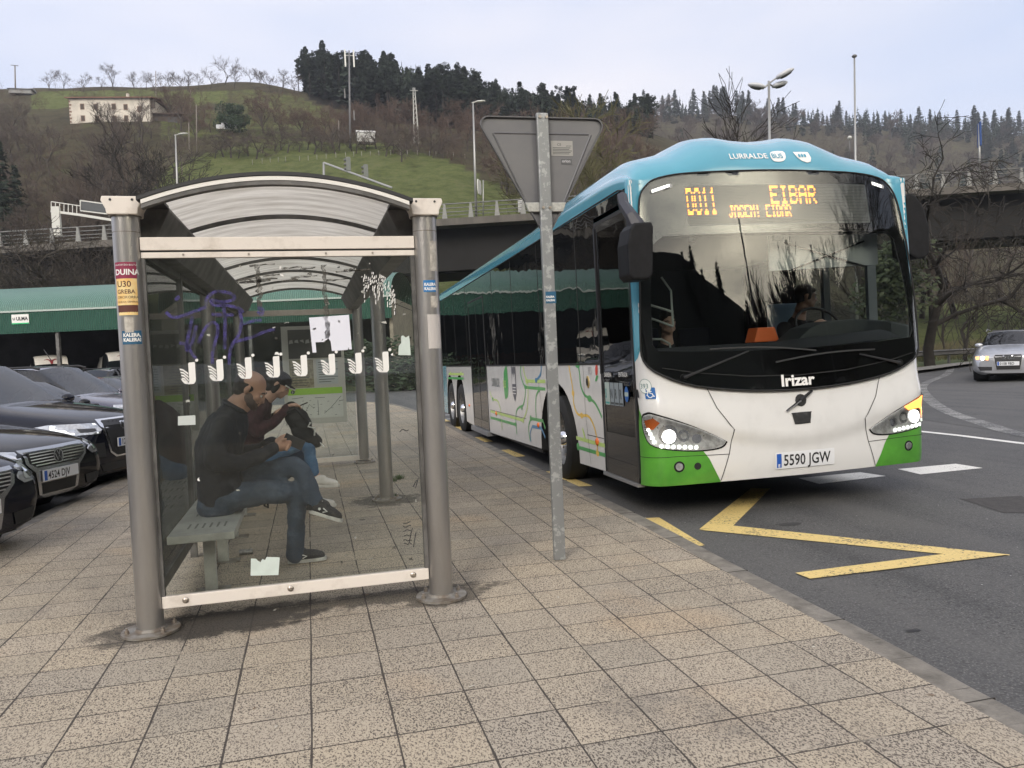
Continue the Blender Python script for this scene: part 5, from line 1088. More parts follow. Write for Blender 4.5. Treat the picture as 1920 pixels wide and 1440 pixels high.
def hill(name, x0, x1, dx, ds, keys, rows, mead=True):
    g = G(); nx = int((x1-x0)/dx); cov = []
    for d in ds:
        for i in range(nx+1):
            px = x0+dx*i; p = hpt(px, d, keys, rows); g.v.append(tuple(p)); qx, qy = topx(p)
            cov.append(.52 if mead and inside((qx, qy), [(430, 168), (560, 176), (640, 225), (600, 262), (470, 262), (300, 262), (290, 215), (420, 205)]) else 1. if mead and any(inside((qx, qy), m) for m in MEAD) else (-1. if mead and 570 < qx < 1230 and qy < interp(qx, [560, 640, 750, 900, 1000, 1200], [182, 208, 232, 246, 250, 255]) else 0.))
    nd = len(ds); g.f = [(j*(nx+1)+i, j*(nx+1)+i+1, (j+1)*(nx+1)+i+1, (j+1)*(nx+1)+i) for j in range(nd-1) for i in range(nx)]; g.mi = [0]*len(g.f)
    o = g.build(name, M_terr, smooth=True); a = o.data.attributes.new('cover', 'FLOAT', 'POINT'); a.data.foreach_set('value', cov); return struct(o)
hill('hillside', -900, 2600, 14, [60+4*i for i in range(61)], KX, ROWS); hill('far_hill', 700, 2600, 20, [240+11*i for i in range(41)], FKX, FROWS, False)
# ------------------------------------------------------------------ trees
M_bark = mat('bark', (.055, .045, .035), .9, var=.4, vs=6); M_twig = mat('twig', (.068, .052, .042), .9); M_twigr = mat('twig_reddish', (.082, .054, .040), .9); M_barkd = mat('bark_dark', (.032, .027, .022), .9, var=.3, vs=5)
M_leafd = mat('conifer_needles', (.020, .034, .018), .85, col2=(.010, .018, .011), vs=1.1, lo=.4, hi=.6); M_leafm = mat('evergreen_leaves', (.030, .055, .022), .8, col2=(.013, .024, .010), vs=1.2); M_ivy = mat('ivy_leaves', (.028, .042, .014), .7, col2=(.05, .06, .02), vs=3)
def conifer_meshes(seed, H=17., crown=.15, width=.17, n=1500):
    rnd = random.Random(seed); gt = G(); gc = G()
    gt.tube([(0, 0, -1.5), (rnd.uniform(-.1, .1), 0, H*.5), (0, 0, H*.97)], [H*.016, H*.011, H*.002], 6)
    lv = 30
    for i in range(lv):
        t = i/(lv-1); z0 = H*(crown+(1-crown)*t**.9); r0 = H*width*(1-t)**.75*(.55+.45*min(1, t*6+.3))+.12
        for k in range(rnd.randint(4, 7)):
            a = rnd.uniform(0, 2*PI); r = r0*rnd.uniform(.45, 1.3); z = z0+rnd.uniform(-.045, .045)*H*(1-t*.6); m = max(2, int(r/.42)); d = Vector((math.cos(a), math.sin(a), 0)); sd = Vector((-math.sin(a), math.cos(a), 0))
            for j in range(m):
                q = (j+.6)/m; c = d*r*q+Vector((0, 0, z+.12*r*q-.18*r*q*q+rnd.uniform(-.25, .25))); s = H*.024*(1.25-q*.6)*rnd.uniform(.7, 1.3)
                for e in (-1, 1):
                    up = Vector((rnd.uniform(-.3, .3), rnd.uniform(-.3, .3), 1)).normalized(); w = (sd*e+d*.5)*s*1.7
                    gc.add([c, c+d*s*1.3-up*s*.5, c+w-up*s*.6*rnd.random(), c+w*.4+up*s*.45], [(0, 1, 2), (0, 2, 3)])
    return gt, gc
def leafball(seed, R0, H, n, s, squash=1.):
    rnd = random.Random(seed); g = G(); cs = [(Vector((rnd.gauss(0, .42)*R0, rnd.gauss(0, .42)*R0, H*(.3+.62*rnd.random()))), R0*rnd.uniform(.25, .5)) for _ in range(26)]
    for i in range(n):
        c, r = rnd.choice(cs); d = Vector((rnd.gauss(0, 1), rnd.gauss(0, 1), rnd.gauss(0, 1))).normalized()*r*rnd.uniform(.6, 1.05); p = c+d
        a = Vector((rnd.gauss(0, 1), rnd.gauss(0, 1), rnd.gauss(0, 1))).normalized()*s; b = a.orthogonal().normalized()*s*.6; g.add([p-a, p+b, p+a, p-b], [(0, 1, 2, 3)])
    return g
def bare_meshes(seed, H=8., levels=5, spread=.62, up=.25, twist=.25, trunk=.28, r0=None, split=(3, 4), droop=0., rmin=None):
    rmin = rmin or H*.0009
    rnd = random.Random(seed); gt = G(); gc = G(); r0 = r0 or H*.022
    def br(p, d, l, r, lev):
        n = 3 if lev < 3 else 2; pts = [p]; q = p.copy(); dd = d.copy(); rs = [r]
        for i in range(n):
            dd = (dd+Vector((rnd.gauss(0, 1), rnd.gauss(0, 1), rnd.gauss(0, .7)))*twist*.55+Vector((0, 0, up*.35-droop*lev*.1))).normalized(); q = q+dd*l/n; pts.append(q.copy()); rs.append(r*(1-.42*(i+1)/n))
        (gt if lev <= 1 else gc).tube(pts, [max(x, rmin) for x in rs], 6 if lev == 0 else (4 if lev < 3 else 3), cap=False)
        if lev < levels:
            k = rnd.randint(*split)
            for i in range(k):
                t = rnd.uniform(.35, 1.0) if i < k-1 else 1.0; a = t*n; j = min(int(a), n-1); pos = pts[j].lerp(pts[j+1], a-j)
                ax = dd.orthogonal().normalized(); ax.rotate(Matrix.Rotation(rnd.uniform(0, 2*PI), 3, dd)); nd = (dd+ax*spread*rnd.uniform(.7, 1.5)).normalized()
                br(pos, nd, l*rnd.uniform(.58, .82), max(rs[j+1] if i == k-1 else rs[j+1]*.68, rmin), lev+1)
    br(Vector((0, 0, -.5)), Vector((0, 0, 1)), H*trunk+.5, r0, 0); k = H/max(v[2] for v in gc.v)
    for q in (gt, gc): q.v = [(a*k, b*k, c*k) for a, b, c in q.v]
    return gt, gc
def protoset(name, gt, gc, mt, mc, label, cat, group, tn='trunk', cn='crown'):
    o = empty(name, (0, 0, -500)); gt.build(tn, mt, o, smooth=True); gc.build(cn, mc, o); tag(o, label, cat, group); return o
used = set()
def plant(proto, p, s, rz=None, label=None, tilt=None):
    if proto.name not in used: used.add(proto.name); o = proto; o.location = p; o.rotation_euler = (0, 0, rz or random.uniform(0, 6.28)); o.scale = (s, s, s)
    else: o = copy_tree(proto, p, rz if rz is not None else random.uniform(0, 6.28), s, kids=KIDS.setdefault(proto.name, [c for c in bpy.data.objects if c.parent == proto]))
    if label: o['label'] = label
    return o
random.seed(11)
CL, CG = 'tall dark conifer in the forest on the ridge', 'conifers of the forest on the ridge'
con = [protoset('conifer', *conifer_meshes(k, 17, cr_, wd), M_barkd, M_leafd, CL, 'conifer', CG) for k, cr_, wd in ((1, .10, .25), (2, .28, .22), (3, .42, .22), (4, .2, .27))]
for k in (15, 16, 17):
    gt = G(); gt.tube([(0, 0, -1.5), (.1, 0, 8), (0, 0, 14)], [.26, .18, .06], 6); gc = leafball(k, 2.5, 17, 1500, .34); rr_ = random.Random(k); gc.v = [(x, y, 6.5+(z*.62)) for x, y, z in gc.v]; con.append(protoset('conifer', gt, gc, M_barkd, M_leafd, CL, 'conifer', CG))
n = 0
for i in range(900):
    if n >= 195: break
    px = random.uniform(560, 1225); d = random.choice([random.uniform(208, 225), random.uniform(222, 262), random.uniform(235, 258)])
    if px < 620: d = random.uniform(238, 262)
    lim = interp(px, [560, 640, 750, 900, 1000, 1200], [242, 226, 216, 208, 206, 205])
    if d < lim: continue
    hpx = interp(px, [560, 600, 650, 720, 850, 950, 1050, 1200], [60, 80, 96, 105, 110, 85, 70, 62]); d0 = max(d, lim)
    p = hpt(px, d); top = interp(px, [560, 600, 650, 700, 850, 950, 1050, 1200], [100, 88, 84, 96, 124, 152, 166, 186])+random.uniform(-9, 30)+ (14 if random.random() < .4 else 0)
    y = topx(p)[1]; h = (y-top)*d/F_PX
    if h < 6: continue
    h = min(h, 24); plant(con[random.choice([0, 1, 2, 3, 4, 5, 6]) if px > 640 else random.choice([1, 4, 5, 6])], p, h/17); n += 1
def woodmass(name, spots, label, m, seed):
    rnd = random.Random(seed); g = G()
    for p, h, w in spots:
        lv = 9
        for i in range(lv):
            t = i/(lv-1); z = h*(.12+.88*t); r = h*w*(1-t)**.8+.1
            for k in range(6):
                a = rnd.uniform(0, 6.28); q = r*rnd.uniform(.6, 1.1); c = p+Vector((0, 0, z+.10*h*rnd.uniform(-.3, .6))); e = c+Vector((math.cos(a)*q, math.sin(a)*q, -h*.05)); sd = Vector((-math.sin(a), math.cos(a), 0))*q*.55
                g.add([c, e+sd, e-Vector((0, 0, h*.05)), e-sd], [(0, 1, 2), (0, 2, 3)])
    return struct(tag(g.build(name, m), label, 'woodland'), 'stuff')
random.seed(44); sp_ = []
for i in range(420):
    px = random.uniform(575, 1215); lim = interp(px, [560, 640, 750, 900, 1000, 1200], [250, 232, 222, 214, 212, 210]); d = random.uniform(lim, 265); p = hpt(px, d); y = topx(p)[1]
    top = interp(px, [560, 600, 650, 700, 850, 950, 1050, 1200], [122, 104, 98, 108, 136, 164, 178, 196])+random.uniform(0, 22); h = (y-top)*d/F_PX
    if h > 5: sp_.append((p, min(h, 22), .2))
woodmass('forest', sp_, 'dark conifer forest covering the ridge behind the first rows of trees', M_leafd, 3); sp_ = []
for i in range(420):
    px = random.uniform(1180, 2050); d = random.uniform(515, 566) if i < 300 else random.uniform(330, 540)
    if i >= 300 and px < 1700 and random.random() < .7: continue
    sp_.append((hpt(px, d, FKX, FROWS), random.uniform(8, 14) if i < 300 else random.uniform(10, 16), .17))
woodmass('far_forest', sp_, 'distant dark conifer wood along the crest and slope of the far hill', M_leafd, 4)
FL, FG = 'small conifer on the skyline of the far wooded hill', 'conifers on the far hill'
fcon = [protoset('conifer', *conifer_meshes(k, 17, .08, .24, 500), M_barkd, M_leafd, FL, 'conifer', FG) for k in (7, 8)]
for i in range(72):
    px = random.uniform(1190, 1960) if i < 56 else random.uniform(1830, 2000); d = random.uniform(545, 568) if i < 56 else random.uniform(400, 540)
    if 1560 < px < 1660 and random.random() < .4: continue
    plant(random.choice(fcon), hpt(px, d, FKX, FROWS), random.uniform(.6, 1.15) if px > 1480 else random.uniform(.8, 1.2))
EL = 'dark green conifer at the left edge of the hillside'
ec = protoset('conifer', *conifer_meshes(21, 15, .03, .24), M_barkd, M_leafd, EL, 'conifer', 'dark conifers at the left edge of the hillside')
for px, d, h in ((-30, 105, 13.5), (8, 112, 13), (35, 118, 9), (-70, 100, 12), (15, 100, 7.5)): plant(ec, hpt(px, d), h/15)
gt = G(); gt.tube([(0, 0, -.5), (0, 0, 4)], [.3, .2], 6)
rt = protoset('evergreen_tree', gt, leafball(5, 3.6, 7.5, 5200, .26), M_barkd, M_leafm, 'round dark evergreen tree to the right of the farmhouse', 'tree', None); rt.location = hpt(436, 186)+Vector((0, 0, -.6))
# bare trees
def bares(seeds, label, group, mtw=M_twig, name='bare_tree', **k): return [protoset(name, *bare_meshes(s, **k), M_bark, mtw, label, 'tree', group) for s in seeds]
rg = bares((31, 32, 33), 'leafless tree standing on the grassy skyline', 'bare trees on the skyline', H=8, levels=5, spread=.7, rmin=.014)
for px, s in ((92, .8), (120, .75), (157, .75), (190, .5), (213, 1.05), (252, .6), (275, .75), (290, .8), (315, .85), (338, .7), (352, .75), (372, .6), (395, .85), (422, 1.2), (440, .7), (468, .7), (488, .6), (505, .75), (530, .85), (552, .8)): plant(random.choice(rg), hpt(px, random.uniform(238, 250)), s)
orc = bares((41, 42, 43), 'low spreading leafless fruit tree of the orchard above the meadow', 'orchard trees', H=5.2, levels=5, spread=1.0, up=.08, trunk=.2, r0=.12, rmin=.010)
for i in range(30): px = 400+i*16+random.uniform(-5, 5); plant(random.choice(orc), hpt(px, random.uniform(160, 168) if px < 720 else random.uniform(150, 163)), random.uniform(.8, 1.15))
sc = bares((51, 52, 53, 54), 'brown leafless tree of the thicket between the meadows', 'bare trees of the hillside thicket', M_twigr, H=8.5, levels=5, spread=.75, rmin=.016, trunk=.2)
for i in range(95):
    px = random.uniform(300, 1230); lo_, hi_ = (172, 212) if px < 560 else (168, 205); d = random.uniform(lo_, hi_)
    if px > 900: d = random.uniform(130, 200)
    if 400 < px < 475 and d > 165: continue
    plant(random.choice(sc), hpt(px, d), random.uniform(.7, 1.15))
lf = bares((61, 62, 63), 'brown leafless tree on the steep bank left of the meadow', 'bare trees of the left bank', M_twig, H=9, levels=5, spread=.75, rmin=.012, trunk=.2)
for i in range(62):
    px = random.uniform(-60, 325); d = random.uniform(88, 178)
    if px > 270 and d < 130: px -= 60
    q = plant(random.choice(lf), hpt(px, d), random.uniform(.6, 1.15))
def thicket(name, spots, label, m, seed, proto_seed, lev=4, **k):
    ps = [bare_meshes(proto_seed+i, 1., lev, r0=.02, rmin=.0022, trunk=.15, **k) for i in range(3)]; rnd = random.Random(seed); V, Fc = [], []
    for p, h in spots:
        gt_, gc_ = rnd.choice(ps); a = rnd.uniform(0, 6.28); c, s_ = math.cos(a)*h, math.sin(a)*h
        for q in (gt_, gc_):
            o_ = len(V); V += [(p.x+x*c-y*s_, p.y+x*s_+y*c, p.z+z*h) for x, y, z in q.v]; Fc += [tuple(i+o_ for i in f) for f in q.f]
    g = G(); g.v = V; g.f = Fc; g.mi = [0]*len(Fc); return struct(tag(g.build(name, m), label, 'woodland'), 'stuff')
random.seed(99); sp_ = []
while len(sp_) < 230:
    px = random.uniform(-80, 1230); d = random.uniform(95, 235)
    p = hpt(px, d); x_, y_ = topx(p)
    if any(inside((x_, y_), m) for m in MEAD) or y_ > 480 or (560 < px and d > 215) or (110 < px < 300 and 222 < y_ < 262): continue
    sp_.append((p, random.uniform(3, 7)))
thicket('brush', sp_, 'brown leafless brush filling the hillside between the meadows', M_twigr, 1, 300, spread=.8, up=.15)
sp_ = [(hpt(random.uniform(1180, 2050), random.uniform(270, 545), FKX, FROWS), random.uniform(7, 13)) for _ in range(230)]
thicket('far_brush', sp_, 'brown leafless wood covering the far hill', M_twig, 2, 310, spread=.8, up=.15)
dk = protoset('bare_tree', *bare_meshes(77, H=17, levels=6, spread=.6, twist=.45, r0=.5, rmin=.022), M_barkd, M_barkd, 'tall crooked dark leafless tree below the farmhouse', 'tree', None); dk.location = hpt(192, 88); dk.scale = (1.15,)*3
sk = bares((71, 72), 'scrawny leafless tree rising behind the green shed roof', 'bare trees behind the green shed', M_bark, H=13.5, levels=6, spread=.8, twist=.45, up=.12, r0=.25)
for px, d, s in ((25, 55, .85), (95, 57, .95), (150, 54.5, .8), (190, 56, 1.0), (-50, 55, .9)): p = at(px, 660, d); p.z = -.4; plant(random.choice(sk), p, s)
fw_ = bares((81, 82, 83), 'leafless tree of the woods on the far hill', 'bare trees of the far woods', M_twig, H=16, levels=5, spread=.75, rmin=.04, trunk=.2)
for i in range(52): px = random.uniform(1190, 2020); d = random.uniform(290, 545); plant(random.choice(fw_), hpt(px, d, FKX, FROWS), random.uniform(.7, 1.1))
rm = bares((91, 92, 93), 'leafless tree behind the flyover on the right', 'bare trees behind the flyover', M_twig, H=11, levels=5, spread=.7, rmin=.010, trunk=.2)
for i in range(24): px = random.uniform(1130, 2000); d = random.uniform(66, 150); plant(random.choice(rm), hpt(px, d), random.uniform(.65, 1.1))
# nearer trees on the right
t1 = protoset('bare_tree', *bare_meshes(104, H=16.3, levels=5, spread=.5, twist=.35, r0=.2, up=.3), M_barkd, M_barkd, 'thin dark leafless tree sticking up above the roof of the bus', 'tree', None); p = at(1275, 640, 47); p.z = 0; t1.location = p; t1.scale = (1.0,)*3
t2 = protoset('bare_tree', *bare_meshes(112, H=20, levels=6, spread=.6, r0=.2), M_bark, mat('twig_olive', (.085, .080, .035), .9), 'leafless tree with yellowish twigs between the road sign and the bus roof', 'tree', None); p = at(1165, 640, 66); p.z = 0; t2.location = p; t2.scale = (1.15,)*3
t3 = protoset('bare_tree', *bare_meshes(120, H=9.8, levels=6, spread=.75, twist=.4, r0=.2, up=.1, droop=.4), M_barkd, M_barkd, 'wide dark leafless tree with ivy just right of the bus mirror', 'tree', None); p = at(1745, 640, 34); p.z = gz(p.x, p.y); t3.location = p
iv = leafball(9, 2.0, 5.2, 3800, .13); v_ = iv.build('ivy', M_ivy, t3); v_.location = (-1.6, 0, .8)
t4 = protoset('bare_tree', *bare_meshes(131, H=5.5, levels=5, spread=.7, twist=.4, r0=.11), M_barkd, M_bark, 'small leafless tree on the grass beside the guardrail', 'tree', None); p = at(1818, 650, 36); p.z = gz(p.x, p.y); t4.location = p
t5 = protoset('bare_tree', *bare_meshes(132, H=7.5, levels=5, spread=.4, r0=.08), M_bark, M_twig, 'slender pale leafless tree between the bus and the silver car', 'tree', None); p = at(1775, 650, 42); p.z = gz(p.x, p.y); t5.location = p
t6 = protoset('bare_tree', *bare_meshes(141, H=11, levels=6, spread=.65, r0=.2), M_barkd, M_bark, 'dark leafless tree behind the right end of the bus roof', 'tree', None); p = at(1640, 640, 46); p.z = gz(p.x, p.y); t6.location = p
# low growth under the flyover on the right: tufts of dead stems
rnd = random.Random(5); g = G()
for i in range(5200):
    px = rnd.uniform(1690, 2050); d = rnd.uniform(38, 62); p = at(px, 650, d); p.z = gz(p.x, p.y)-.05; h = rnd.uniform(.15, .8); a = rnd.uniform(0, 6.28); v = Vector((math.cos(a)*.4, math.sin(a)*.4, 1))*h; w = Vector((.03, 0, 0)); g.add([p-w, p+w, p+v], [(0, 1, 2)])
struct(tag(g.build('dead_stems', mat('dead_stem', (.11, .085, .05), .9, col2=(.05, .06, .02), vs=.5)), 'tangle of dry stems on the verge beneath the flyover', 'undergrowth'), 'stuff')
# ------------------------------------------------------------------ verge grass sheet beyond the road on the right, kerb, guardrail
M_grass = mat('verge_grass', (.055, .085, .020), .95, col2=(.075, .070, .030), vs=1.5, lo=.4, hi=.65, bump=1, bs=14, ds=.05)
def gsheet(poly, name, m, z): g = G(); g.patch(poly, lambda x, y: (x, y, gz(x, y)+z), 1.2); return struct(g.build(name, m))
gsheet([(17.5, 24.5), (24, 27.2), (28, 29), (60, 30), (60, 62), (8, 62), (8, 30)], 'verge', M_grass, .02)
gsheet([(16.6, 23.6), (24.2, 26.3), (28.4, 28.2), (60, 28.8), (60, 30), (28, 29.1), (23.8, 27.4), (17.3, 24.8)], 'pavement_far', mat('far_pave', (.23, .22, .20), .85, var=.2, vs=4), .04)
gr = tag(empty('guardrail', (20.5, 27.2, gz(20, 27))), 'low grey steel guardrail on the verge behind the bus', 'guardrail')
g = G(); prof = [(0, .50), (.06, .55), (.0, .60), (.0, .66), (.06, .71), (0, .76)]; pts = [(-6, -2.2), (-1, -.2), (5, 2.0), (12, 2.6)]
vs = [(x-b*.2, y-b, z) for x, y in pts for b, z in prof]; g.add(vs, [(i*6+k, i*6+k+1, i*6+7+k, i*6+6+k) for i in range(3) for k in range(5)]); g.build('rail_beam', mat('rail_steel', (.16, .155, .15), .55, metal=.4, var=.3, vs=3), gr)
for i in range(10): t = i/9*3; k = min(int(t), 2); x = lerp(pts[k][0], pts[k+1][0], t-k); y = lerp(pts[k][1], pts[k+1][1], t-k); G().box((x, y+.06, .35), (.08, .1, .8)).build('rail_post', M_dgrey, gr)
# ------------------------------------------------------------------ flyover
BD = Vector((43.7, -11.2, 0)).normalized(); BN = Vector((-BD.y, BD.x, 0)); B0 = Vector((9.6, 60.0, 0))
def bp_(t, off, z): p = B0+BD*t+BN*off; return (p.x, p.y, z)
def dz(t): return 11.75+.020*t
def bot(t): 
    if t < -14: return dz(t)-1.75-1.9*abs(math.sin((t+14)/30*PI*.95))**6
    return interp(t, [-14, -6, 200], [dz(t)-2.2, dz(t)-3.75, dz(t)-3.9])
fl = tag(empty('flyover', (0, 0, 0)), 'concrete road flyover with a steel railing crossing the valley behind the bus', 'bridge')
M_conc = mat('deck_concrete', (.125, .112, .10), .85, col2=(.085, .078, .070), vs=.8, lo=.4, hi=.62, stretch=(1, 1, .3)); M_gird = mat('girder', (.010, .009, .009), .8, var=.3, vs=.5)
T = [-75+i*3 for i in range(52)]
def extr(prof, name, m, parent=fl):
    g = G(); k = len(prof(0)); vs = [bp_(t, o, z) for t in T for o, z in prof(t)]; g.add(vs, [(i*k+j, i*k+(j+1) % k, (i+1)*k+(j+1) % k, (i+1)*k+j) for i in range(len(T)-1) for j in range(k)]); return g.build(name, m, parent, fix=True)
extr(lambda t: [(0, dz(t)-.52), (0, dz(t)), (.4, dz(t)+.02), (11.6, dz(t)+.02), (12, dz(t)), (12, dz(t)-.52)], 'deck', M_conc)
extr(lambda t: [(1.6, dz(t)-.53), (2.0, bot(t)), (10, bot(t)), (10.4, dz(t)-.53)], 'girder', M_gird)
extr(lambda t: [(2.5, bot(t)-.02), (2.5, bot(t)-.14), (9.5, bot(t)-.14), (9.5, bot(t)-.02)], 'girder_flange', M_gird)
for t, w in ((-23.5, 1.5), (20, 2.2), (62, 2.2)):
    g = G(); g.add([bp_(t-w*.9, 4, bot(t)), bp_(t+w*.9, 4, bot(t)), bp_(t+w*.9, 8, bot(t)), bp_(t-w*.9, 8, bot(t)), bp_(t-w*.45, 4.6, -1), bp_(t+w*.45, 4.6, -1), bp_(t+w*.45, 7.4, -1), bp_(t-w*.45, 7.4, -1)], [(0, 1, 5, 4), (1, 2, 6, 5), (2, 3, 7, 6), (3, 0, 4, 7)]); g.build('pier', mat('pier_concrete', (.26, .24, .21), .85, var=.3, vs=.6), fl)
rl = bpy.data.objects.new('railing', None); COL.objects.link(rl); rl.parent = fl
M_rl = mat('railing_steel', (.17, .17, .165), .5, metal=.5, var=.3, vs=2)
g = G()
for h, r in ((1.12, .055), (.80, .04), (.50, .04), (.25, .03)): g.tube([bp_(t, .2, dz(t)+h) for t in T], r, 5)
g.build('rail_pipes', M_rl, rl)
pm = None
for i in range(70):
    t = -73+2.0*i; 
    if pm is None: pm = G().add([(-.20, 0, 0), (.20, 0, 0), (.07, 0, 1.12), (-.07, 0, 1.12), (-.20, .12, 0), (.20, .12, 0), (.07, .12, 1.12), (-.07, .12, 1.12)], [(0, 1, 2, 3), (7, 6, 5, 4), (0, 4, 5, 1), (1, 5, 6, 2), (3, 2, 6, 7), (0, 3, 7, 4)]).mesh('rail_post', mat('railing_post', (.25, .25, .24), .6, var=.2, vs=4))
    o = bpy.data.objects.new('rail_post', pm); COL.objects.link(o); o.parent = rl; o.location = bp_(t, .1, dz(t)); o.rotation_euler = (0, 0, math.atan2(BD.y, BD.x))
# ------------------------------------------------------------------ street lamps, signs and masts
M_pole = mat('lamp_pole', (.34, .34, .33), .45, metal=.5); M_head = mat('lamp_head', (.55, .55, .52), .5); M_poled = mat('dark_pole', (.12, .12, .12), .5)
def linepole(name, p0, p1, r0, r1, label, cat, group=None, m=M_pole):
    o = tag(empty(name, p0), label, cat, group); d = Vector(p1)-Vector(p0); g = G(); g.tube([(0, 0, 0), tuple(d*.5), tuple(d)], [r0, (r0+r1)/2, r1], 8); g.build('pole', m, o, smooth=True); return o, d
def lamphead(o, d, dx, dy, s=1.):
    g = G(); v = Vector((dx, dy, 0)).normalized(); a = math.atan2(dy, dx); g.tube([tuple(d-v*.1), tuple(d+v*.4*s+Vector((0, 0, .12)))], [.05, .05], 6); g.build('lamp_arm', M_pole, o)
    g = G(); T_ = Matrix.Translation(d+v*.75*s+Vector((0, 0, .16))) @ Matrix.Rotation(a, 4, 'Z') @ Matrix.Rotation(R(-6), 4, 'Y'); g.sphere((0, 0, 0), (.52*s, .2*s, .10*s), 12, T=T_); g.build('lamp_head', M_head, o, smooth=True)
for (b, t_, dd, hd, lab) in (((893, 408), (887, 193), 61, (1, .05), 'tall single-arm street lamp standing on the flyover left of the triangular sign'), ((335, 420), (329, 254), 67, (1, 0), 'single-arm street lamp on the flyover above the left part of the shelter roof')):
    p0, p1 = at(*b, dd), at(*t_, dd); o, d = linepole('street_lamp', p0, p1, .11, .06, lab, 'street lamp', 'street lamps on the flyover'); lamphead(o, d, *hd, s=.8)
p0, p1 = at(1444, 560, 33), at(1441.5, 152, 33); p0.z = -.2; o, d = linepole('street_lamp', p0, p1, .09, .05, 'street lamp with three white heads rising behind the bus roof', 'street lamp')
M_lh = mat('lamp_head_w', (.50, .51, .53), .35); M_lhd = mat('lamp_bowl_dark', (.12, .12, .13), .2)
for (ax_, ay, bx, by, dy) in ((1402, 158, 1434, 164, 0.), (1483, 150, 1452, 160, .25), (1481, 133, 1451, 149, -.3)):
    A_, B2 = at(ax_, ay, 33)-p0, at(bx, by, 33)-p0; A_.y += dy; B2.y += dy*.5; c = (A_+B2)/2; v = (A_-B2); L_ = v.length/2; T_ = Matrix.Translation(c) @ v.to_track_quat('X', 'Z').to_matrix().to_4x4()
    g = G(); g.tube([tuple(d-Vector((0, 0, .1))), tuple(B2)], .035, 6); g.build('lamp_arm', M_pole, o)
    g = G(); g.lathe([(.01, -L_), (.10, -L_*.92), (.15, -L_*.5), (.165, 0), (.13, L_*.6), (.05, L_*.95), (.0, L_)], n=14, axis='X', T=T_ @ Matrix.Diagonal((1, 1.25, .75, 1))); h = g.build('lamp_head', M_lh, o, smooth=True)
    g = G(); g.lathe([(.01, -L_*.8), (.12, -L_*.5), (.135, 0), (.10, L_*.5), (.01, L_*.8)], (0, 0, 0), n=12, axis='X', T=T_ @ Matrix.Translation((0, 0, -.05)) @ Matrix.Diagonal((1, 1.2, .75, 1))); g.build('lamp_glass', M_lhd, h, smooth=True)
p0, p1 = at(1605, 560, 56), at(1602, 108, 56); p0.z = 0; o, d = linepole('lamp_mast', p0, p1, .12, .06, 'very tall thin mast with a ring of lamps on top, right of the three-headed lamp', 'lamp mast')
g = G(); g.lathe([(0, 0), (.14, .02), (.19, .12), (.10, .2), (0, .22)], (0, 0, 0), 12, T=Matrix.Translation(d)); g.build('lamp_ring', M_poled, o, smooth=True)
p0, p1 = at(1593, 300, 60), at(1593, 258, 60); o, d = linepole('globe_lamp', p0, p1, .05, .05, 'small round lamp above the flyover beside the tall mast', 'street lamp', m=M_poled); g = G(); g.sphere(tuple(d), (.16, .16, .14), 10); g.build('lamp_globe', M_head, o, smooth=True)
p0, p1 = at(1837, 335, 52), at(1836, 232, 52); o, d = linepole('road_sign', p0, p1, .07, .07, 'narrow blue road sign on a pole on the right part of the flyover', 'road sign')
g = G(); T_ = Matrix.Translation(d*.80) @ Matrix.Rotation(R(60), 4, 'Z'); g.box((0, 0, 0), (.75, .05, 1.55), T=T_); b_ = g.build('sign_panel', mat('road_blue', (.03, .09, .30), .5), o); g = G(); g.box((-.02, -.03, .2), (.3, .01, .5), T=T_); g.box((0, -.03, -.4), (.2, .01, .1), T=T_); g.build('sign_symbol', M_white, b_)
# traffic signals on a cantilever arm
p0, p1 = at(608, 420, 60), at(607, 305, 60); o, d = linepole('traffic_signal', p0, p1, .09, .09, 'grey cantilever arm carrying two traffic signals above the shelter roof', 'traffic signal')
e = at(735, 352, 58)-p0; g = G(); g.tube([tuple(d), tuple(d.lerp(e, .5)), tuple(e)], .075, 6); g.build('signal_arm', M_pole, o)
for px, py in ((653, 308), (686, 322)):
    c = at(px, py, 59.3)-p0; g = G(); g.box(tuple(c), (.34, .3, 1.05)); s_ = g.build('signal_head', mat('signal_grey', (.13, .14, .13), .5), o, bevel=.03)
    for k in range(3): g = G(); g.cyl((c.x-.17, c.y, c.z+.32*(k-1)), .10, -.14, 10, axis='X'); g.build('signal_visor', M_poled, s_)
# round mirror-like sign and small boxes on the flyover
p0, p1 = at(906, 404, 60.5), at(906, 338, 60.5); o, d = linepole('road_sign', p0, p1, .05, .05, 'pale round sign on a grey post beside the tall flyover lamp', 'road sign'); g = G(); T_ = Matrix.Translation(d+Vector((-.35, -.1, -.55))) @ Matrix.Rotation(R(62), 4, 'Z'); g.prism(smoothpoly([(-.38, -.55), (.38, -.55), (.5, -.3), (.5, .3), (.38, .55), (-.38, .55), (-.5, .3), (-.5, -.3)], 1), -.03, .03, lambda x, y, z: (x, z, y), T=T_); g.build('sign_panel', M_head, o)
p0, p1 = at(976, 402, 60.5), at(976, 372, 60.5); o, d = linepole('notice_board', p0, p1, .05, .05, 'small white board fixed to the flyover railing beside the triangular sign', 'board'); g = G(); g.box((0, -.05, d.z*.5), (.36, .06, .9)); g.build('board_panel', M_white, o)
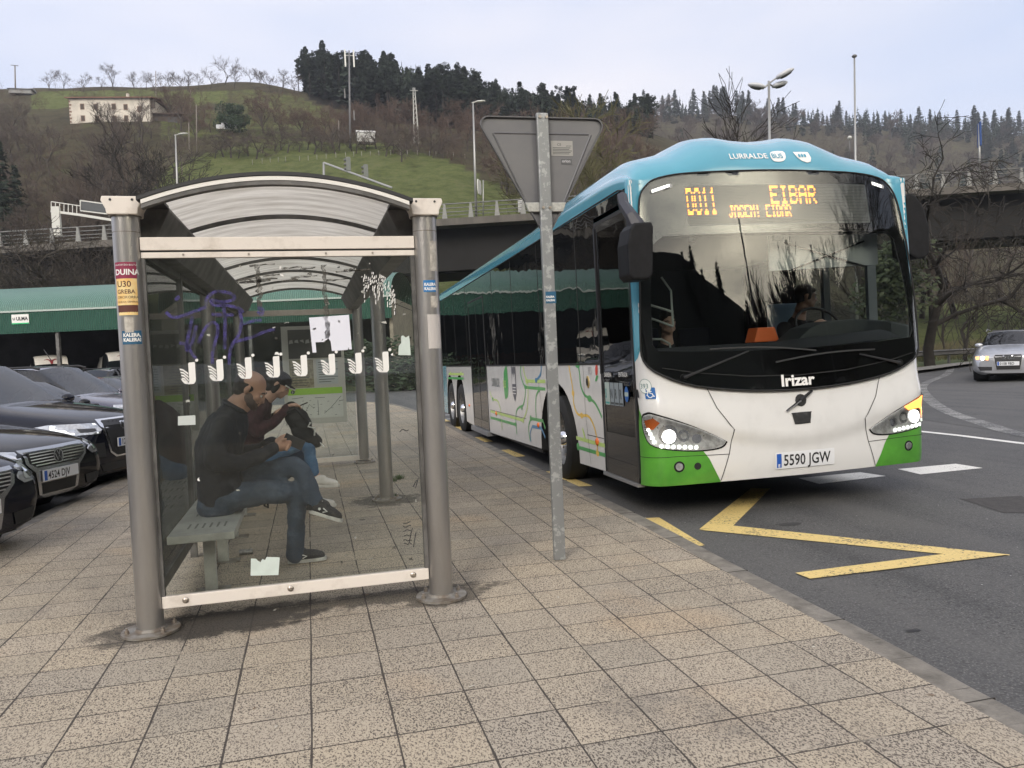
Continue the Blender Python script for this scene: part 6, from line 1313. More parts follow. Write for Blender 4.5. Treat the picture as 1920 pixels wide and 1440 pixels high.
# sign gantry at the left
o = tag(empty('sign_gantry', at(106, 440, 66)), 'white steel sign gantry with a dark message board on the left part of the flyover', 'gantry'); z0 = at(106, 440, 66)
Q = lambda x, y: tuple(at(x, y, 66)-z0)
g = G(); g.box(Q(106, 415), (.6, .5, 2.4)); g.build('gantry_leg', M_head, o); g = G(); g.tube([Q(96, 396), Q(150, 403), Q(225, 415)], .14, 4); g.tube([Q(96, 378), Q(150, 386)], .05, 4)
for x in range(96, 150, 8): g.tube([Q(x, 379+(x-96)*.14), Q(x, 396+(x-96)*.14)], .035, 4)
g.build('gantry_beam', M_head, o)
g = G(); g.add([Q(152, 377), Q(215, 386), Q(215, 401), Q(152, 393), tuple(Vector(Q(152, 377))+Vector((0, .3, 0))), tuple(Vector(Q(215, 386))+Vector((0, .3, 0))), tuple(Vector(Q(215, 401))+Vector((0, .3, 0))), tuple(Vector(Q(152, 393))+Vector((0, .3, 0)))], [(0, 3, 2, 1), (4, 5, 6, 7), (0, 1, 5, 4), (3, 7, 6, 2), (0, 4, 7, 3), (1, 2, 6, 5)]); mb = g.build('message_board', mat('message_dark', (.03, .035, .04), .3), o)
g = G(); g.tube([Q(151, 376), Q(217, 385), Q(217, 403), Q(151, 395), Q(151, 376)], .07, 4); g.build('board_frame', M_head, mb)
# mast, pylons and poles on the hillside
p0 = hpt(657, 168); p1 = at(654.5, 95, 168); o, d = linepole('radio_mast', p0, p1, .26, .16, 'tall dark radio mast with antennas in front of the forest', 'mast', m=mat('mast_grey', (.12, .12, .125), .6))
for s in (-1, 1): g = G(); g.box((d.x+s*.9, d.y, d.z-1.6), (.3, .2, 3.6)); g.box((d.x+s*.45, d.y, d.z-1), (.9, .1, .1)); g.build('antenna_panel', M_head, o)
g = G(); g.box((d.x*.3+.9, 0, d.z*.33), (.25, .25, 2)); g.box((d.x*.4-.9, 0, d.z*.55), (.25, .25, 2)); g.build('antenna_panel', M_poled, o)
p0 = hpt(781, 178); o = tag(empty('lattice_pole', p0), 'pale lattice power pole at the foot of the forest', 'power pole'); h = (topx(p0)[1]-166)*178/F_PX; g = G(); w = .55
for sx, sy in ((-1, -1), (1, -1), (1, 1), (-1, 1)): g.tube([(sx*w, sy*w, 0), (sx*.2, sy*.2, h)], .07, 4)
for i in range(12):
    a, b = i/12, (i+1)/12; wa, wb = lerp(w, .2, a), lerp(w, .2, b)
    for q_, r_ in (((-wa, -wa), (wb, -wb)), ((wa, -wa), (-wb, -wb))): g.tube([(*q_, h*a), (*r_, h*b)], .04, 3)
g.build('lattice', M_pole, o); g = G(); g.tube([(-.9, 0, h*.95), (.9, 0, h*.95)], .07, 4); g.build('crossarm', M_pole, o)
for px, d_, top, lab in ((341, 150, 292, 'banded wooden pole at the edge of the lower meadow'), (636, 165, 226, 'thin pole beside the radio mast'), (369, 165, 196, 'thin power pole above the orchard'), (355, 160, 230, 'short wooden pole in the thicket above the orchard'), (293, 205, 133, 'power pole on the skyline behind the farmhouse'), (358, 200, 165, 'thin post on the upper meadow')):
    p0 = hpt(px, d_); p1 = at(px-1, top, d_); linepole('wooden_pole', p0, p1, .13, .09, lab, 'pole', m=mat('pole_wood', (.16, .14, .12), .8))
p0 = hpt(29, 235); p1 = at(28, 123, 235); o, d = linepole('power_pole', p0, p1, .22, .16, 'concrete power pole with a crossarm at the left end of the skyline', 'power pole', m=mat('pole_wood', (.16, .14, .12), .8)); g = G(); g.tube([(d.x-1, 0, d.z), (d.x+1, 0, d.z-.1)], .12, 4); g.build('crossarm', M_poled, o)
# fence posts on the meadow
for i in range(24):
    px = 470+i*17.5+random.uniform(-5, 5); p = hpt(px, 157); o = linepole('fence_post', p, p+Vector((0, 0, 1.0)), .06, .05, 'pale wooden fence post at the lower edge of the orchard', 'fence post', 'fence posts below the orchard', mat('post_wood', (.26, .25, .22), .8))[0] if i == 0 else copy_tree(o, p)
# ------------------------------------------------------------------ farmhouse and barn
hp = at(208, 232, 190); hs = at(208, 243, 190)
fh = tag(empty('farmhouse', hs, R(-12)), 'long white farmhouse with a low red tiled roof high on the hillside', 'farmhouse')
M_wallw = mat('farm_plaster', (.50, .46, .40), .85, col2=(.34, .31, .27), vs=.4, lo=.45, hi=.7); M_tile = mat('roof_tiles', (.17, .085, .06), .85, var=.35, vs=2.0); M_wood = mat('dark_timber', (.055, .04, .03), .8); M_ston = mat('quoin_stone', (.20, .12, .09), .85, var=.4, vs=2)
Wd, Dp, Hh = 19.0, 11., 7.6
g = G(); g.box2((-Wd/2, 0, -2.5), (Wd/2, Dp, Hh)); g.build('wall', M_wallw, fh)
g = G(); e = .7
for s in (0,):
    vs = [(-Wd/2-e, -e, Hh), (Wd/2+e, -e, Hh-.5), (Wd/2+e, Dp/2, Hh+1.0), (-Wd/2-e, Dp/2, Hh+1.5), (-Wd/2-e, Dp+e, Hh), (Wd/2+e, Dp+e, Hh-.5)]
    vs2 = [(x, y, z+.25) for x, y, z in vs]; g.add(vs+vs2, [(0, 1, 2, 3), (3, 2, 5, 4), (6, 9, 8, 7), (9, 10, 11, 8), (0, 6, 7, 1), (4, 5, 11, 10), (0, 3, 9, 6), (3, 4, 10, 9), (1, 7, 8, 2), (2, 8, 11, 5)])
rf = g.build('roof', M_tile, fh, fix=True); g = G(); g.box2((2.4, 4, Hh+.9), (3.0, 4.6, Hh+2.2)); g.build('chimney', M_wallw, rf)
g = G()
for i in range(9): g.box2((-Wd/2-.03, -.04, .3+i*.8), (-Wd/2+.35+.2*(i % 2), .1, .75+i*.8))
g.build('quoins', M_ston, fh)
for x, z in ((-6.4, 5.6), (-3.2, 5.5), (7.0, 4.6), (-6.4, 2.8), (-3.0, 2.6), (1.0, 5.4), (3.8, 2.5), (1.0, 2.5), (6.9, 2.2), (3.8, 5.2)):
    g = G(); g.box2((x-.5, -.06, z-.65), (x+.5, .02, z+.75)); w_ = g.build('window', M_ston, fh); g = G(); g.box2((x-.33, -.09, z-.5), (x+.33, -.05, z+.6)); g.build('shutter', M_wood, w_)
g = G(); g.box2((Wd/2, .5, 5), (Wd/2+1.0, .9, Hh-.4)); g.build('eaves_wall', M_wood, fh)
bp0 = at(302, 236, 192); bn2 = tag(empty('barn', bp0, R(-12)), 'low dark timber barn beside the white farmhouse', 'barn')
g = G(); g.box2((-3.5, 0, -2), (5.2, 6, 3.0)); g.build('wall', M_wood, bn2); g = G(); g.add([(-4.2, -.8, 2.9), (5.8, -.8, 2.4), (5.8, 6.6, 4.6), (-4.2, 6.6, 5.1), (-4.2, -.8, 3.1), (5.8, -.8, 2.6), (5.8, 6.6, 4.8), (-4.2, 6.6, 5.3)], [(0, 1, 2, 3), (4, 7, 6, 5), (0, 4, 5, 1), (0, 3, 7, 4), (1, 5, 6, 2)]); g.build('roof', mat('old_tiles', (.085, .06, .05), .9, var=.3, vs=2), bn2, fix=True)
for x in (-1.8, 2.8): g = G(); g.box2((x-1.1, -.05, .2), (x+1.1, .02, 2.0)); g.build('opening', M_dark, bn2)
hc = tag(G().box((0, 0, 0), (4.5, 2, 1.1)).box((.1, 0, .8), (2.4, 1.8, .7)).build('parked_car', mat('far_car_paint', (.55, .56, .58), .4), bevel=.25, loc=at(425, 240, 184)), 'small pale car parked by the round evergreen tree', 'car')
hut = tag(G().box((0, 0, 0), (3.6, 2.4, 2.0)).add([(-2, -1.4, 1), (2, -1.4, 1), (2, 1.4, 1), (-2, 1.4, 1), (-2, 0, 1.7), (2, 0, 1.7)], [(0, 1, 5, 4), (2, 3, 4, 5), (0, 4, 3), (1, 2, 5)]).build('hut', mat('hut_white', (.55, .55, .53), .7), loc=at(686, 260, 166)), 'tiny white hut at the top of the meadow beside the radio mast', 'hut')
sh2 = tag(G().box((0, 0, 0), (6, 4, 1.2)).add([(-3.4, -2.4, .6), (3.4, -2.4, .6), (3.4, 2.4, .6), (-3.4, 2.4, .6), (-3.4, 0, 1.5), (3.4, 0, 1.5)], [(0, 1, 5, 4), (2, 3, 4, 5), (0, 4, 3), (1, 2, 5)]).build('shed', mat('shed_grey', (.2, .2, .2), .8), loc=hpt(42, 236)+Vector((0, 0, .5))), 'small grey shed by the power pole at the left end of the skyline', 'shed')
# ------------------------------------------------------------------ green shed with the curved roof
SD0 = at(-420, 600, 44.3); SD1 = at(735, 600, 44.3); ax = Vector((SD1.x-SD0.x, SD1.y-SD0.y, 0)); LEN = ax.length; ax.normalize(); dn = Vector((-ax.y, ax.x, 0))
gs_ = tag(empty('canopy_shed', (SD0.x, SD0.y, -.45), math.atan2(ax.y, ax.x)), 'long open shed with a curved green roof and deep green fascia behind the parked cars', 'shed')
def corr(name, c1, c2, sc_):
    m, n, o = newmat(name); N = n.nodes.new; K = n.links.new; b = N('ShaderNodeBsdfPrincipled'); b.inputs['Roughness'].default_value = .45; K(b.outputs[0], o.inputs[0]); t = N('ShaderNodeTexCoord')
    w = N('ShaderNodeTexWave'); w.wave_type = 'BANDS'; w.bands_direction = 'X'; w.inputs['Scale'].default_value = sc_; K(t.outputs['Object'], w.inputs['Vector'])
    q = N('ShaderNodeTexNoise'); q.inputs['Scale'].default_value = .5; q.inputs['Detail'].default_value = 5; K(t.outputs['Object'], q.inputs['Vector'])
    mx = N('ShaderNodeMix'); mx.data_type = 'RGBA'; mx.inputs[6].default_value = (*c1, 1); mx.inputs[7].default_value = (*c2, 1); K(q.outputs[0], mx.inputs[0])
    m2 = N('ShaderNodeMix'); m2.data_type = 'RGBA'; m2.blend_type = 'MULTIPLY'; m2.inputs[0].default_value = .35; K(mx.outputs[2], m2.inputs[6]); K(w.outputs[0], m2.inputs[7]); K(m2.outputs[2], b.inputs['Base Color'])
    bp = N('ShaderNodeBump'); bp.inputs['Strength'].default_value = .8; bp.inputs['Distance'].default_value = .05; K(w.outputs[0], bp.inputs['Height']); K(bp.outputs[0], b.inputs['Normal']); return m
M_gr1 = corr('green_roof', (.10, .22, .18), (.14, .26, .22), 2.6); M_gr2 = corr('green_fascia', (.012, .085, .055), (.02, .10, .065), 2.6)
g = G(); g.grid(lambda a, b: (LEN*a, (lambda t: 5.5*(1-math.cos(t*PI/2)))(b), 5.35+(lambda t: 1.75*math.sin(t*PI/2))(b)), 2, 14); gro = g.build('roof', M_gr1, gs_, smooth=True)
g = G(); g.grid(lambda a, b: (LEN*a, 5.5+5.5*math.sin(b*PI/2), 5.35+1.75*math.cos(b*PI/2)), 2, 8); g.build('roof_back', M_gr1, gs_, smooth=True)
g = G(); g.box2((0, -.06, 4.10), (LEN, .0, 5.30)); g.build('fascia', M_gr2, gs_); g = G(); g.box2((0, -.12, 5.28), (LEN, .02, 5.38)); g.build('eaves_strip', mat('eaves_pale', (.40, .46, .43), .5), gs_)
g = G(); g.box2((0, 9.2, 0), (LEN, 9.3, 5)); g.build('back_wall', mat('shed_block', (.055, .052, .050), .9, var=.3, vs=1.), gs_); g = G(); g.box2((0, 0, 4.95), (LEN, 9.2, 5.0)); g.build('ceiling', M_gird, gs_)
g = G(); g.box2((LEN-.2, .3, 0), (LEN, 9.2, 5.3)); g.build('end_wall', mat('end_block', (.27, .24, .19), .9, var=.25, vs=3), gs_)
g = G(); g.box2((0, 9.15, .0), (LEN, 9.18, 1.6)); g.build('brick_base', mat('brick_brown', (.10, .05, .035), .9, var=.3, vs=4), gs_)
for i in range(10):
    x = 1.2+i*(LEN-2)/9; g = G(); g.box2((x-.09, .05, 0), (x+.09, .25, 4.3)); g.build('shed_post', M_dgrey, gs_)
def shx(px, dy=0.): p = at(px, 600, 44.3); return (Vector((p.x, p.y, 0))-Vector((SD0.x, SD0.y, 0))).dot(ax)
x = shx(40); g = G(); g.box2((x-.48, -.10, 4.62), (x+.48, -.07, 5.16)); bd = g.build('name_board', M_white, gs_); g = G(); g.box2((x-.48, -.105, 4.62), (x+.48, -.10, 4.69)); g.build('board_stripe', mat('stripe_green', (.05, .50, .20), .5), bd)
g = G(); text(g, 'ULMA', .27, lambda a, b: (x-.22+a, -.11, 4.83+b), bold=.008, sx=.9); text(g, 'U', .2, lambda a, b: (x-.42+a, -.11, 4.85+b), bold=.006); g.build('board_lettering', P_char, bd)
# hedge and stone edge right of the shed
g = leafball(17, 2.2, 3.4, 3600, .12); hd_ = tag(g.build('hedge', M_leafm, loc=at(790, 700, 41)-Vector((0, 0, 1.1))), 'dark clipped hedge beyond the far end of the road', 'hedge'); hd_.location.z = -.6; hd_.scale = (1.9, 1, .8)
struct(sheet([(-2, 41.5), (14, 41.5), (14, 60), (-2, 60)], M_grass, 'far_verge', .05, 1.5))
g = G(); g.box2((-3, 41.2, -.45), (14, 41.5, -.22)); struct(g.build('far_kerb', mat('far_pave', (.23, .22, .20), .85)))
# ------------------------------------------------------------------ the valley behind the viewer (mirrored in the windscreen and in the car windows)
def bsp(beta, el, d): b = R(beta); return Vector((4.3+math.sin(b)*d, 6.3-math.cos(b)*d, EYE+math.tan(R(el))*d))
def bpol(beta, el, d): b = R(beta); return Vector((math.sin(b)*d, -math.cos(b)*d, EYE+math.tan(R(el))*d))
BE = [(-90, 12), (-60, 16), (-30, 20), (0, 25), (17, 24), (22, 20), (26, 17), (30, 13.5), (34, 13), (38, 13), (42, 14), (46, 18), (48, 20), (60, 20), (90, 14)]
g = G(); nb = 120
for j, (fr_, dd) in enumerate(((0, 70), (.35, 95), (.75, 125), (1, 150), (.9, 180))):
    for i in range(nb+1):
        b = -90+180*i/nb; e = interp(b, [q[0] for q in BE], [q[1] for q in BE]); p = bpol(b, max(e*fr_, -.3 if j else -1.2), dd); p.z += noise.noise(Vector((p.x*.05, p.y*.05, 0)))*3*(j > 0); g.v.append(tuple(p))
g.f = [(j*(nb+1)+i, (j+1)*(nb+1)+i, (j+1)*(nb+1)+i+1, j*(nb+1)+i+1) for j in range(4) for i in range(nb)]; g.mi = [0]*len(g.f)
o = g.build('hill_behind', mat('dark_woods_floor', (.018, .026, .014), .9, var=.4, vs=.2), smooth=True); struct(o)
bc = protoset('conifer', *conifer_meshes(201, 17, .1, .24), M_barkd, M_leafd, 'dark conifer on the hill behind the viewer', 'conifer', 'conifers behind the viewer')
random.seed(6)
for i in range(13):
    b = random.uniform(17, 33); e = interp(b, [q[0] for q in BE], [q[1] for q in BE]); f = random.uniform(.7, 1); plant(bc, bpol(b, e*f, lerp(118, 150, (f-.7)/.3))-Vector((0, 0, 2)), random.uniform(.4, .7))
for i in range(3): b = random.uniform(40, 50); e = interp(b, [q[0] for q in BE], [q[1] for q in BE]); plant(bc, bpol(b, e, 148), random.uniform(.5, .8))
po = bares((211, 212), 'tall bare poplar on the flat ground behind the viewer', 'poplars behind the viewer', M_barkd, H=16, levels=5, spread=.22, up=.6, rmin=.028, r0=.2)
for i in range(34): plant(random.choice(po), bsp(29+i*.32+random.uniform(-.2, .2), -1.5, random.uniform(60, 68)), random.uniform(1.2, 1.6)*(.75 if i < 8 else 1))
bt_ = protoset('bare_tree', *bare_meshes(221, H=20, levels=6, spread=.4, r0=.25), M_barkd, M_barkd, 'big dark tree behind the viewer', 'tree', None); bt_.location = bsp(41.5, -3, 32)
wp = [linepole('power_pole', bsp(b, -3, 34), bsp(b, 22 if b > 30 else 26.5, 34), .12, .09, lab, 'power pole', m=M_poled)[0] for b, lab in ((25.5, 'thin dark pole behind the viewer, left one'), (38.5, 'thin dark pole behind the viewer, right one'))]
A, B_ = bsp(25.5, 17, 34), bsp(38.5, 21.5, 34); g = G(); g.tube([A.lerp(B_, i/16)-Vector((0, 0, 1.4*math.sin(PI*i/16)*.5)) for i in range(17)], .03, 4); tag(g.build('overhead_wire', M_poled), 'sagging overhead wire between two poles behind the viewer', 'cable')
# ------------------------------------------------------------------ cars
P_cg = glassmat('car_glass', (.60, .66, .66), 1.95); P_cd = mat('car_dark_plastic', (.018, .018, .019), .55); P_seatc = mat('car_seat', (.05, .05, .055), .8); P_tyre = mat('tyre', (.015, .015, .015), .8)
P_alloy = mat('alloy', (.5, .5, .51), .3, metal=.8); P_hl = mat('car_reflector', (.62, .64, .67), .22, metal=.7, var=.3, vs=25); P_cpl = mat('plate_white', (.72, .73, .75), .4)
ST = {  # x, then ring of half-section points (y, z); the last three bound the glass
 'saloon': [(2.37, [(.45, .24), (.62, .27), (.70, .42), (.68, .56), (.60, .66), (.40, .70), (0, .715)]), (2.28, [(.6, .19), (.80, .27), (.84, .45), (.81, .62), (.68, .735), (.40, .77), (0, .785)]),
  (1.95, [(.68, .17), (.88, .28), (.905, .48), (.87, .70), (.74, .82), (.40, .86), (0, .875)]), (1.40, [(.70, .17), (.90, .28), (.915, .50), (.885, .79), (.76, .90), (.42, .94), (0, .955)]), (.95, [(.70, .17), (.90, .28), (.915, .52), (.89, .85), (.78, .945), (.64, .985), (0, 1.01)]),
  (.10, [(.70, .17), (.90, .28), (.915, .53), (.895, .89), (.80, .955), (.60, 1.36), (0, 1.43)]), (-.55, [(.70, .17), (.90, .28), (.915, .54), (.895, .91), (.80, .965), (.60, 1.41), (0, 1.47)]), (-1.25, [(.70, .17), (.90, .28), (.915, .55), (.895, .93), (.79, .985), (.57, 1.34), (0, 1.41)]),
  (-1.90, [(.70, .18), (.90, .30), (.91, .58), (.88, .92), (.75, 1.0), (.62, 1.03), (0, 1.06)]), (-2.30, [(.6, .22), (.82, .34), (.84, .6), (.80, .90), (.68, .98), (.4, 1.0), (0, 1.01)]), (-2.40, [(.5, .26), (.70, .36), (.74, .6), (.70, .86), (.58, .92), (.4, .93), (0, .94)])]}
def variant(base, sx=1., sz=1., roof=0., hood=0., hatch=False, nose=0.):
    o = []
    for i, (x, r) in enumerate(base):
        rr = []
        for k, (y, z) in enumerate(r):
            if k >= 2: z += hood*cl((z-.3)/.5, 0, 1)
            if k >= 5 and 5 <= i <= 7: z += roof
            rr.append((y, z*sz))
        o.append([x*sx, rr])
    if hatch:
        o[7] = [-1.75*sx, [(y, z) for y, z in o[7][1]]]; o[8] = [-2.12*sx, o[8][1]]; o[9] = [-2.22*sx, o[9][1]]; o[10] = [-2.27*sx, o[10][1]]
    return o
def wheelset(o, xs, yw, r):
    for x in xs:
        for s in (-1, 1):
            w = empty('wheel'); w.parent = o; w.location = (x, s*yw, r)
            g = G(); g.lathe([(r*.66, .02*s), (r*.72, .035*s), (r*.95, .03*s), (r, 0), (r, -.16*s), (r*.9, -.19*s), (r*.6, -.18*s)], n=28, axis='Y'); g.build('tyre', P_tyre, w, auto=40)
            g = G(); g.lathe([(0, .0), (r*.2, .01*s), (r*.24, -.02*s)], n=16, axis='Y'); g.lathe([(r*.60, -.02*s), (r*.68, .03*s), (r*.66, -.1*s)], n=28, axis='Y')
            for k in range(7): a = 2*PI*k/7; g.tube([(.1*r*math.cos(a), .0, .1*r*math.sin(a)), (.64*r*math.cos(a), .012*s, .64*r*math.sin(a))], [.035, .045], 4, flat=.6)
            g.lathe([(0, -.10*s), (r*.66, -.10*s)], n=16, axis='Y', mi=1); g.build('rim', [P_alloy, P_cd], w)
def make_car(name, label, base, paint, wb=(1.42, -1.30), r=.325, front=None, group=None, interior=True, glass=None, wr=None):
    o = tag(empty(name), label, 'car', group); g = G(); n = len(base[0][1]); full = []
    for x, ring in base:
        R_ = [(0, ring[0][1])]+ring; left = [(x, -y, z) for y, z in R_[1:-1]][::-1]; full.append([(x, 0, ring[-1][1])]+[(x, -y, z) for y, z in ring[:-1][::-1]]+[(x, 0, ring[0][1])]+[(x, y, z) for y, z in ring[:-1]])
    m = len(full[0]); ns = len(full); g.v = [p for f in full for p in f]; h = n
    # ring order: 0 top, 1..n-1 right side from roof edge down, n bottom, n+1.. left side up
    for i in range(ns-1):
        for k in range(m):
            a, b = i*m+k, i*m+(k+1) % m; g.f.append((a, b, b+m, a+m)); mi = 0
            top = k in (0, m-1); sidew = k in (1, m-2)
            if top and i == 4: mi = 1
            if top and i == 7: mi = 2
            if sidew and 4 <= i <= 7: mi = 3
            if k in (n-1, n, n-2, n+1) : mi = 4 if k in (n-1, n) else 0
            g.mi.append(mi)
    for i, rev in ((0, True), (ns-1, False)):
        c = len(g.v); g.v.append((full[i][0][0]+(.03 if i == 0 else -.03), 0, .48)); 
        for k in range(m): t = (c, i*m+(k+1) % m, i*m+k); g.f.append(t if not rev else t[::-1]); g.mi.append(0)
    g.f = [f[::-1] for f in g.f]; me = g.mesh('car_shell', [paint]*5)
    if True:   # firm edge round the glass
        cr_ = me.attributes.new('crease_edge', 'FLOAT', 'EDGE'); pm = {}
        for p in me.polygons:
            for ek in p.edge_keys: pm.setdefault(ek, []).append(p.material_index)
        cr_.data.foreach_set('value', [.75 if len(set(pm.get(tuple(sorted(e.vertices)), [0]))) > 1 else 0. for e in me.edges])
    me = evalmesh(me, [('SUBSURF', dict(levels=3, render_levels=3))])
    # wheel openings are cut out
    bm = bmesh.new(); bm.from_mesh(me); R2_ = wr or r*1.18
    dele = [f for f in bm.faces if any(math.hypot(f.calc_center_median().x-x, f.calc_center_median().z-r) < R2_ and abs(f.calc_center_median().y) > .62 for x in wb)]
    bmesh.ops.delete(bm, geom=dele, context='FACES'); bmesh.ops.recalc_face_normals(bm, faces=bm.faces)
    bv_ = BVHTree.FromBMesh(bm); parts = {0: ('body', paint), 1: ('windscreen', glass or P_cg), 2: ('rear_window', glass or P_cg), 3: ('side_window', glass or P_cg), 4: ('underside', P_cd)}
    body = None
    for mi, (nm, mt) in parts.items():
        b2 = bm.copy(); bmesh.ops.delete(b2, geom=[f for f in b2.faces if f.material_index != mi], context='FACES')
        sides = (-1, 1) if mi == 3 else (0,)
        for sd in sides:
            b3 = b2.copy()
            if sd: bmesh.ops.delete(b3, geom=[f for f in b3.faces if f.calc_center_median().y*sd < 0], context='FACES')
            for f in b3.faces: f.material_index = 0; f.smooth = True
            mm = bpy.data.meshes.new(nm); b3.to_mesh(mm); b3.free(); mm.materials.append(mt); q = bpy.data.objects.new(nm, mm); COL.objects.link(q); q.parent = o
            if mi == 0: body = q
        b2.free()
    bm.free()
    # arches, wheels
    for x in wb:
        for s in (-1, 1): g = G(); g.lathe([(R2_*1.04, .80*s), (R2_*1.04, .50*s), (0, .50*s)], (x, 0, r), 20, axis='Y'); g.build('wheel_arch', P_cd, o)
    wheelset(o, wb, .84, r)
    g = G(); g.box2((-2.0, -.62, .22), (2.1, .62, .30)); g.build('floor', P_cd, o)
    def onf(y, z, off=.004):
        hit = bv_.ray_cast(Vector((4, y, z)), Vector((-1, 0, 0)))
        p, nn = (hit[0], hit[1]) if hit[0] is not None else (Vector((2.2, y, z)), Vector((1, 0, 0)))
        if nn.x < 0: nn = -nn
        return tuple(p+nn*off+Vector((off*.5, 0, 0)))
    if interior:
        for x, y in ((-.15, .38), (-.15, -.38), (-1.0, .38), (-1.0, -.38)):
            g = G(); z0 = base[5][1][3][1]*.62; g.box((x, y, z0), (.5, .48, .14)); g.box((x-.26, y, z0+.36), (.14, .46, .66)); g.box((x-.28, y, z0+.80), (.09, .24, .16)); g.build('seat', P_seatc, o, bevel=.03)
        g = G(); z0 = base[4][1][-1][1]; g.box((.72, 0, z0-.10), (.5, 1.36, .14)); g.build('dashboard', P_cd, o, bevel=.04)
        g = G(); g.tube([(.42+.08*math.sin(a), .38+.18*math.cos(a), z0-.02+.17*math.sin(a)) for a in [2*PI*i/20 for i in range(21)]], .014, 5, cap=False); g.build('steering_wheel', P_cd, o)
    # pillar strips and door gaps on the flanks
    def onsd(x, z, s, off=.003):
        hit = bv_.ray_cast(Vector((x, 3*s, z)), Vector((0, -s, 0))); p = hit[0] if hit[0] is not None else Vector((x, .9*s, z)); return (p.x, p.y+off*s, p.z)
    zb, zt = base[5][1][4][1], base[6][1][5][1]
    for s in (-1, 1):
        g = G()
        for x in (-.35,): ribbon(g, [(x, zb+.01), (x-.01, (zb+zt)/2), (x-.02, zt-.03)], .07, lambda a, b: onsd(a, b, s, .006))
        g.build('door_pillar', P_cd, o)
        g = G()
        for pl_ in ([(1.02, .32), (1.0, .6), (.92, zb-.01)], [(-.34, .30), (-.34, zb-.01)], [(-1.1, .5), (-1.2, .75), (-1.25, zb)]): ribbon(g, smoothpoly(pl_, 3, False), .007, lambda a, b: onsd(a, b, s))
        g.build('door_gap', P_rub, o); g = G()
        for x in (-.15, -1.0): g.tube([onsd(x-.1, zb-.12, s, .02), onsd(x+.1, zb-.11, s, .02)], .012, 5)
        g.build('door_handle', paint, o)
        g = G(); q = onsd(.82, zb+.05, s, .10); g.sphere((q[0], q[1], q[2]), (.07, .11, .065), 12); g.build('wing_mirror', paint, o, smooth=True)
    return o, onf
def fp(onf, poly, off, name, m, parent, step=.05, holes=()): g = G(); g.patch(poly, lambda y, z: onf(y, z, off), step, 0, holes); return g.build(name, m, parent)
def mirror(poly): return [(-y, z) for y, z in poly][::-1]
def plate(onf, o, body, z, h=.055, w=.26, y0=0., letters=True, x_off=.02):
    q = Vector(onf(y0, z, x_off)); f = lambda y, zz, e: (q.x+e, y, zz)
    g = G(); g.box2((q.x-.015, y0-w, z-h), (q.x, y0+w, z+h)); p = g.build('number_plate', P_cpl, o)
    g = G(); g.box2((q.x, y0-w+.008, z-h+.006), (q.x+.001, y0-w+.05, z+h-.006)); b_ = g.build('plate_band', P_pblue, p)
    g = G(); text(g, body, .105, lambda a, b: (q.x+.0015, y0-w+.062+a, z-.037+b), sx=.80, bold=.0016); g.build('plate_number', P_char, p); return p
def ring(onf, y, z, r, w, off, name, m, parent, n=24): return fp(onf, circ(y, z, r, n), off, name, m, parent, .04, [circ(y, z, r-w, n)])
def vwbadge(onf, y, z, r, parent):
    b = fp(onf, circ(y, z, r, 20), .014, 'badge', P_alloy, parent, .04); fp(onf, circ(y, z, r*.86, 20), .016, 'badge_field', mat('badge_dark', (.05, .05, .055), .3, metal=.4), b, .04)
    g = G(); F = lambda a, c: onf(y+a*r, z+c*r, .019)
    ribbon(g, [(-.34, .74), (0, .10), (.34, .74)], .17*r/r*.9, F) if False else None
    for pl_ in ([(-.30, .72), (0, .12), (.30, .72)], [(-.74, .36), (-.38, -.62), (0, .02), (.38, -.62), (.74, .36)]): ribbon(g, pl_, .15, F)
    g.build('badge_letters', P_alloy, b); return b
def bars(onf, poly, zs, m, parent, name, off=.014, w=.012):
    g = G()
    for z in zs:
        xs = []; n = len(poly)
        for i in range(n):
            a, b = poly[i], poly[(i+1) % n]
            if (a[1] > z) != (b[1] > z): xs.append(lerp(a[0], b[0], (z-a[1])/(b[1]-a[1])))
        if len(xs) >= 2: y0, y1 = min(xs)+.01, max(xs)-.01; ribbon(g, [(lerp(y0, y1, i/10), z) for i in range(11)], w, lambda a, b: onf(a, b, off))
    g.build(name, m, parent)
P_bp = mat('paint_black', (.006, .006, .008), .06, spec=.42); P_bp2 = mat('paint_blue_black', (.008, .009, .016), .07, spec=.42); P_pur = mat('paint_plum_grey', (.085, .082, .115), .25, metal=.5, coat=.8); P_rd = mat('paint_red', (.35, .02, .02), .2, coat=1.); P_sil = mat('paint_silver', (.46, .47, .50), .28, metal=.6, coat=.8); P_gry = mat('paint_grey', (.12, .125, .13), .25, metal=.5, coat=.8)
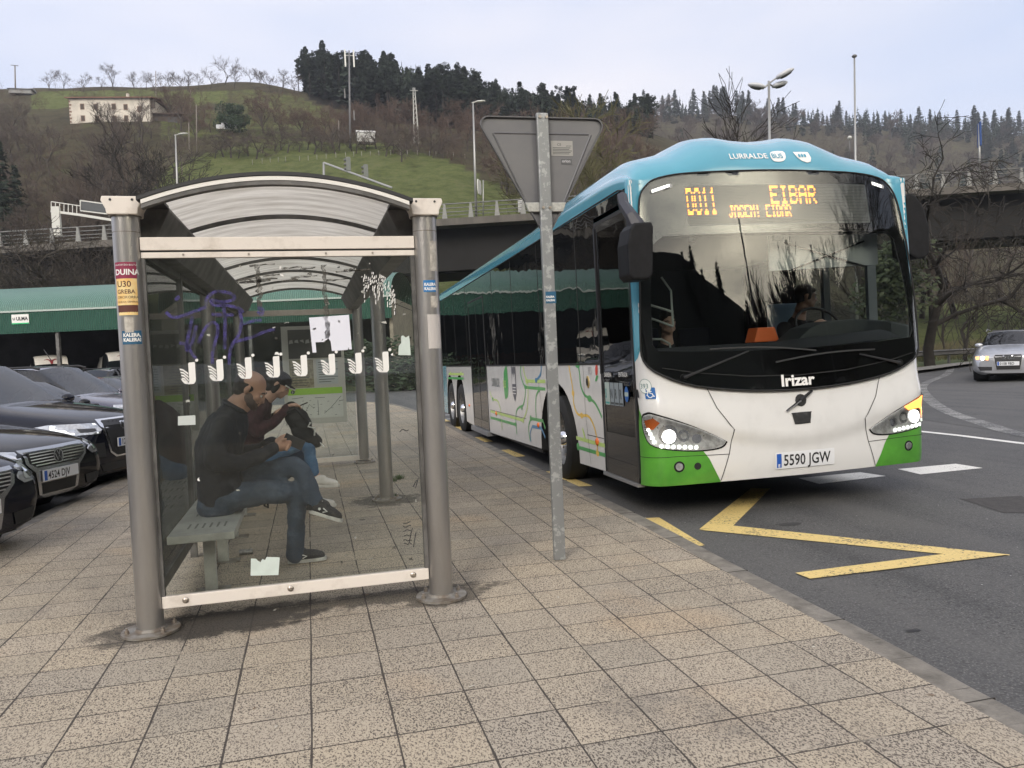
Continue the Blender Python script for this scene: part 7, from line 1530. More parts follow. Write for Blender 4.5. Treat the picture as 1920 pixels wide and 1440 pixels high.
def saloon_front(o, onf, pl_text, lit=False):
    gp2 = [(-.42, .70), (.42, .70), (.40, .60), (.30, .545), (-.30, .545), (-.40, .60)]
    gr_ = fp(onf, [(-.47, .735), (.47, .735), (.45, .60), (.33, .50), (.29, .27), (.2, .235), (-.2, .235), (-.29, .27), (-.33, .50), (-.45, .60)], .006, 'grille_surround', mat('grille_chrome', (.42, .43, .45), .25, metal=.9), o); fp(onf, gp2, .009, 'grille', P_cd, gr_); bars(onf, gp2, (.57, .60, .63, .66, .69), P_chr, gr_, 'grille_bar')
    fp(onf, [(-.26, .385), (.26, .385), (.24, .27), (-.24, .27)], .009, 'lower_grille', P_cd, gr_); bars(onf, [(-.26, .385), (.26, .385), (.24, .27), (-.24, .27)], (.29, .315, .34, .365), P_cd, gr_, 'lower_bar')
    vwbadge(onf, 0, .63, .072, o); plate(onf, o, pl_text, .455)
    for s in (-1, 1):
        h = [(s*.50, .725), (s*.64, .745), (s*.80, .735), (s*.82, .67), (s*.76, .60), (s*.56, .585), (s*.49, .63)]; hp_ = fp(onf, h, .006, 'headlight', P_hl, o); fp(onf, circ(s*.60, .66, .05, 14), .009, 'bulb', P_chr, hp_, .04); fp(onf, circ(s*.72, .67, .04, 14), .009, 'bulb', P_chr, hp_, .04)
        fp(onf, [(s*.42, .37), (s*.66, .38), (s*.68, .30), (s*.44, .27)], .006, 'side_intake', P_cd, o)
def suv_front(o, onf, pl_text):
    gp2 = [(-.36, .88), (.36, .88), (.42, .80), (.33, .50), (.24, .44), (-.24, .44), (-.33, .50), (-.42, .80)]
    gr_ = fp(onf, [(y*1.10, .66+(z-.66)*1.09) for y, z in gp2], .006, 'grille_surround', P_chr, o); fp(onf, gp2, .010, 'grille', P_cd, gr_); g = G()
    for y in [i*.07-.28 for i in range(9)]: ribbon(g, [(y, .50), (y, .86)], .016, lambda a, b: onf(a, b, .016))
    g.build('grille_slats', mat('slat_grey', (.06, .06, .065), .3, metal=.4), gr_)
    for i in range(4): ring(onf, -.105+.07*i, .80, .045, .010, .020, 'badge_ring', P_chr, gr_, 18)
    plate(onf, o, pl_text, .60, x_off=.03)
    for s in (-1, 1):
        hp_ = fp(onf, [(s*.47, .86), (s*.80, .875), (s*.86, .84), (s*.80, .74), (s*.52, .735), (s*.48, .78)], .006, 'headlight', P_hl, o); ribbon_ = G(); ribbon(ribbon_, [(s*.50, .845), (s*.80, .855), (s*.82, .82), (s*.78, .755), (s*.56, .752)], .018, lambda a, b: onf(a, b, .012)); ribbon_.build('running_light', mat('drl', (.8, .82, .85), .3, emit=(.9, .95, 1), estr=.35), hp_)
        fp(onf, [(s*.56, .80), (s*.72, .81), (s*.72, .77), (s*.57, .765)], .010, 'projector', mat('badge_dark', (.05, .05, .055), .3, metal=.4), hp_)
        fp(onf, [(s*.46, .62), (s*.80, .63), (s*.80, .47), (s*.44, .44)], .006, 'side_intake', P_cd, o)
    fp(onf, [(-.55, .36), (.55, .36), (.5, .27), (-.5, .27)], .006, 'lower_intake', P_cd, o)
def van_front(o, onf):
    gr_ = fp(onf, [(-.45, .86), (.45, .86), (.42, .74), (-.42, .74)], .006, 'grille', P_cd, o); bars(onf, [(-.45, .86), (.45, .86), (.42, .74), (-.42, .74)], (.77, .81, .85), P_chr, gr_, 'grille_bar')
    for s in (-1, 1):
        hp_ = fp(onf, [(s*.48, .90), (s*.74, .92), (s*.80, .86), (s*.78, .74), (s*.52, .72)], .006, 'headlight', P_hl, o); bars(onf, [(min(s*.50, s*.76), .90), (max(s*.50, s*.76), .90), (max(s*.50, s*.76), .74), (min(s*.50, s*.76), .74)], (.77, .82, .87), P_chr, hp_, 'lamp_bar')
CARS = {}
def park(o, x, y, deg): o.location = (x, y, gz(x, y)+ROAD); o.rotation_euler = (0, 0, R(deg)); o.scale = (1.07,)*3
def nosepos(nx, ny, deg, L_=2.4): a = R(deg); return nx-math.cos(a)*L_*1.07, ny-math.sin(a)*L_*1.07
base = ST['saloon']; GRP = None
A_, fA = make_car('parked_car', 'dark blue-black hatchback cut by the lower left edge, plate ending in JPL', variant(base, .92, 1.0, .03, .02, True), P_bp2); saloon_front(A_, fA, '6835 JPL'); x, y = nosepos(-2.64, 7.05, -22, 2.2); park(A_, x, y, -22)
B_, fB = make_car('parked_car', 'black saloon with chrome grille and the plate 4524 DJV beside the left kerb', base, P_bp); saloon_front(B_, fB, '4524 DJV'); x, y = nosepos(-2.72, 9.65, -21); park(B_, x, y, -21)
C_, fC = make_car('parked_car', 'black off-roader with slim headlight just left of the shelter post', variant(base, .94, 1.0, .12, .13, True), P_bp2, r=.36); suv_front(C_, fC, '1275 HGD'); x, y = nosepos(-2.45, 11.8, -23, 2.25); park(C_, x, y, -23)
E_, fE = make_car('parked_car', 'dark low car almost hidden between the black off-roader and the plum-grey people carrier', variant(base, .88, 1.0, .0, .0, True), P_bp); saloon_front(E_, fE, '3301 GKT'); x, y = nosepos(-2.9, 14.4, -26, 2.1); park(E_, x, y, -26)
D_, fD = make_car('parked_car', 'plum-grey people carrier with black roof bars behind the black off-roader', variant(base, .93, 1.0, .13, .12, True), P_pur, r=.34); van_front(D_, fD); x, y = nosepos(-2.9, 17.2, -24, 2.2); park(D_, x, y, -24)
for s in (-1, 1): g = G(); g.tube([(.15, s*.62, 1.62), (0, s*.62, 1.66), (-1.5, s*.60, 1.66), (-1.62, s*.60, 1.61)], .022, 6); g.build('roof_bar', P_cd, D_)
g = G(); g.tube([(-.1, 0, 1.78), (-.25, 0, 2.0)], .008, 5); g.build('aerial', P_cd, D_)
def cpcar(src, paint, x, y, deg, label):
    c = copy_tree(src, label=label); 
    for k in [k for k in bpy.data.objects if k.parent == c]:
        if k.name.split('.')[0] in ('body', 'door_handle', 'wing_mirror'): k.data = k.data.copy(); k.data.materials[0] = paint
        if k.name.split('.')[0] in ('number_plate',): bpy.data.objects.remove(k.children[0]) if False else None
    park(c, x, y, deg); return c
for (src, pt, nx, ny, dg, lab) in ((E_, P_rd, -2.8, 20.0, -26, 'red parked car seen through the left side of the shelter glass'), (B_, P_gry, -2.9, 22.8, -26, 'grey parked car beyond the red one, seen through the shelter'), (E_, P_sil, -3.0, 25.6, -26, 'silver parked car at the far end of the left kerb row'), (C_, P_bp, -3.2, 28.6, -26, 'black parked car farthest along the left kerb row')):
    x, y = nosepos(nx, ny, dg, 2.2); cpcar(src, pt, x, y, dg, lab)
for (src, pt, x, y, dg, lab) in ((B_, P_sil, -9.5, 30, 60, 'silver car in the second row of the car park'), (E_, P_bp2, -13, 31, 62, 'dark car in the second row of the car park'), (D_, P_gry, -6.2, 31, 60, 'grey people carrier in the second row of the car park')): cpcar(src, pt, x, y, dg, lab)
# silver estate on the road at the right, lamps on
S_, fS = make_car('moving_car', 'silver estate car with its lamps lit coming round the bend at the right edge', variant(base, .96, 1.0, -.01, .0, True), P_sil, glass=glassmat('car_glass_grey', (.30, .34, .36), 1.6))
gp2 = [(-.30, .74), (.30, .74), (.33, .70), (.27, .34), (-.27, .34), (-.33, .70)]; gr_ = fp(fS, [(y*1.12, .54+(z-.54)*1.08) for y, z in gp2], .006, 'grille_surround', P_alloy, S_); fp(fS, gp2, .009, 'grille', P_cd, gr_)
for i in range(4): ring(fS, -.105+.07*i, .665, .048, .011, .016, 'badge_ring', P_chr, gr_, 18)
plate(fS, S_, '0108 FBD', .505)
for s in (-1, 1):
    hp_ = fp(fS, [(s*.44, .72), (s*.74, .735), (s*.82, .70), (s*.78, .60), (s*.46, .585)], .006, 'headlight', P_hl, S_); fp(fS, circ(s*.60, .66, .052, 14), .010, 'lamp', mat('warm_lamp', (1, 1, 1), .3, emit=(1, .80, .50), estr=5), hp_, .04); fp(fS, [(s*.68, .71), (s*.79, .70), (s*.76, .62), (s*.69, .62)], .009, 'indicator', mat('amber_glow', (1, .5, .2), .3, emit=(1, .40, .12), estr=.8), hp_, .04); fp(fS, [(s*.45, .71), (s*.53, .715), (s*.53, .61), (s*.46, .60)], .009, 'indicator', mat('amber_glow', (1, .5, .2), .3, emit=(1, .40, .12), estr=.8), hp_, .04)
    fp(fS, [(s*.38, .42), (s*.72, .43), (s*.66, .32), (s*.38, .32)], .006, 'side_intake', P_cd, S_); g = G(); g.tube([(.1, s*.62, 1.41), (-.6, s*.63, 1.47), (-1.6, s*.60, 1.42)], .015, 5); g.build('roof_bar', P_alloy, S_)
pa = gp(1893, 713); park(S_, 0, 0, 0); hd_ = math.degrees(math.atan2(-pa[1], -pa[0]))-2; S_.rotation_euler = (0, 0, R(hd_)); a = R(hd_); S_.location = (pa[0]-math.cos(a)*1.6, pa[1]-math.sin(a)*1.6, gz(*pa)+ROAD)
# ------------------------------------------------------------------ two white vans under the shed
vb = [(2.6, [(.6, .35), (.80, .4), (.88, .6), (.86, .85), (.78, 1.0), (.5, 1.04), (0, 1.06)]), (2.45, [(.7, .25), (.92, .35), (.96, .6), (.95, .95), (.86, 1.12), (.5, 1.17), (0, 1.19)]), (2.1, [(.8, .22), (1.0, .35), (1.02, .6), (1.0, 1.1), (.90, 1.28), (.5, 1.33), (0, 1.35)]), (1.85, [(.8, .22), (1.0, .35), (1.02, .6), (1.01, 1.2), (.94, 1.40), (.88, 1.46), (0, 1.50)]),
 (1.80, [(.8, .22), (1.0, .35), (1.02, .6), (1.01, 1.25), (.95, 1.44), (.88, 1.50), (0, 1.54)]), (1.25, [(.8, .22), (1.0, .35), (1.02, .6), (1.01, 1.3), (.97, 1.5), (.80, 2.12), (0, 2.18)]), (.9, [(.8, .22), (1.0, .35), (1.02, .6), (1.01, 1.3), (.97, 1.5), (.80, 2.52), (0, 2.62)]), (0.2, [(.8, .22), (1.0, .35), (1.02, .6), (1.01, 1.3), (.97, 1.5), (.82, 2.6), (0, 2.70)]),
 (-.6, [(.8, .22), (1.0, .35), (1.02, .6), (1.01, 1.3), (.97, 1.5), (.82, 2.6), (0, 2.70)]), (-2.9, [(.8, .22), (1.0, .35), (1.02, .6), (1.0, 1.3), (.96, 1.5), (.80, 2.55), (0, 2.66)]), (-3.0, [(.7, .3), (.9, .4), (.94, .6), (.92, 1.3), (.88, 1.5), (.7, 2.4), (0, 2.5)])]
P_vw = mat('van_white', (.62, .59, .54), .35, coat=.3, var=.1, vs=2); P_vg = mat('van_glass', (.01, .012, .014), .05)
V1, fV = make_car('parked_van', 'white high-roofed van with dark red emblem under the left part of the green shed', vb, P_vw, wb=(1.7, -1.9), r=.34, interior=False, glass=P_vg); V1['category'] = 'van'
fp(fV, [(-.78, 1.60), (.78, 1.60), (.70, 2.08), (-.70, 2.08)], .01, 'windscreen_band', P_vg, V1)
g = G(); Fv = lambda y, z: fV(y, z, .02)
ribbon(g, smoothpoly([(-.34, 2.36), (-.2, 2.40), (-.06, 2.34), (0, 2.32), (.06, 2.34), (.2, 2.40), (.34, 2.36)], 3, False), [.02]*3+[.05]*3+[.10]*7+[.05]*3+[.02]*3, Fv); g.patch([(-.09, 2.35), (.09, 2.35), (.05, 2.17), (0, 2.14), (-.05, 2.17)], Fv, .05); g.build('emblem', mat('emblem_red', (.22, .02, .025), .5), V1)
fp(fV, [(-.5, 1.02), (.5, 1.02), (.45, .75), (-.45, .75)], .008, 'grille', P_cd, V1)
for s in (-1, 1): fp(fV, [(s*.55, 1.02), (s*.84, 1.08), (s*.86, .85), (s*.58, .80)], .008, 'headlight', P_hl, V1)
def vanpos(o, px): p = at(px, 660, 46.5); o.location = (p.x, p.y, gz(p.x, p.y)+ROAD); o.rotation_euler = (0, 0, R(-70)); o.scale = (1.05,)*3
vanpos(V1, 92); V2 = copy_tree(V1, label='white high-roofed van with a dark red emblem half hidden by the left shelter post'); vanpos(V2, 226)
V3 = copy_tree(V1, label='white van at the far left under the shed, beyond the frame of the other two'); vanpos(V3, -60)
# ------------------------------------------------------------------ people: one skin surface each, clothes as separate skins
def organic(name, caps, m, parent, voxel=.012, smooth=4, extra=None, fold=0., fs=9., seed=0):
    """limbs laid out as chains of (point, radius or (rx, ry)); fused into one surface by a voxel remesh"""
    g = G()
    for ch in caps:
        pts = [Vector(p) for p, r in ch]; rs = [r for p, r in ch]
        if len(pts) == 1: r = rs[0]; g.sphere(tuple(pts[0]), r, 16); continue
        P_, R_ = [], []
        for i in range(len(pts)-1):
            for k in range(4): t = k/4; P_.append(pts[i].lerp(pts[i+1], t)); R_.append(lerp(rs[i], rs[i+1], t))
        P_.append(pts[-1]); R_.append(rs[-1])
        for p, r in zip(P_, R_): g.sphere(tuple(p), r, 12)
        g.tube(P_, R_, 12)
    if extra: extra(g)
    me = g.mesh(name, m); me = evalmesh(me, [('REMESH', dict(mode='VOXEL', voxel_size=voxel)), ('SMOOTH', dict(factor=.6, iterations=smooth))])
    if fold:
        me.calc_loop_triangles(); N_ = [v.normal.copy() for v in me.vertices]
        for v, nn in zip(me.vertices, N_):
            q = v.co*fs; v.co += nn*fold*(noise.noise(q+Vector((seed, 0, 0)))*1.2+.6*abs(noise.noise(q*2.3))-.3)
    for p in me.polygons: p.use_smooth = True
    if not me.materials: me.materials.append(m)
    o = bpy.data.objects.new(name, me); COL.objects.link(o)
    if parent: o.parent = parent
    return o
K_skin = mat('skin', (.42, .24, .165), .55, var=.12, vs=14); K_skin2 = mat('skin_pale', (.50, .31, .23), .55); K_hair = mat('hair_dark', (.018, .013, .010), .75, bump=.6, bs=160); K_stub = mat('stubble', (.10, .062, .048), .8, var=.3, vs=120)
K_jack = mat('jacket_navy', (.008, .010, .017), .85, var=.4, vs=30); K_jean = mat('denim', (.034, .052, .082), .85, col2=(.075, .105, .145), vs=9, lo=.48, hi=.72, bump=.3, bs=160); K_jean2 = mat('denim_blue', (.05, .12, .24), .85, col2=(.10, .20, .34), vs=12, lo=.48, hi=.72)
K_shoe = mat('shoe_black', (.014, .014, .016), .7); K_sole = mat('sole_white', (.55, .54, .50), .6, var=.3, vs=20); K_lace = mat('lace_white', (.62, .62, .60), .7); K_wsh = mat('shoe_white', (.62, .60, .57), .6, var=.15, vs=12); K_mar = mat('hoodie_maroon', (.05, .015, .02), .9, var=.4, vs=22); K_blk = mat('fabric_black', (.012, .012, .013), .85, var=.3, vs=18)
def hand(chains, w, dirv, side, up, s=1., curl=.6, thumb=1):
    """palm plus four bent fingers of different lengths and a thumb from the side of the palm"""
    d = Vector(dirv).normalized(); u = Vector(up).normalized(); sd = Vector(side).normalized(); w = Vector(w)
    chains.append([(w, .026*s), (w+d*.045*s, .030*s), (w+d*.078*s, .027*s)]); chains.append([(w+sd*.02*s+d*.03*s, .020*s), (w+sd*.026*s+d*.07*s, .016*s)]); chains.append([(w-sd*.02*s+d*.03*s, .020*s), (w-sd*.026*s+d*.07*s, .016*s)])
    for k, (off, ln) in enumerate(((.030, .066), (.010, .076), (-.011, .070), (-.030, .054))):
        b = w+d*.080*s+sd*off*s; c1 = curl*(1+.12*k); p1 = b+(d*math.cos(c1*.5)-u*math.sin(c1*.5))*ln*.45*s; p2 = p1+(d*math.cos(c1*1.2)-u*math.sin(c1*1.2))*ln*.32*s; p3 = p2+(d*math.cos(c1*1.8)-u*math.sin(c1*1.8))*ln*.26*s
        chains.append([(b, .0095*s), (p1, .0088*s), (p2, .0080*s), (p3, .0072*s)])
    t0 = w+d*.025*s+sd*.026*s*thumb; t1 = t0+(d*.6+sd*thumb*.65-u*.2).normalized()*.036*s; t2 = t1+(d*.92+sd*thumb*.15-u*.35).normalized()*.030*s; chains.append([(t0, .013*s), (t1, .0105*s), (t2, .0088*s)])
def head_extra(c, f, l, s=1., hairline=None):
    """cranium, jaw, nose, ears, brow, lips, closed or open eye sockets; f forward, l left, u up"""
    f = Vector(f).normalized(); l = Vector(l).normalized(); u = f.cross(l).normalized(); c = Vector(c); T = Matrix((( f.x, l.x, u.x, c.x), (f.y, l.y, u.y, c.y), (f.z, l.z, u.z, c.z), (0, 0, 0, 1)))
    def fn(g):
        S = lambda p, r: g.sphere(tuple(x*s for x in p), tuple(x*s for x in r), 16, T=T)
        S((-.012, 0, .035), (.098, .076, .088)); S((.030, 0, -.01), (.066, .062, .080)); S((.045, 0, -.070), (.046, .046, .040)); S((.068, 0, -.088), (.024, .026, .020)); S((.072, 0, .022), (.026, .052, .018))
        S((.098, 0, -.018), (.014, .012, .026)); S((.106, 0, -.034), (.014, .016, .012)); S((.088, 0, -.060), (.013, .026, .007)); S((.086, 0, -.071), (.012, .022, .007))
        for e in (-1, 1): S((.062, e*.036, -.022), (.026, .022, .024)); S((-.012, e*.078, -.006), (.018, .008, .030)); S((-.004, e*.082, .012), (.012, .008, .014)); S((.02, e*.052, -.055), (.04, .02, .03))
        g.tube([T @ Vector((-.02*s, 0, -.06*s)), T @ Vector((-.045*s, 0, -.16*s))], [.056*s, .06*s], 14)
    return fn, T
def facebits(T, s, parent, beard=None, eyes=(.25, .16, .1)):
    g = G()
    for e in (-1, 1): g.sphere((.083*s, e*.031*s, .000), (.010*s, .015*s, .0085*s), 10, T=T)
    g.build('eye', mat('eye_white', (.5, .47, .44), .3), parent, smooth=True)
    g = G()
    for e in (-1, 1): g.sphere((.0905*s, e*.031*s, -.001*s), (.004*s, .0065*s, .0065*s), 8, T=T); g.tube([T @ Vector((.094*s, e*.012*s, .020*s)), T @ Vector((.093*s, e*.034*s, .026*s)), T @ Vector((.080*s, e*.054*s, .020*s))], [.004*s, .005*s, .003*s], 6)
    g.build('brow', K_hair, parent, smooth=True)
def shell(T, pts, name, m, parent, s=1., vox=.008):
    g = G()
    for p, r in pts: g.sphere(tuple(x*s for x in p), tuple(x*s for x in r), 16, T=T)
    me = evalmesh(g.mesh(name, m), [('REMESH', dict(mode='VOXEL', voxel_size=vox)), ('SMOOTH', dict(factor=.5, iterations=3))])
    for p in me.polygons: p.use_smooth = True
    if not me.materials: me.materials.append(m)
    o = bpy.data.objects.new(name, me); COL.objects.link(o); o.parent = parent; return o
def shoe(heel, toe, name, parent, up=(0, 0, 1), m=None, s=1., stripe=True, sole=None, laces=True):
    m = m or K_shoe; h, t = Vector(heel), Vector(toe); d = (t-h).normalized(); u = Vector(up); u = (u-d*u.dot(d)).normalized(); sd = d.cross(u); L_ = (t-h).length; T = Matrix(((d.x, sd.x, u.x, h.x), (d.y, sd.y, u.y, h.y), (d.z, sd.z, u.z, h.z), (0, 0, 0, 1)))
    o = organic(name, [[(T @ Vector((.045, 0, .055)), .042*s), (T @ Vector((.11, 0, .052)), .043*s), (T @ Vector((L_-.085, .004, .042)), .042*s), (T @ Vector((L_-.045, .004, .034)), .034*s)], [(T @ Vector((.05, 0, .085)), .040*s), (T @ Vector((.095, 0, .080)), .040*s)]], m, parent, .008, 3)
    g = G(); pr = [(0.0, .0), (.02, .032), (.10, .036), (.18, .045), (L_-.05, .047), (L_-.012, .030), (L_, .0), (L_-.012, -.028), (L_-.05, -.042), (.18, -.040), (.10, -.034), (.02, -.032)]; pr = smoothpoly(pr, 3)
    g.prism(pr, .0, .026, T=T); g.build('sole', sole or K_sole, o, bevel=.004)
    if laces:
        g = G()
        for i in range(5): x = .105+.024*i; z = .098-.011*i; g.tube([T @ Vector((x, -.026, z-.006)), T @ Vector((x+.010, 0, z+.004)), T @ Vector((x, .026, z-.006))], .0042, 5)
        g.tube([T @ Vector((.10, .0, .10)), T @ Vector((.075, .03, .108)), T @ Vector((.06, .012, .112))], .004, 4); g.build('laces', K_lace, o)
    if stripe:
        g = G()
        for e in (-1, 1): g.tube([T @ Vector((.10, e*.045, .064)), T @ Vector((.135, e*.0485, .050)), T @ Vector((.105, e*.046, .036))], .0055, 4)
        g.prism(circ(.075, .052, .011, 5), -.0445, -.0405, lambda x, y, z: (x, z, y), T=T); g.prism(circ(.075, .052, .011, 5), .0405, .0445, lambda x, y, z: (x, z, y), T=T); g.build('side_mark', K_lace, o)
    return o
# --- the man on the bench, legs crossed, looking down at his hands
Y0 = 5.98; man = tag(empty('person', (-.70, Y0, 0)), 'balding bearded man in dark jacket and jeans sitting cross-legged on the bench', 'person')
q = lambda x, z, y=0.: Vector((x+.70, y, z))
hc = Vector((.285, .0, 1.300)); fdir = Vector((.80, -.10, -.50)); ldir = Vector((.12, 1, 0)); ldir = (ldir-fdir.normalized()*ldir.dot(fdir.normalized())).normalized()
fn, TH = head_extra(hc, fdir, ldir, 1.10); body = []
body.append([(q(-.66, .62), .11), (q(-.66, .80), .11), (q(-.60, .98), .11)]); body.append([(q(-.60, 1.10), .08), (hc+Vector((-.06, 0, -.11)), .062), (hc+Vector((-.03, 0, -.04)), .07)])
wl, wr = Vector((.43, -.10, .885)), Vector((.43, .09, .90))
hand(body, wl, (.9, .28, .06), (.2, -.3, .9), (.2, .9, .2), 1.05, .85, 1); hand(body, wr, (.88, -.25, .0), (.1, -.3, .9), (-.2, -.9, .2), 1.05, .9, 1)
body += [[(wl+Vector((-.07, -.02, -.012)), .027), (wl, .027)], [(wr+Vector((-.07, .02, -.012)), .027), (wr, .027)], [(q(-.168, .13, .016), .040), (q(-.172, .06, .018), .038)], [(q(.0, .46, -.11), .040), (q(-.01, .42, -.11), .038)]]
mb_ = organic('body', body, K_skin, man, .0085, 3, fn)
jk = [[(q(-.675, .53, -.07), .135), (q(-.66, .62), .16)], [(q(-.675, .53, .07), .135), (q(-.66, .62), .16)], [(q(-.655, .58), .165), (q(-.665, .72), .165), (q(-.66, .88), .168), (q(-.60, 1.02), .160), (q(-.555, 1.10), .11)], [(q(-.66, .60, -.05), .15), (q(-.665, .80, -.06), .15), (q(-.61, 1.0, -.08), .13)], [(q(-.66, .60, .05), .15), (q(-.665, .80, .06), .15), (q(-.61, 1.0, .08), .13)],
      [(q(-.60, 1.06, -.17), .085), (q(-.66, .90, -.24), .072), (q(-.665, .82, -.245), .066), (q(-.50, .805, -.21), .062), (q(-.36, .84, -.15), .056), (q(-.285, .88, -.11), .050)], [(q(-.58, 1.06, .18), .085), (q(-.62, .92, .24), .072), (q(-.60, .84, .24), .066), (q(-.46, .825, .20), .062), (q(-.35, .86, .14), .056), (q(-.285, .90, .095), .050)],
      [(q(-.60, 1.06, -.15), .09), (q(-.58, 1.12, 0), .10), (q(-.58, 1.06, .15), .09)], [(q(-.60, .62, -.12), .10), (q(-.52, .56, -.10), .07)]]
jacket = organic('jacket', jk, K_jack, man, .013, 5, fold=.012, fs=10)
g = G(); g.tube([tuple(hc+Vector((-.115, .075*math.cos(a)*1.0, -.115))+Vector((.075*math.sin(a)*.9, 0, .045*-math.sin(a)))) for a in [2*PI*i/20 for i in range(21)]], .020, 8, cap=False); g.build('collar', K_jack, man, smooth=True)
je = [[(q(-.68, .50, -.09), .115), (q(-.60, .545, -.10), .105), (q(-.35, .57, -.10), .093), (q(-.15, .545, -.07), .078), (q(-.135, .50, -.06), .074), (q(-.145, .30, -.02), .066), (q(-.165, .13, .015), .070), (q(-.170, .075, .018), .072)],
      [(q(-.66, .53, .10), .115), (q(-.55, .60, .09), .105), (q(-.32, .69, .02), .092), (q(-.145, .735, -.05), .075), (q(-.075, .68, -.08), .070), (q(-.03, .53, -.10), .064), (q(.00, .455, -.11), .064)], [(q(-.70, .50, -.08), .12), (q(-.70, .50, .08), .12)]]
organic('jeans', je, K_jean, man, .012, 4, fold=.010, fs=11, seed=4)
shoe(q(-.225, .006, .02), q(.055, .006, .04), 'shoe', man, s=1.05); shoe(q(-.055, .395, -.12), q(.175, .315, -.19), 'shoe', man, up=(.28, .1, 1), s=1.05)
g = G(); g.tube([q(-.02, .46, -.11), q(-.03, .41, -.115)], [.040, .042], 10); g.build('sock', K_blk, man)
facebits(TH, 1.10, mb_)
hsh = [((-.040, 0, .005), (.080, .0800, .060)), ((-.070, 0, .030), (.052, .070, .062)), ((-.055, 0, -.035), (.055, .068, .040)), ((-.012, .062, .016), (.040, .018, .030)), ((-.012, -.062, .016), (.040, .018, .030))]
shell(TH, hsh, 'hair', K_hair, mb_, 1.11)
shell(TH, [((.044, 0, -.074), (.050, .054, .036)), ((.018, .050, -.045), (.034, .022, .040)), ((.018, -.050, -.045), (.034, .022, .040)), ((.04, .042, -.062), (.034, .024, .034)), ((.04, -.042, -.062), (.034, .024, .034)), ((.072, 0, -.094), (.022, .032, .018)), ((.086, 0, -.050), (.010, .026, .006))], 'beard', K_stub, mb_, 1.13)
ph = tag(G().box((0, 0, 0), (.15, .014, .075)).build('phone', mat('phone_black', (.02, .02, .022), .15), bevel=.004, loc=(-.70+.565, Y0-.005, .905)), 'dark phone held by the balding man in both hands', 'phone'); ph.rotation_euler = (0, R(28), 0)
# --- second person farther along the bench
Y1 = 8.0; s2 = tag(empty('person', (-.62, Y1, 0)), 'person in maroon hoodie, blue jeans, white shoes and low cap, farther along the bench', 'person')
q = lambda x, z, y=0.: Vector((x+.62, y, z))
hc2 = Vector((.33, 0, 1.27)); fd2 = Vector((.80, -.16, -.55)); ld2 = Vector((.18, 1, 0)); ld2 = (ld2-fd2.normalized()*ld2.dot(fd2.normalized())).normalized(); fn2, TH2 = head_extra(hc2, fd2, ld2, 1.06)
b2 = [[(q(-.60, .62), .10), (q(-.58, .85), .10), (q(-.50, 1.0), .10)], [(q(-.45, 1.10), .06), (hc2+Vector((-.04, 0, -.06)), .06)]]
w1, w2 = Vector((.40, -.06, 1.05)), Vector((.38, .10, 1.02)); hand(b2, w1, (.95, .1, .12), (0, -.9, .3), (0, .2, 1), 1.0, .7, 1); hand(b2, w2, (.95, -.25, .05), (0, .9, .3), (0, .2, 1), 1.0, .8, -1)
b2 += [[(Vector((.30, -.10, 1.0)), .030), (w1, .027)], [(Vector((.28, .13, .98)), .030), (w2, .027)], [(q(-.01, .42, -.02), .045), (q(.02, .36, -.02), .036), (q(.04, .30, -.03), .036)], [(q(-.02, .22, .14), .045), (q(.0, .08, .14), .036)]]
mb2 = organic('body', b2, K_skin2, s2, .009, 3, fn2)
organic('hoodie', [[(q(-.60, .60), .15), (q(-.60, .80), .15), (q(-.53, .98), .15), (q(-.46, 1.08), .10)], [(q(-.50, 1.03, -.15), .08), (q(-.54, .90, -.22), .066), (q(-.50, .84, -.22), .060), (q(-.35, .92, -.14), .056), (q(-.235, 1.035, -.065), .048)], [(q(-.50, 1.03, .16), .08), (q(-.54, .90, .23), .066), (q(-.48, .86, .22), .060), (q(-.30, .97, .15), .052), (q(-.255, 1.01, .11), .046)], [(q(-.50, 1.04, -.14), .09), (q(-.47, 1.10, 0), .09), (q(-.50, 1.04, .14), .09)]], K_mar, s2, .013, 4, fold=.010, fs=12, seed=9)
organic('jeans', [[(q(-.62, .50, -.08), .11), (q(-.45, .60, -.06), .10), (q(-.10, .695, -.03), .078), (q(-.045, .66, -.03), .070), (q(-.03, .52, -.03), .060), (q(-.005, .40, -.03), .056)], [(q(-.62, .50, .09), .11), (q(-.40, .55, .12), .095), (q(-.12, .53, .14), .075), (q(-.08, .48, .14), .068), (q(-.04, .22, .14), .058), (q(-.02, .14, .14), .056)]], K_jean2, s2, .012, 4, fold=.008, fs=13, seed=2)
shoe(q(-.02, .245, -.03), q(.235, .235, -.06), 'shoe', s2, m=K_wsh, stripe=False, sole=K_wsh); shoe(q(-.06, .006, .14), q(.20, .006, .14), 'shoe', s2, m=K_wsh, stripe=False, sole=K_wsh)
shell(TH2, [((-.03, 0, .010), (.088, .082, .078)), ((-.05, 0, -.05), (.055, .070, .070)), ((.0, .066, -.03), (.030, .020, .060)), ((.0, -.066, -.03), (.030, .020, .060))], 'hair', K_hair, mb2, 1.08)
cp = shell(TH2, [((-.005, 0, .055), (.100, .086, .070)), ((.075, 0, .035), (.075, .062, .012))], 'cap', K_blk, s2, 1.08)
g = G(); g.tube([TH2 @ Vector((.165*math.cos(a)*.95, .068*math.sin(a), .033)) for a in [R(-65+13*i) for i in range(11)]], .009, 5); g.build('cap_edge', K_lace, cp)
facebits(TH2, 1.06, mb2)
ph2 = tag(G().box((0, 0, 0), (.13, .065, .010)).build('phone', mat('phone_black', (.02, .02, .022), .15), bevel=.003, loc=(-.62+.53, Y1-.02, 1.06)), 'phone held up by the person in the maroon hoodie', 'phone'); ph2.rotation_euler = (0, R(-20), 0)
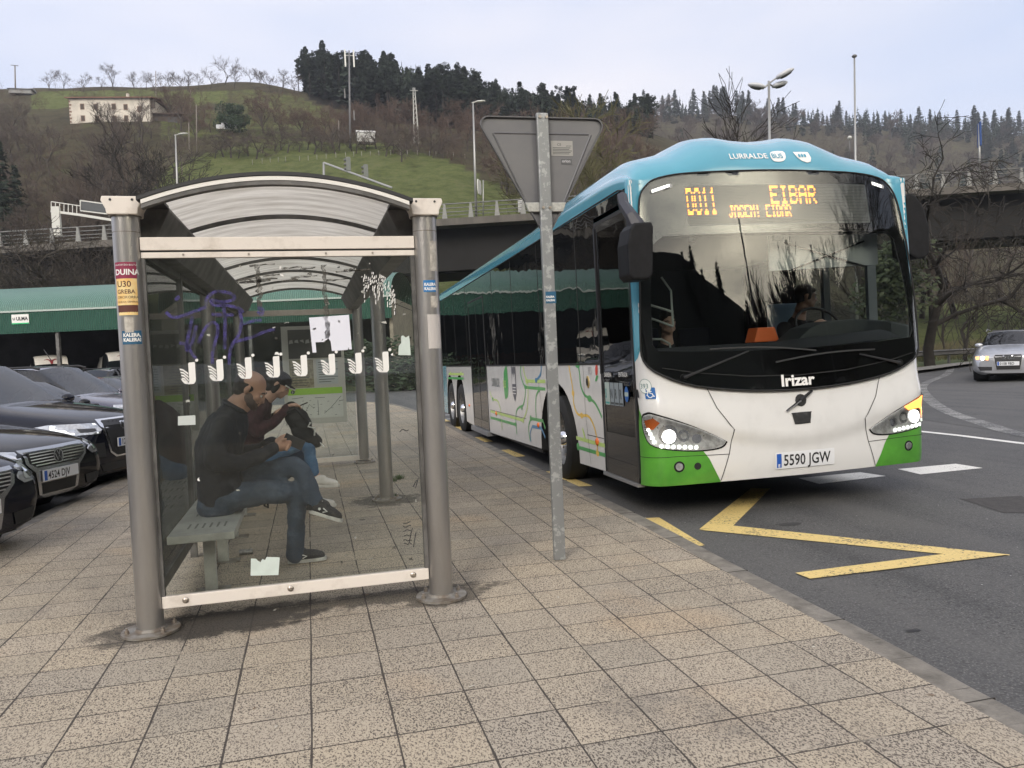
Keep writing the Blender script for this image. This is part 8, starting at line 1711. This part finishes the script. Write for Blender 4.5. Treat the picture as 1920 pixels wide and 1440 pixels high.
bg_ = tag(organic('backpack', [[(Vector((.0, 0, .0)), .12), (Vector((-.03, 0, .20)), .13), (Vector((-.08, 0, .33)), .10)], [(Vector((.10, .0, -.10)), .08), (Vector((.02, 0, .02)), .10)]], K_blk, None, .014, 3, fold=.014, fs=11), 'black backpack held on the lap of the person in the maroon hoodie', 'backpack'); bg_.location = (-.07, Y1-.02, .76); bg_.scale = (.85, .85, .85); bg_.rotation_euler = (0, R(-12), 0)
g = G(); g.tube([(.10, -.1, -.02), (.13, -.12, .06), (.06, -.13, .10), (.10, -.13, .14)], .010, 5); g.tube([(.14, -.05, -.12), (.17, -.06, -.18)], .008, 4); g.build('tag_and_cord', K_lace, bg_)
g = G(); g.tube([(-.17, -.09, .30), (-.02, -.14, .34), (.06, -.12, .18), (.09, -.10, .0)], .016, 6); g.build('strap', K_blk, bg_)
# bag strap hanging under the bench between the two
g = G(); g.tube([(0, 0, 0), (.01, 0, -.06), (.0, 0, -.15), (.025, 0, -.17), (.03, 0, -.10), (.04, 0, -.02)], .010, 6); tag(g.build('bag_strap', K_blk, loc=(-.42, 6.9, .44)), 'black strap loop hanging below the bench edge between the two people', 'strap')
# --- driver and passengers in the bus (children-free of the bus: they sit in it)
def buspt(u, v, w): return BO+BM @ Vector((u, v, w))
drv = tag(empty('person', mtx=Matrix.Translation(BO) @ BM.to_4x4()), 'bus driver with short dark hair and black polo shirt at the wheel', 'person')
hx, hw = FR(1511, 556, 1.25); hcd = Vector((hx, 1.25, hw)); fdd = Vector((.93, -.30, -.12)); ldd = Vector((.30, .93, 0)); fn3, TH3 = head_extra(hcd, fdd, ldd, 1.08)
K_skin3 = mat('skin_light', (.55, .36, .27), .5)
hb = [[(hcd+Vector((-.02, .06, -.12)), .055), (hcd+Vector((-.05, .08, -.24)), .08)], [(hcd+Vector((-.06, .12, -.42)), .14), (hcd+Vector((-.04, .10, -.60)), .13)]]
hx2, hw2 = FR(1536, 602, 1.0); wv = Vector((hx2-.06, .98, hw2-.03)); hb += [[(hcd+Vector((.10, .05, -.42)), .05), (hcd+Vector((.06, -.10, -.52)), .042), (wv, .030)], [(hcd+Vector((-.26, .06, -.40)), .05), (hcd+Vector((-.28, -.10, -.58)), .042), (hcd+Vector((-.05, -.22, -.50)), .03)]]
hand(hb, wv, (.9, .0, .35), (.3, -.9, .0), (-.2, 0, .9), 1.0, .9, 1); mb3 = organic('body', hb, K_skin3, drv, .010, 3, fn3)
organic('polo_shirt', [[(hcd+Vector((-.06, .10, -.30)), .11), (hcd+Vector((-.06, .12, -.45)), .165), (hcd+Vector((-.05, .12, -.68)), .16)], [(hcd+Vector((-.22, .10, -.34)), .085), (hcd+Vector((-.27, .02, -.44)), .065)], [(hcd+Vector((.10, .10, -.34)), .085), (hcd+Vector((.12, .0, -.44)), .065)]], K_blk, drv, .014, 3)
shell(TH3, [((-.02, 0, .045), (.102, .084, .085)), ((-.06, 0, -.01), (.06, .07, .07)), ((.060, 0, .068), (.040, .060, .030)), ((.01, .07, .01), (.03, .016, .05)), ((.01, -.07, .01), (.03, .016, .05))], 'hair', K_hair, mb3, 1.08); facebits(TH3, 1.08, mb3)
pas = tag(empty('person', mtx=Matrix.Translation(BO) @ BM.to_4x4()), 'young passenger in dark clothes sitting behind the left part of the bus windscreen', 'person')
hx, hw = FR(1252, 606, 1.5); hcp = Vector((hx, 1.5, hw)); fn4, TH4 = head_extra(hcp, (-.1, -1, -.05), (1, -.1, 0), 1.05)
mb4 = organic('body', [[(hcp+Vector((0, .03, -.12)), .055), (hcp+Vector((0, .05, -.24)), .08)], [(hcp+Vector((0, .1, -.4)), .13), (hcp+Vector((0, .1, -.6)), .13)]], K_skin3, pas, .010, 3, fn4)
organic('jacket', [[(hcp+Vector((0, .07, -.28)), .11), (hcp+Vector((0, .10, -.45)), .17), (hcp+Vector((0, .10, -.66)), .16)], [(hcp+Vector((-.18, .07, -.33)), .08), (hcp+Vector((-.24, .02, -.55)), .065)], [(hcp+Vector((.18, .07, -.33)), .08), (hcp+Vector((.24, .02, -.55)), .065)]], K_blk, pas, .014, 3)
shell(TH4, [((-.02, 0, .050), (.100, .084, .080)), ((-.06, 0, 0), (.06, .07, .07))], 'hair', K_hair, mb4, 1.06); facebits(TH4, 1.05, mb4)

# weeds in the joints and small litter
rnd = random.Random(12); g = G()
for cx, cy, n_ in ((.90, 9.6, 90), (1.02, 9.75, 50), (.78, 8.42, 30)):
    for i in range(n_):
        a = rnd.uniform(0, 6.28); r = rnd.uniform(0, .07); p = Vector((cx+r*math.cos(a), cy+r*math.sin(a), gz(cx, cy))); v = Vector((math.cos(a)*.5, math.sin(a)*.5, 1))*rnd.uniform(.02, .07); w = Vector((-math.sin(a), math.cos(a), 0))*.006; g.add([p-w, p+w, p+v*.6+w, p+v], [(0, 1, 2, 3)])
struct(tag(g.build('weeds', mat('weed_green', (.05, .10, .02), .8)), 'small green weeds growing in the pavement joints by the far shelter posts', 'weeds'), 'stuff')
g = G()
for i in range(60):
    x, y = rnd.uniform(-2.4, 2.5), rnd.uniform(2.3, 9); a = rnd.uniform(0, 6.28); l = rnd.uniform(.006, .018); d = Vector((math.cos(a), math.sin(a), 0))*l; w = Vector((-math.sin(a), math.cos(a), 0))*rnd.uniform(.003, .008); p = Vector((x, y, .0035)); g.add([p-d-w, p+d-w, p+d+w*.6, p-d*.8+w], [(0, 1, 2, 3)])
struct(tag(g.build('litter', mat('litter_pale', (.55, .52, .45), .8, col2=(.16, .10, .06), vs=3, lo=.45, hi=.55)), 'cigarette ends and paper crumbs scattered over the pavement', 'litter'), 'stuff')
# ------------------------------------------------------------------ the thin air of the valley
m, n, o = newmat('haze_air'); v = n.nodes.new('ShaderNodeVolumePrincipled'); v.inputs['Color'].default_value = (.86, .90, 1, 1); v.inputs['Density'].default_value = .00032; v.inputs['Anisotropy'].default_value = .3; n.links.new(v.outputs[0], o.inputs['Volume'])
g = G(); g.box2((-900, -400, -8), (1100, 1100, 420)); struct(tag(g.build('haze', m), 'faint valley haze', 'haze'), 'stuff')
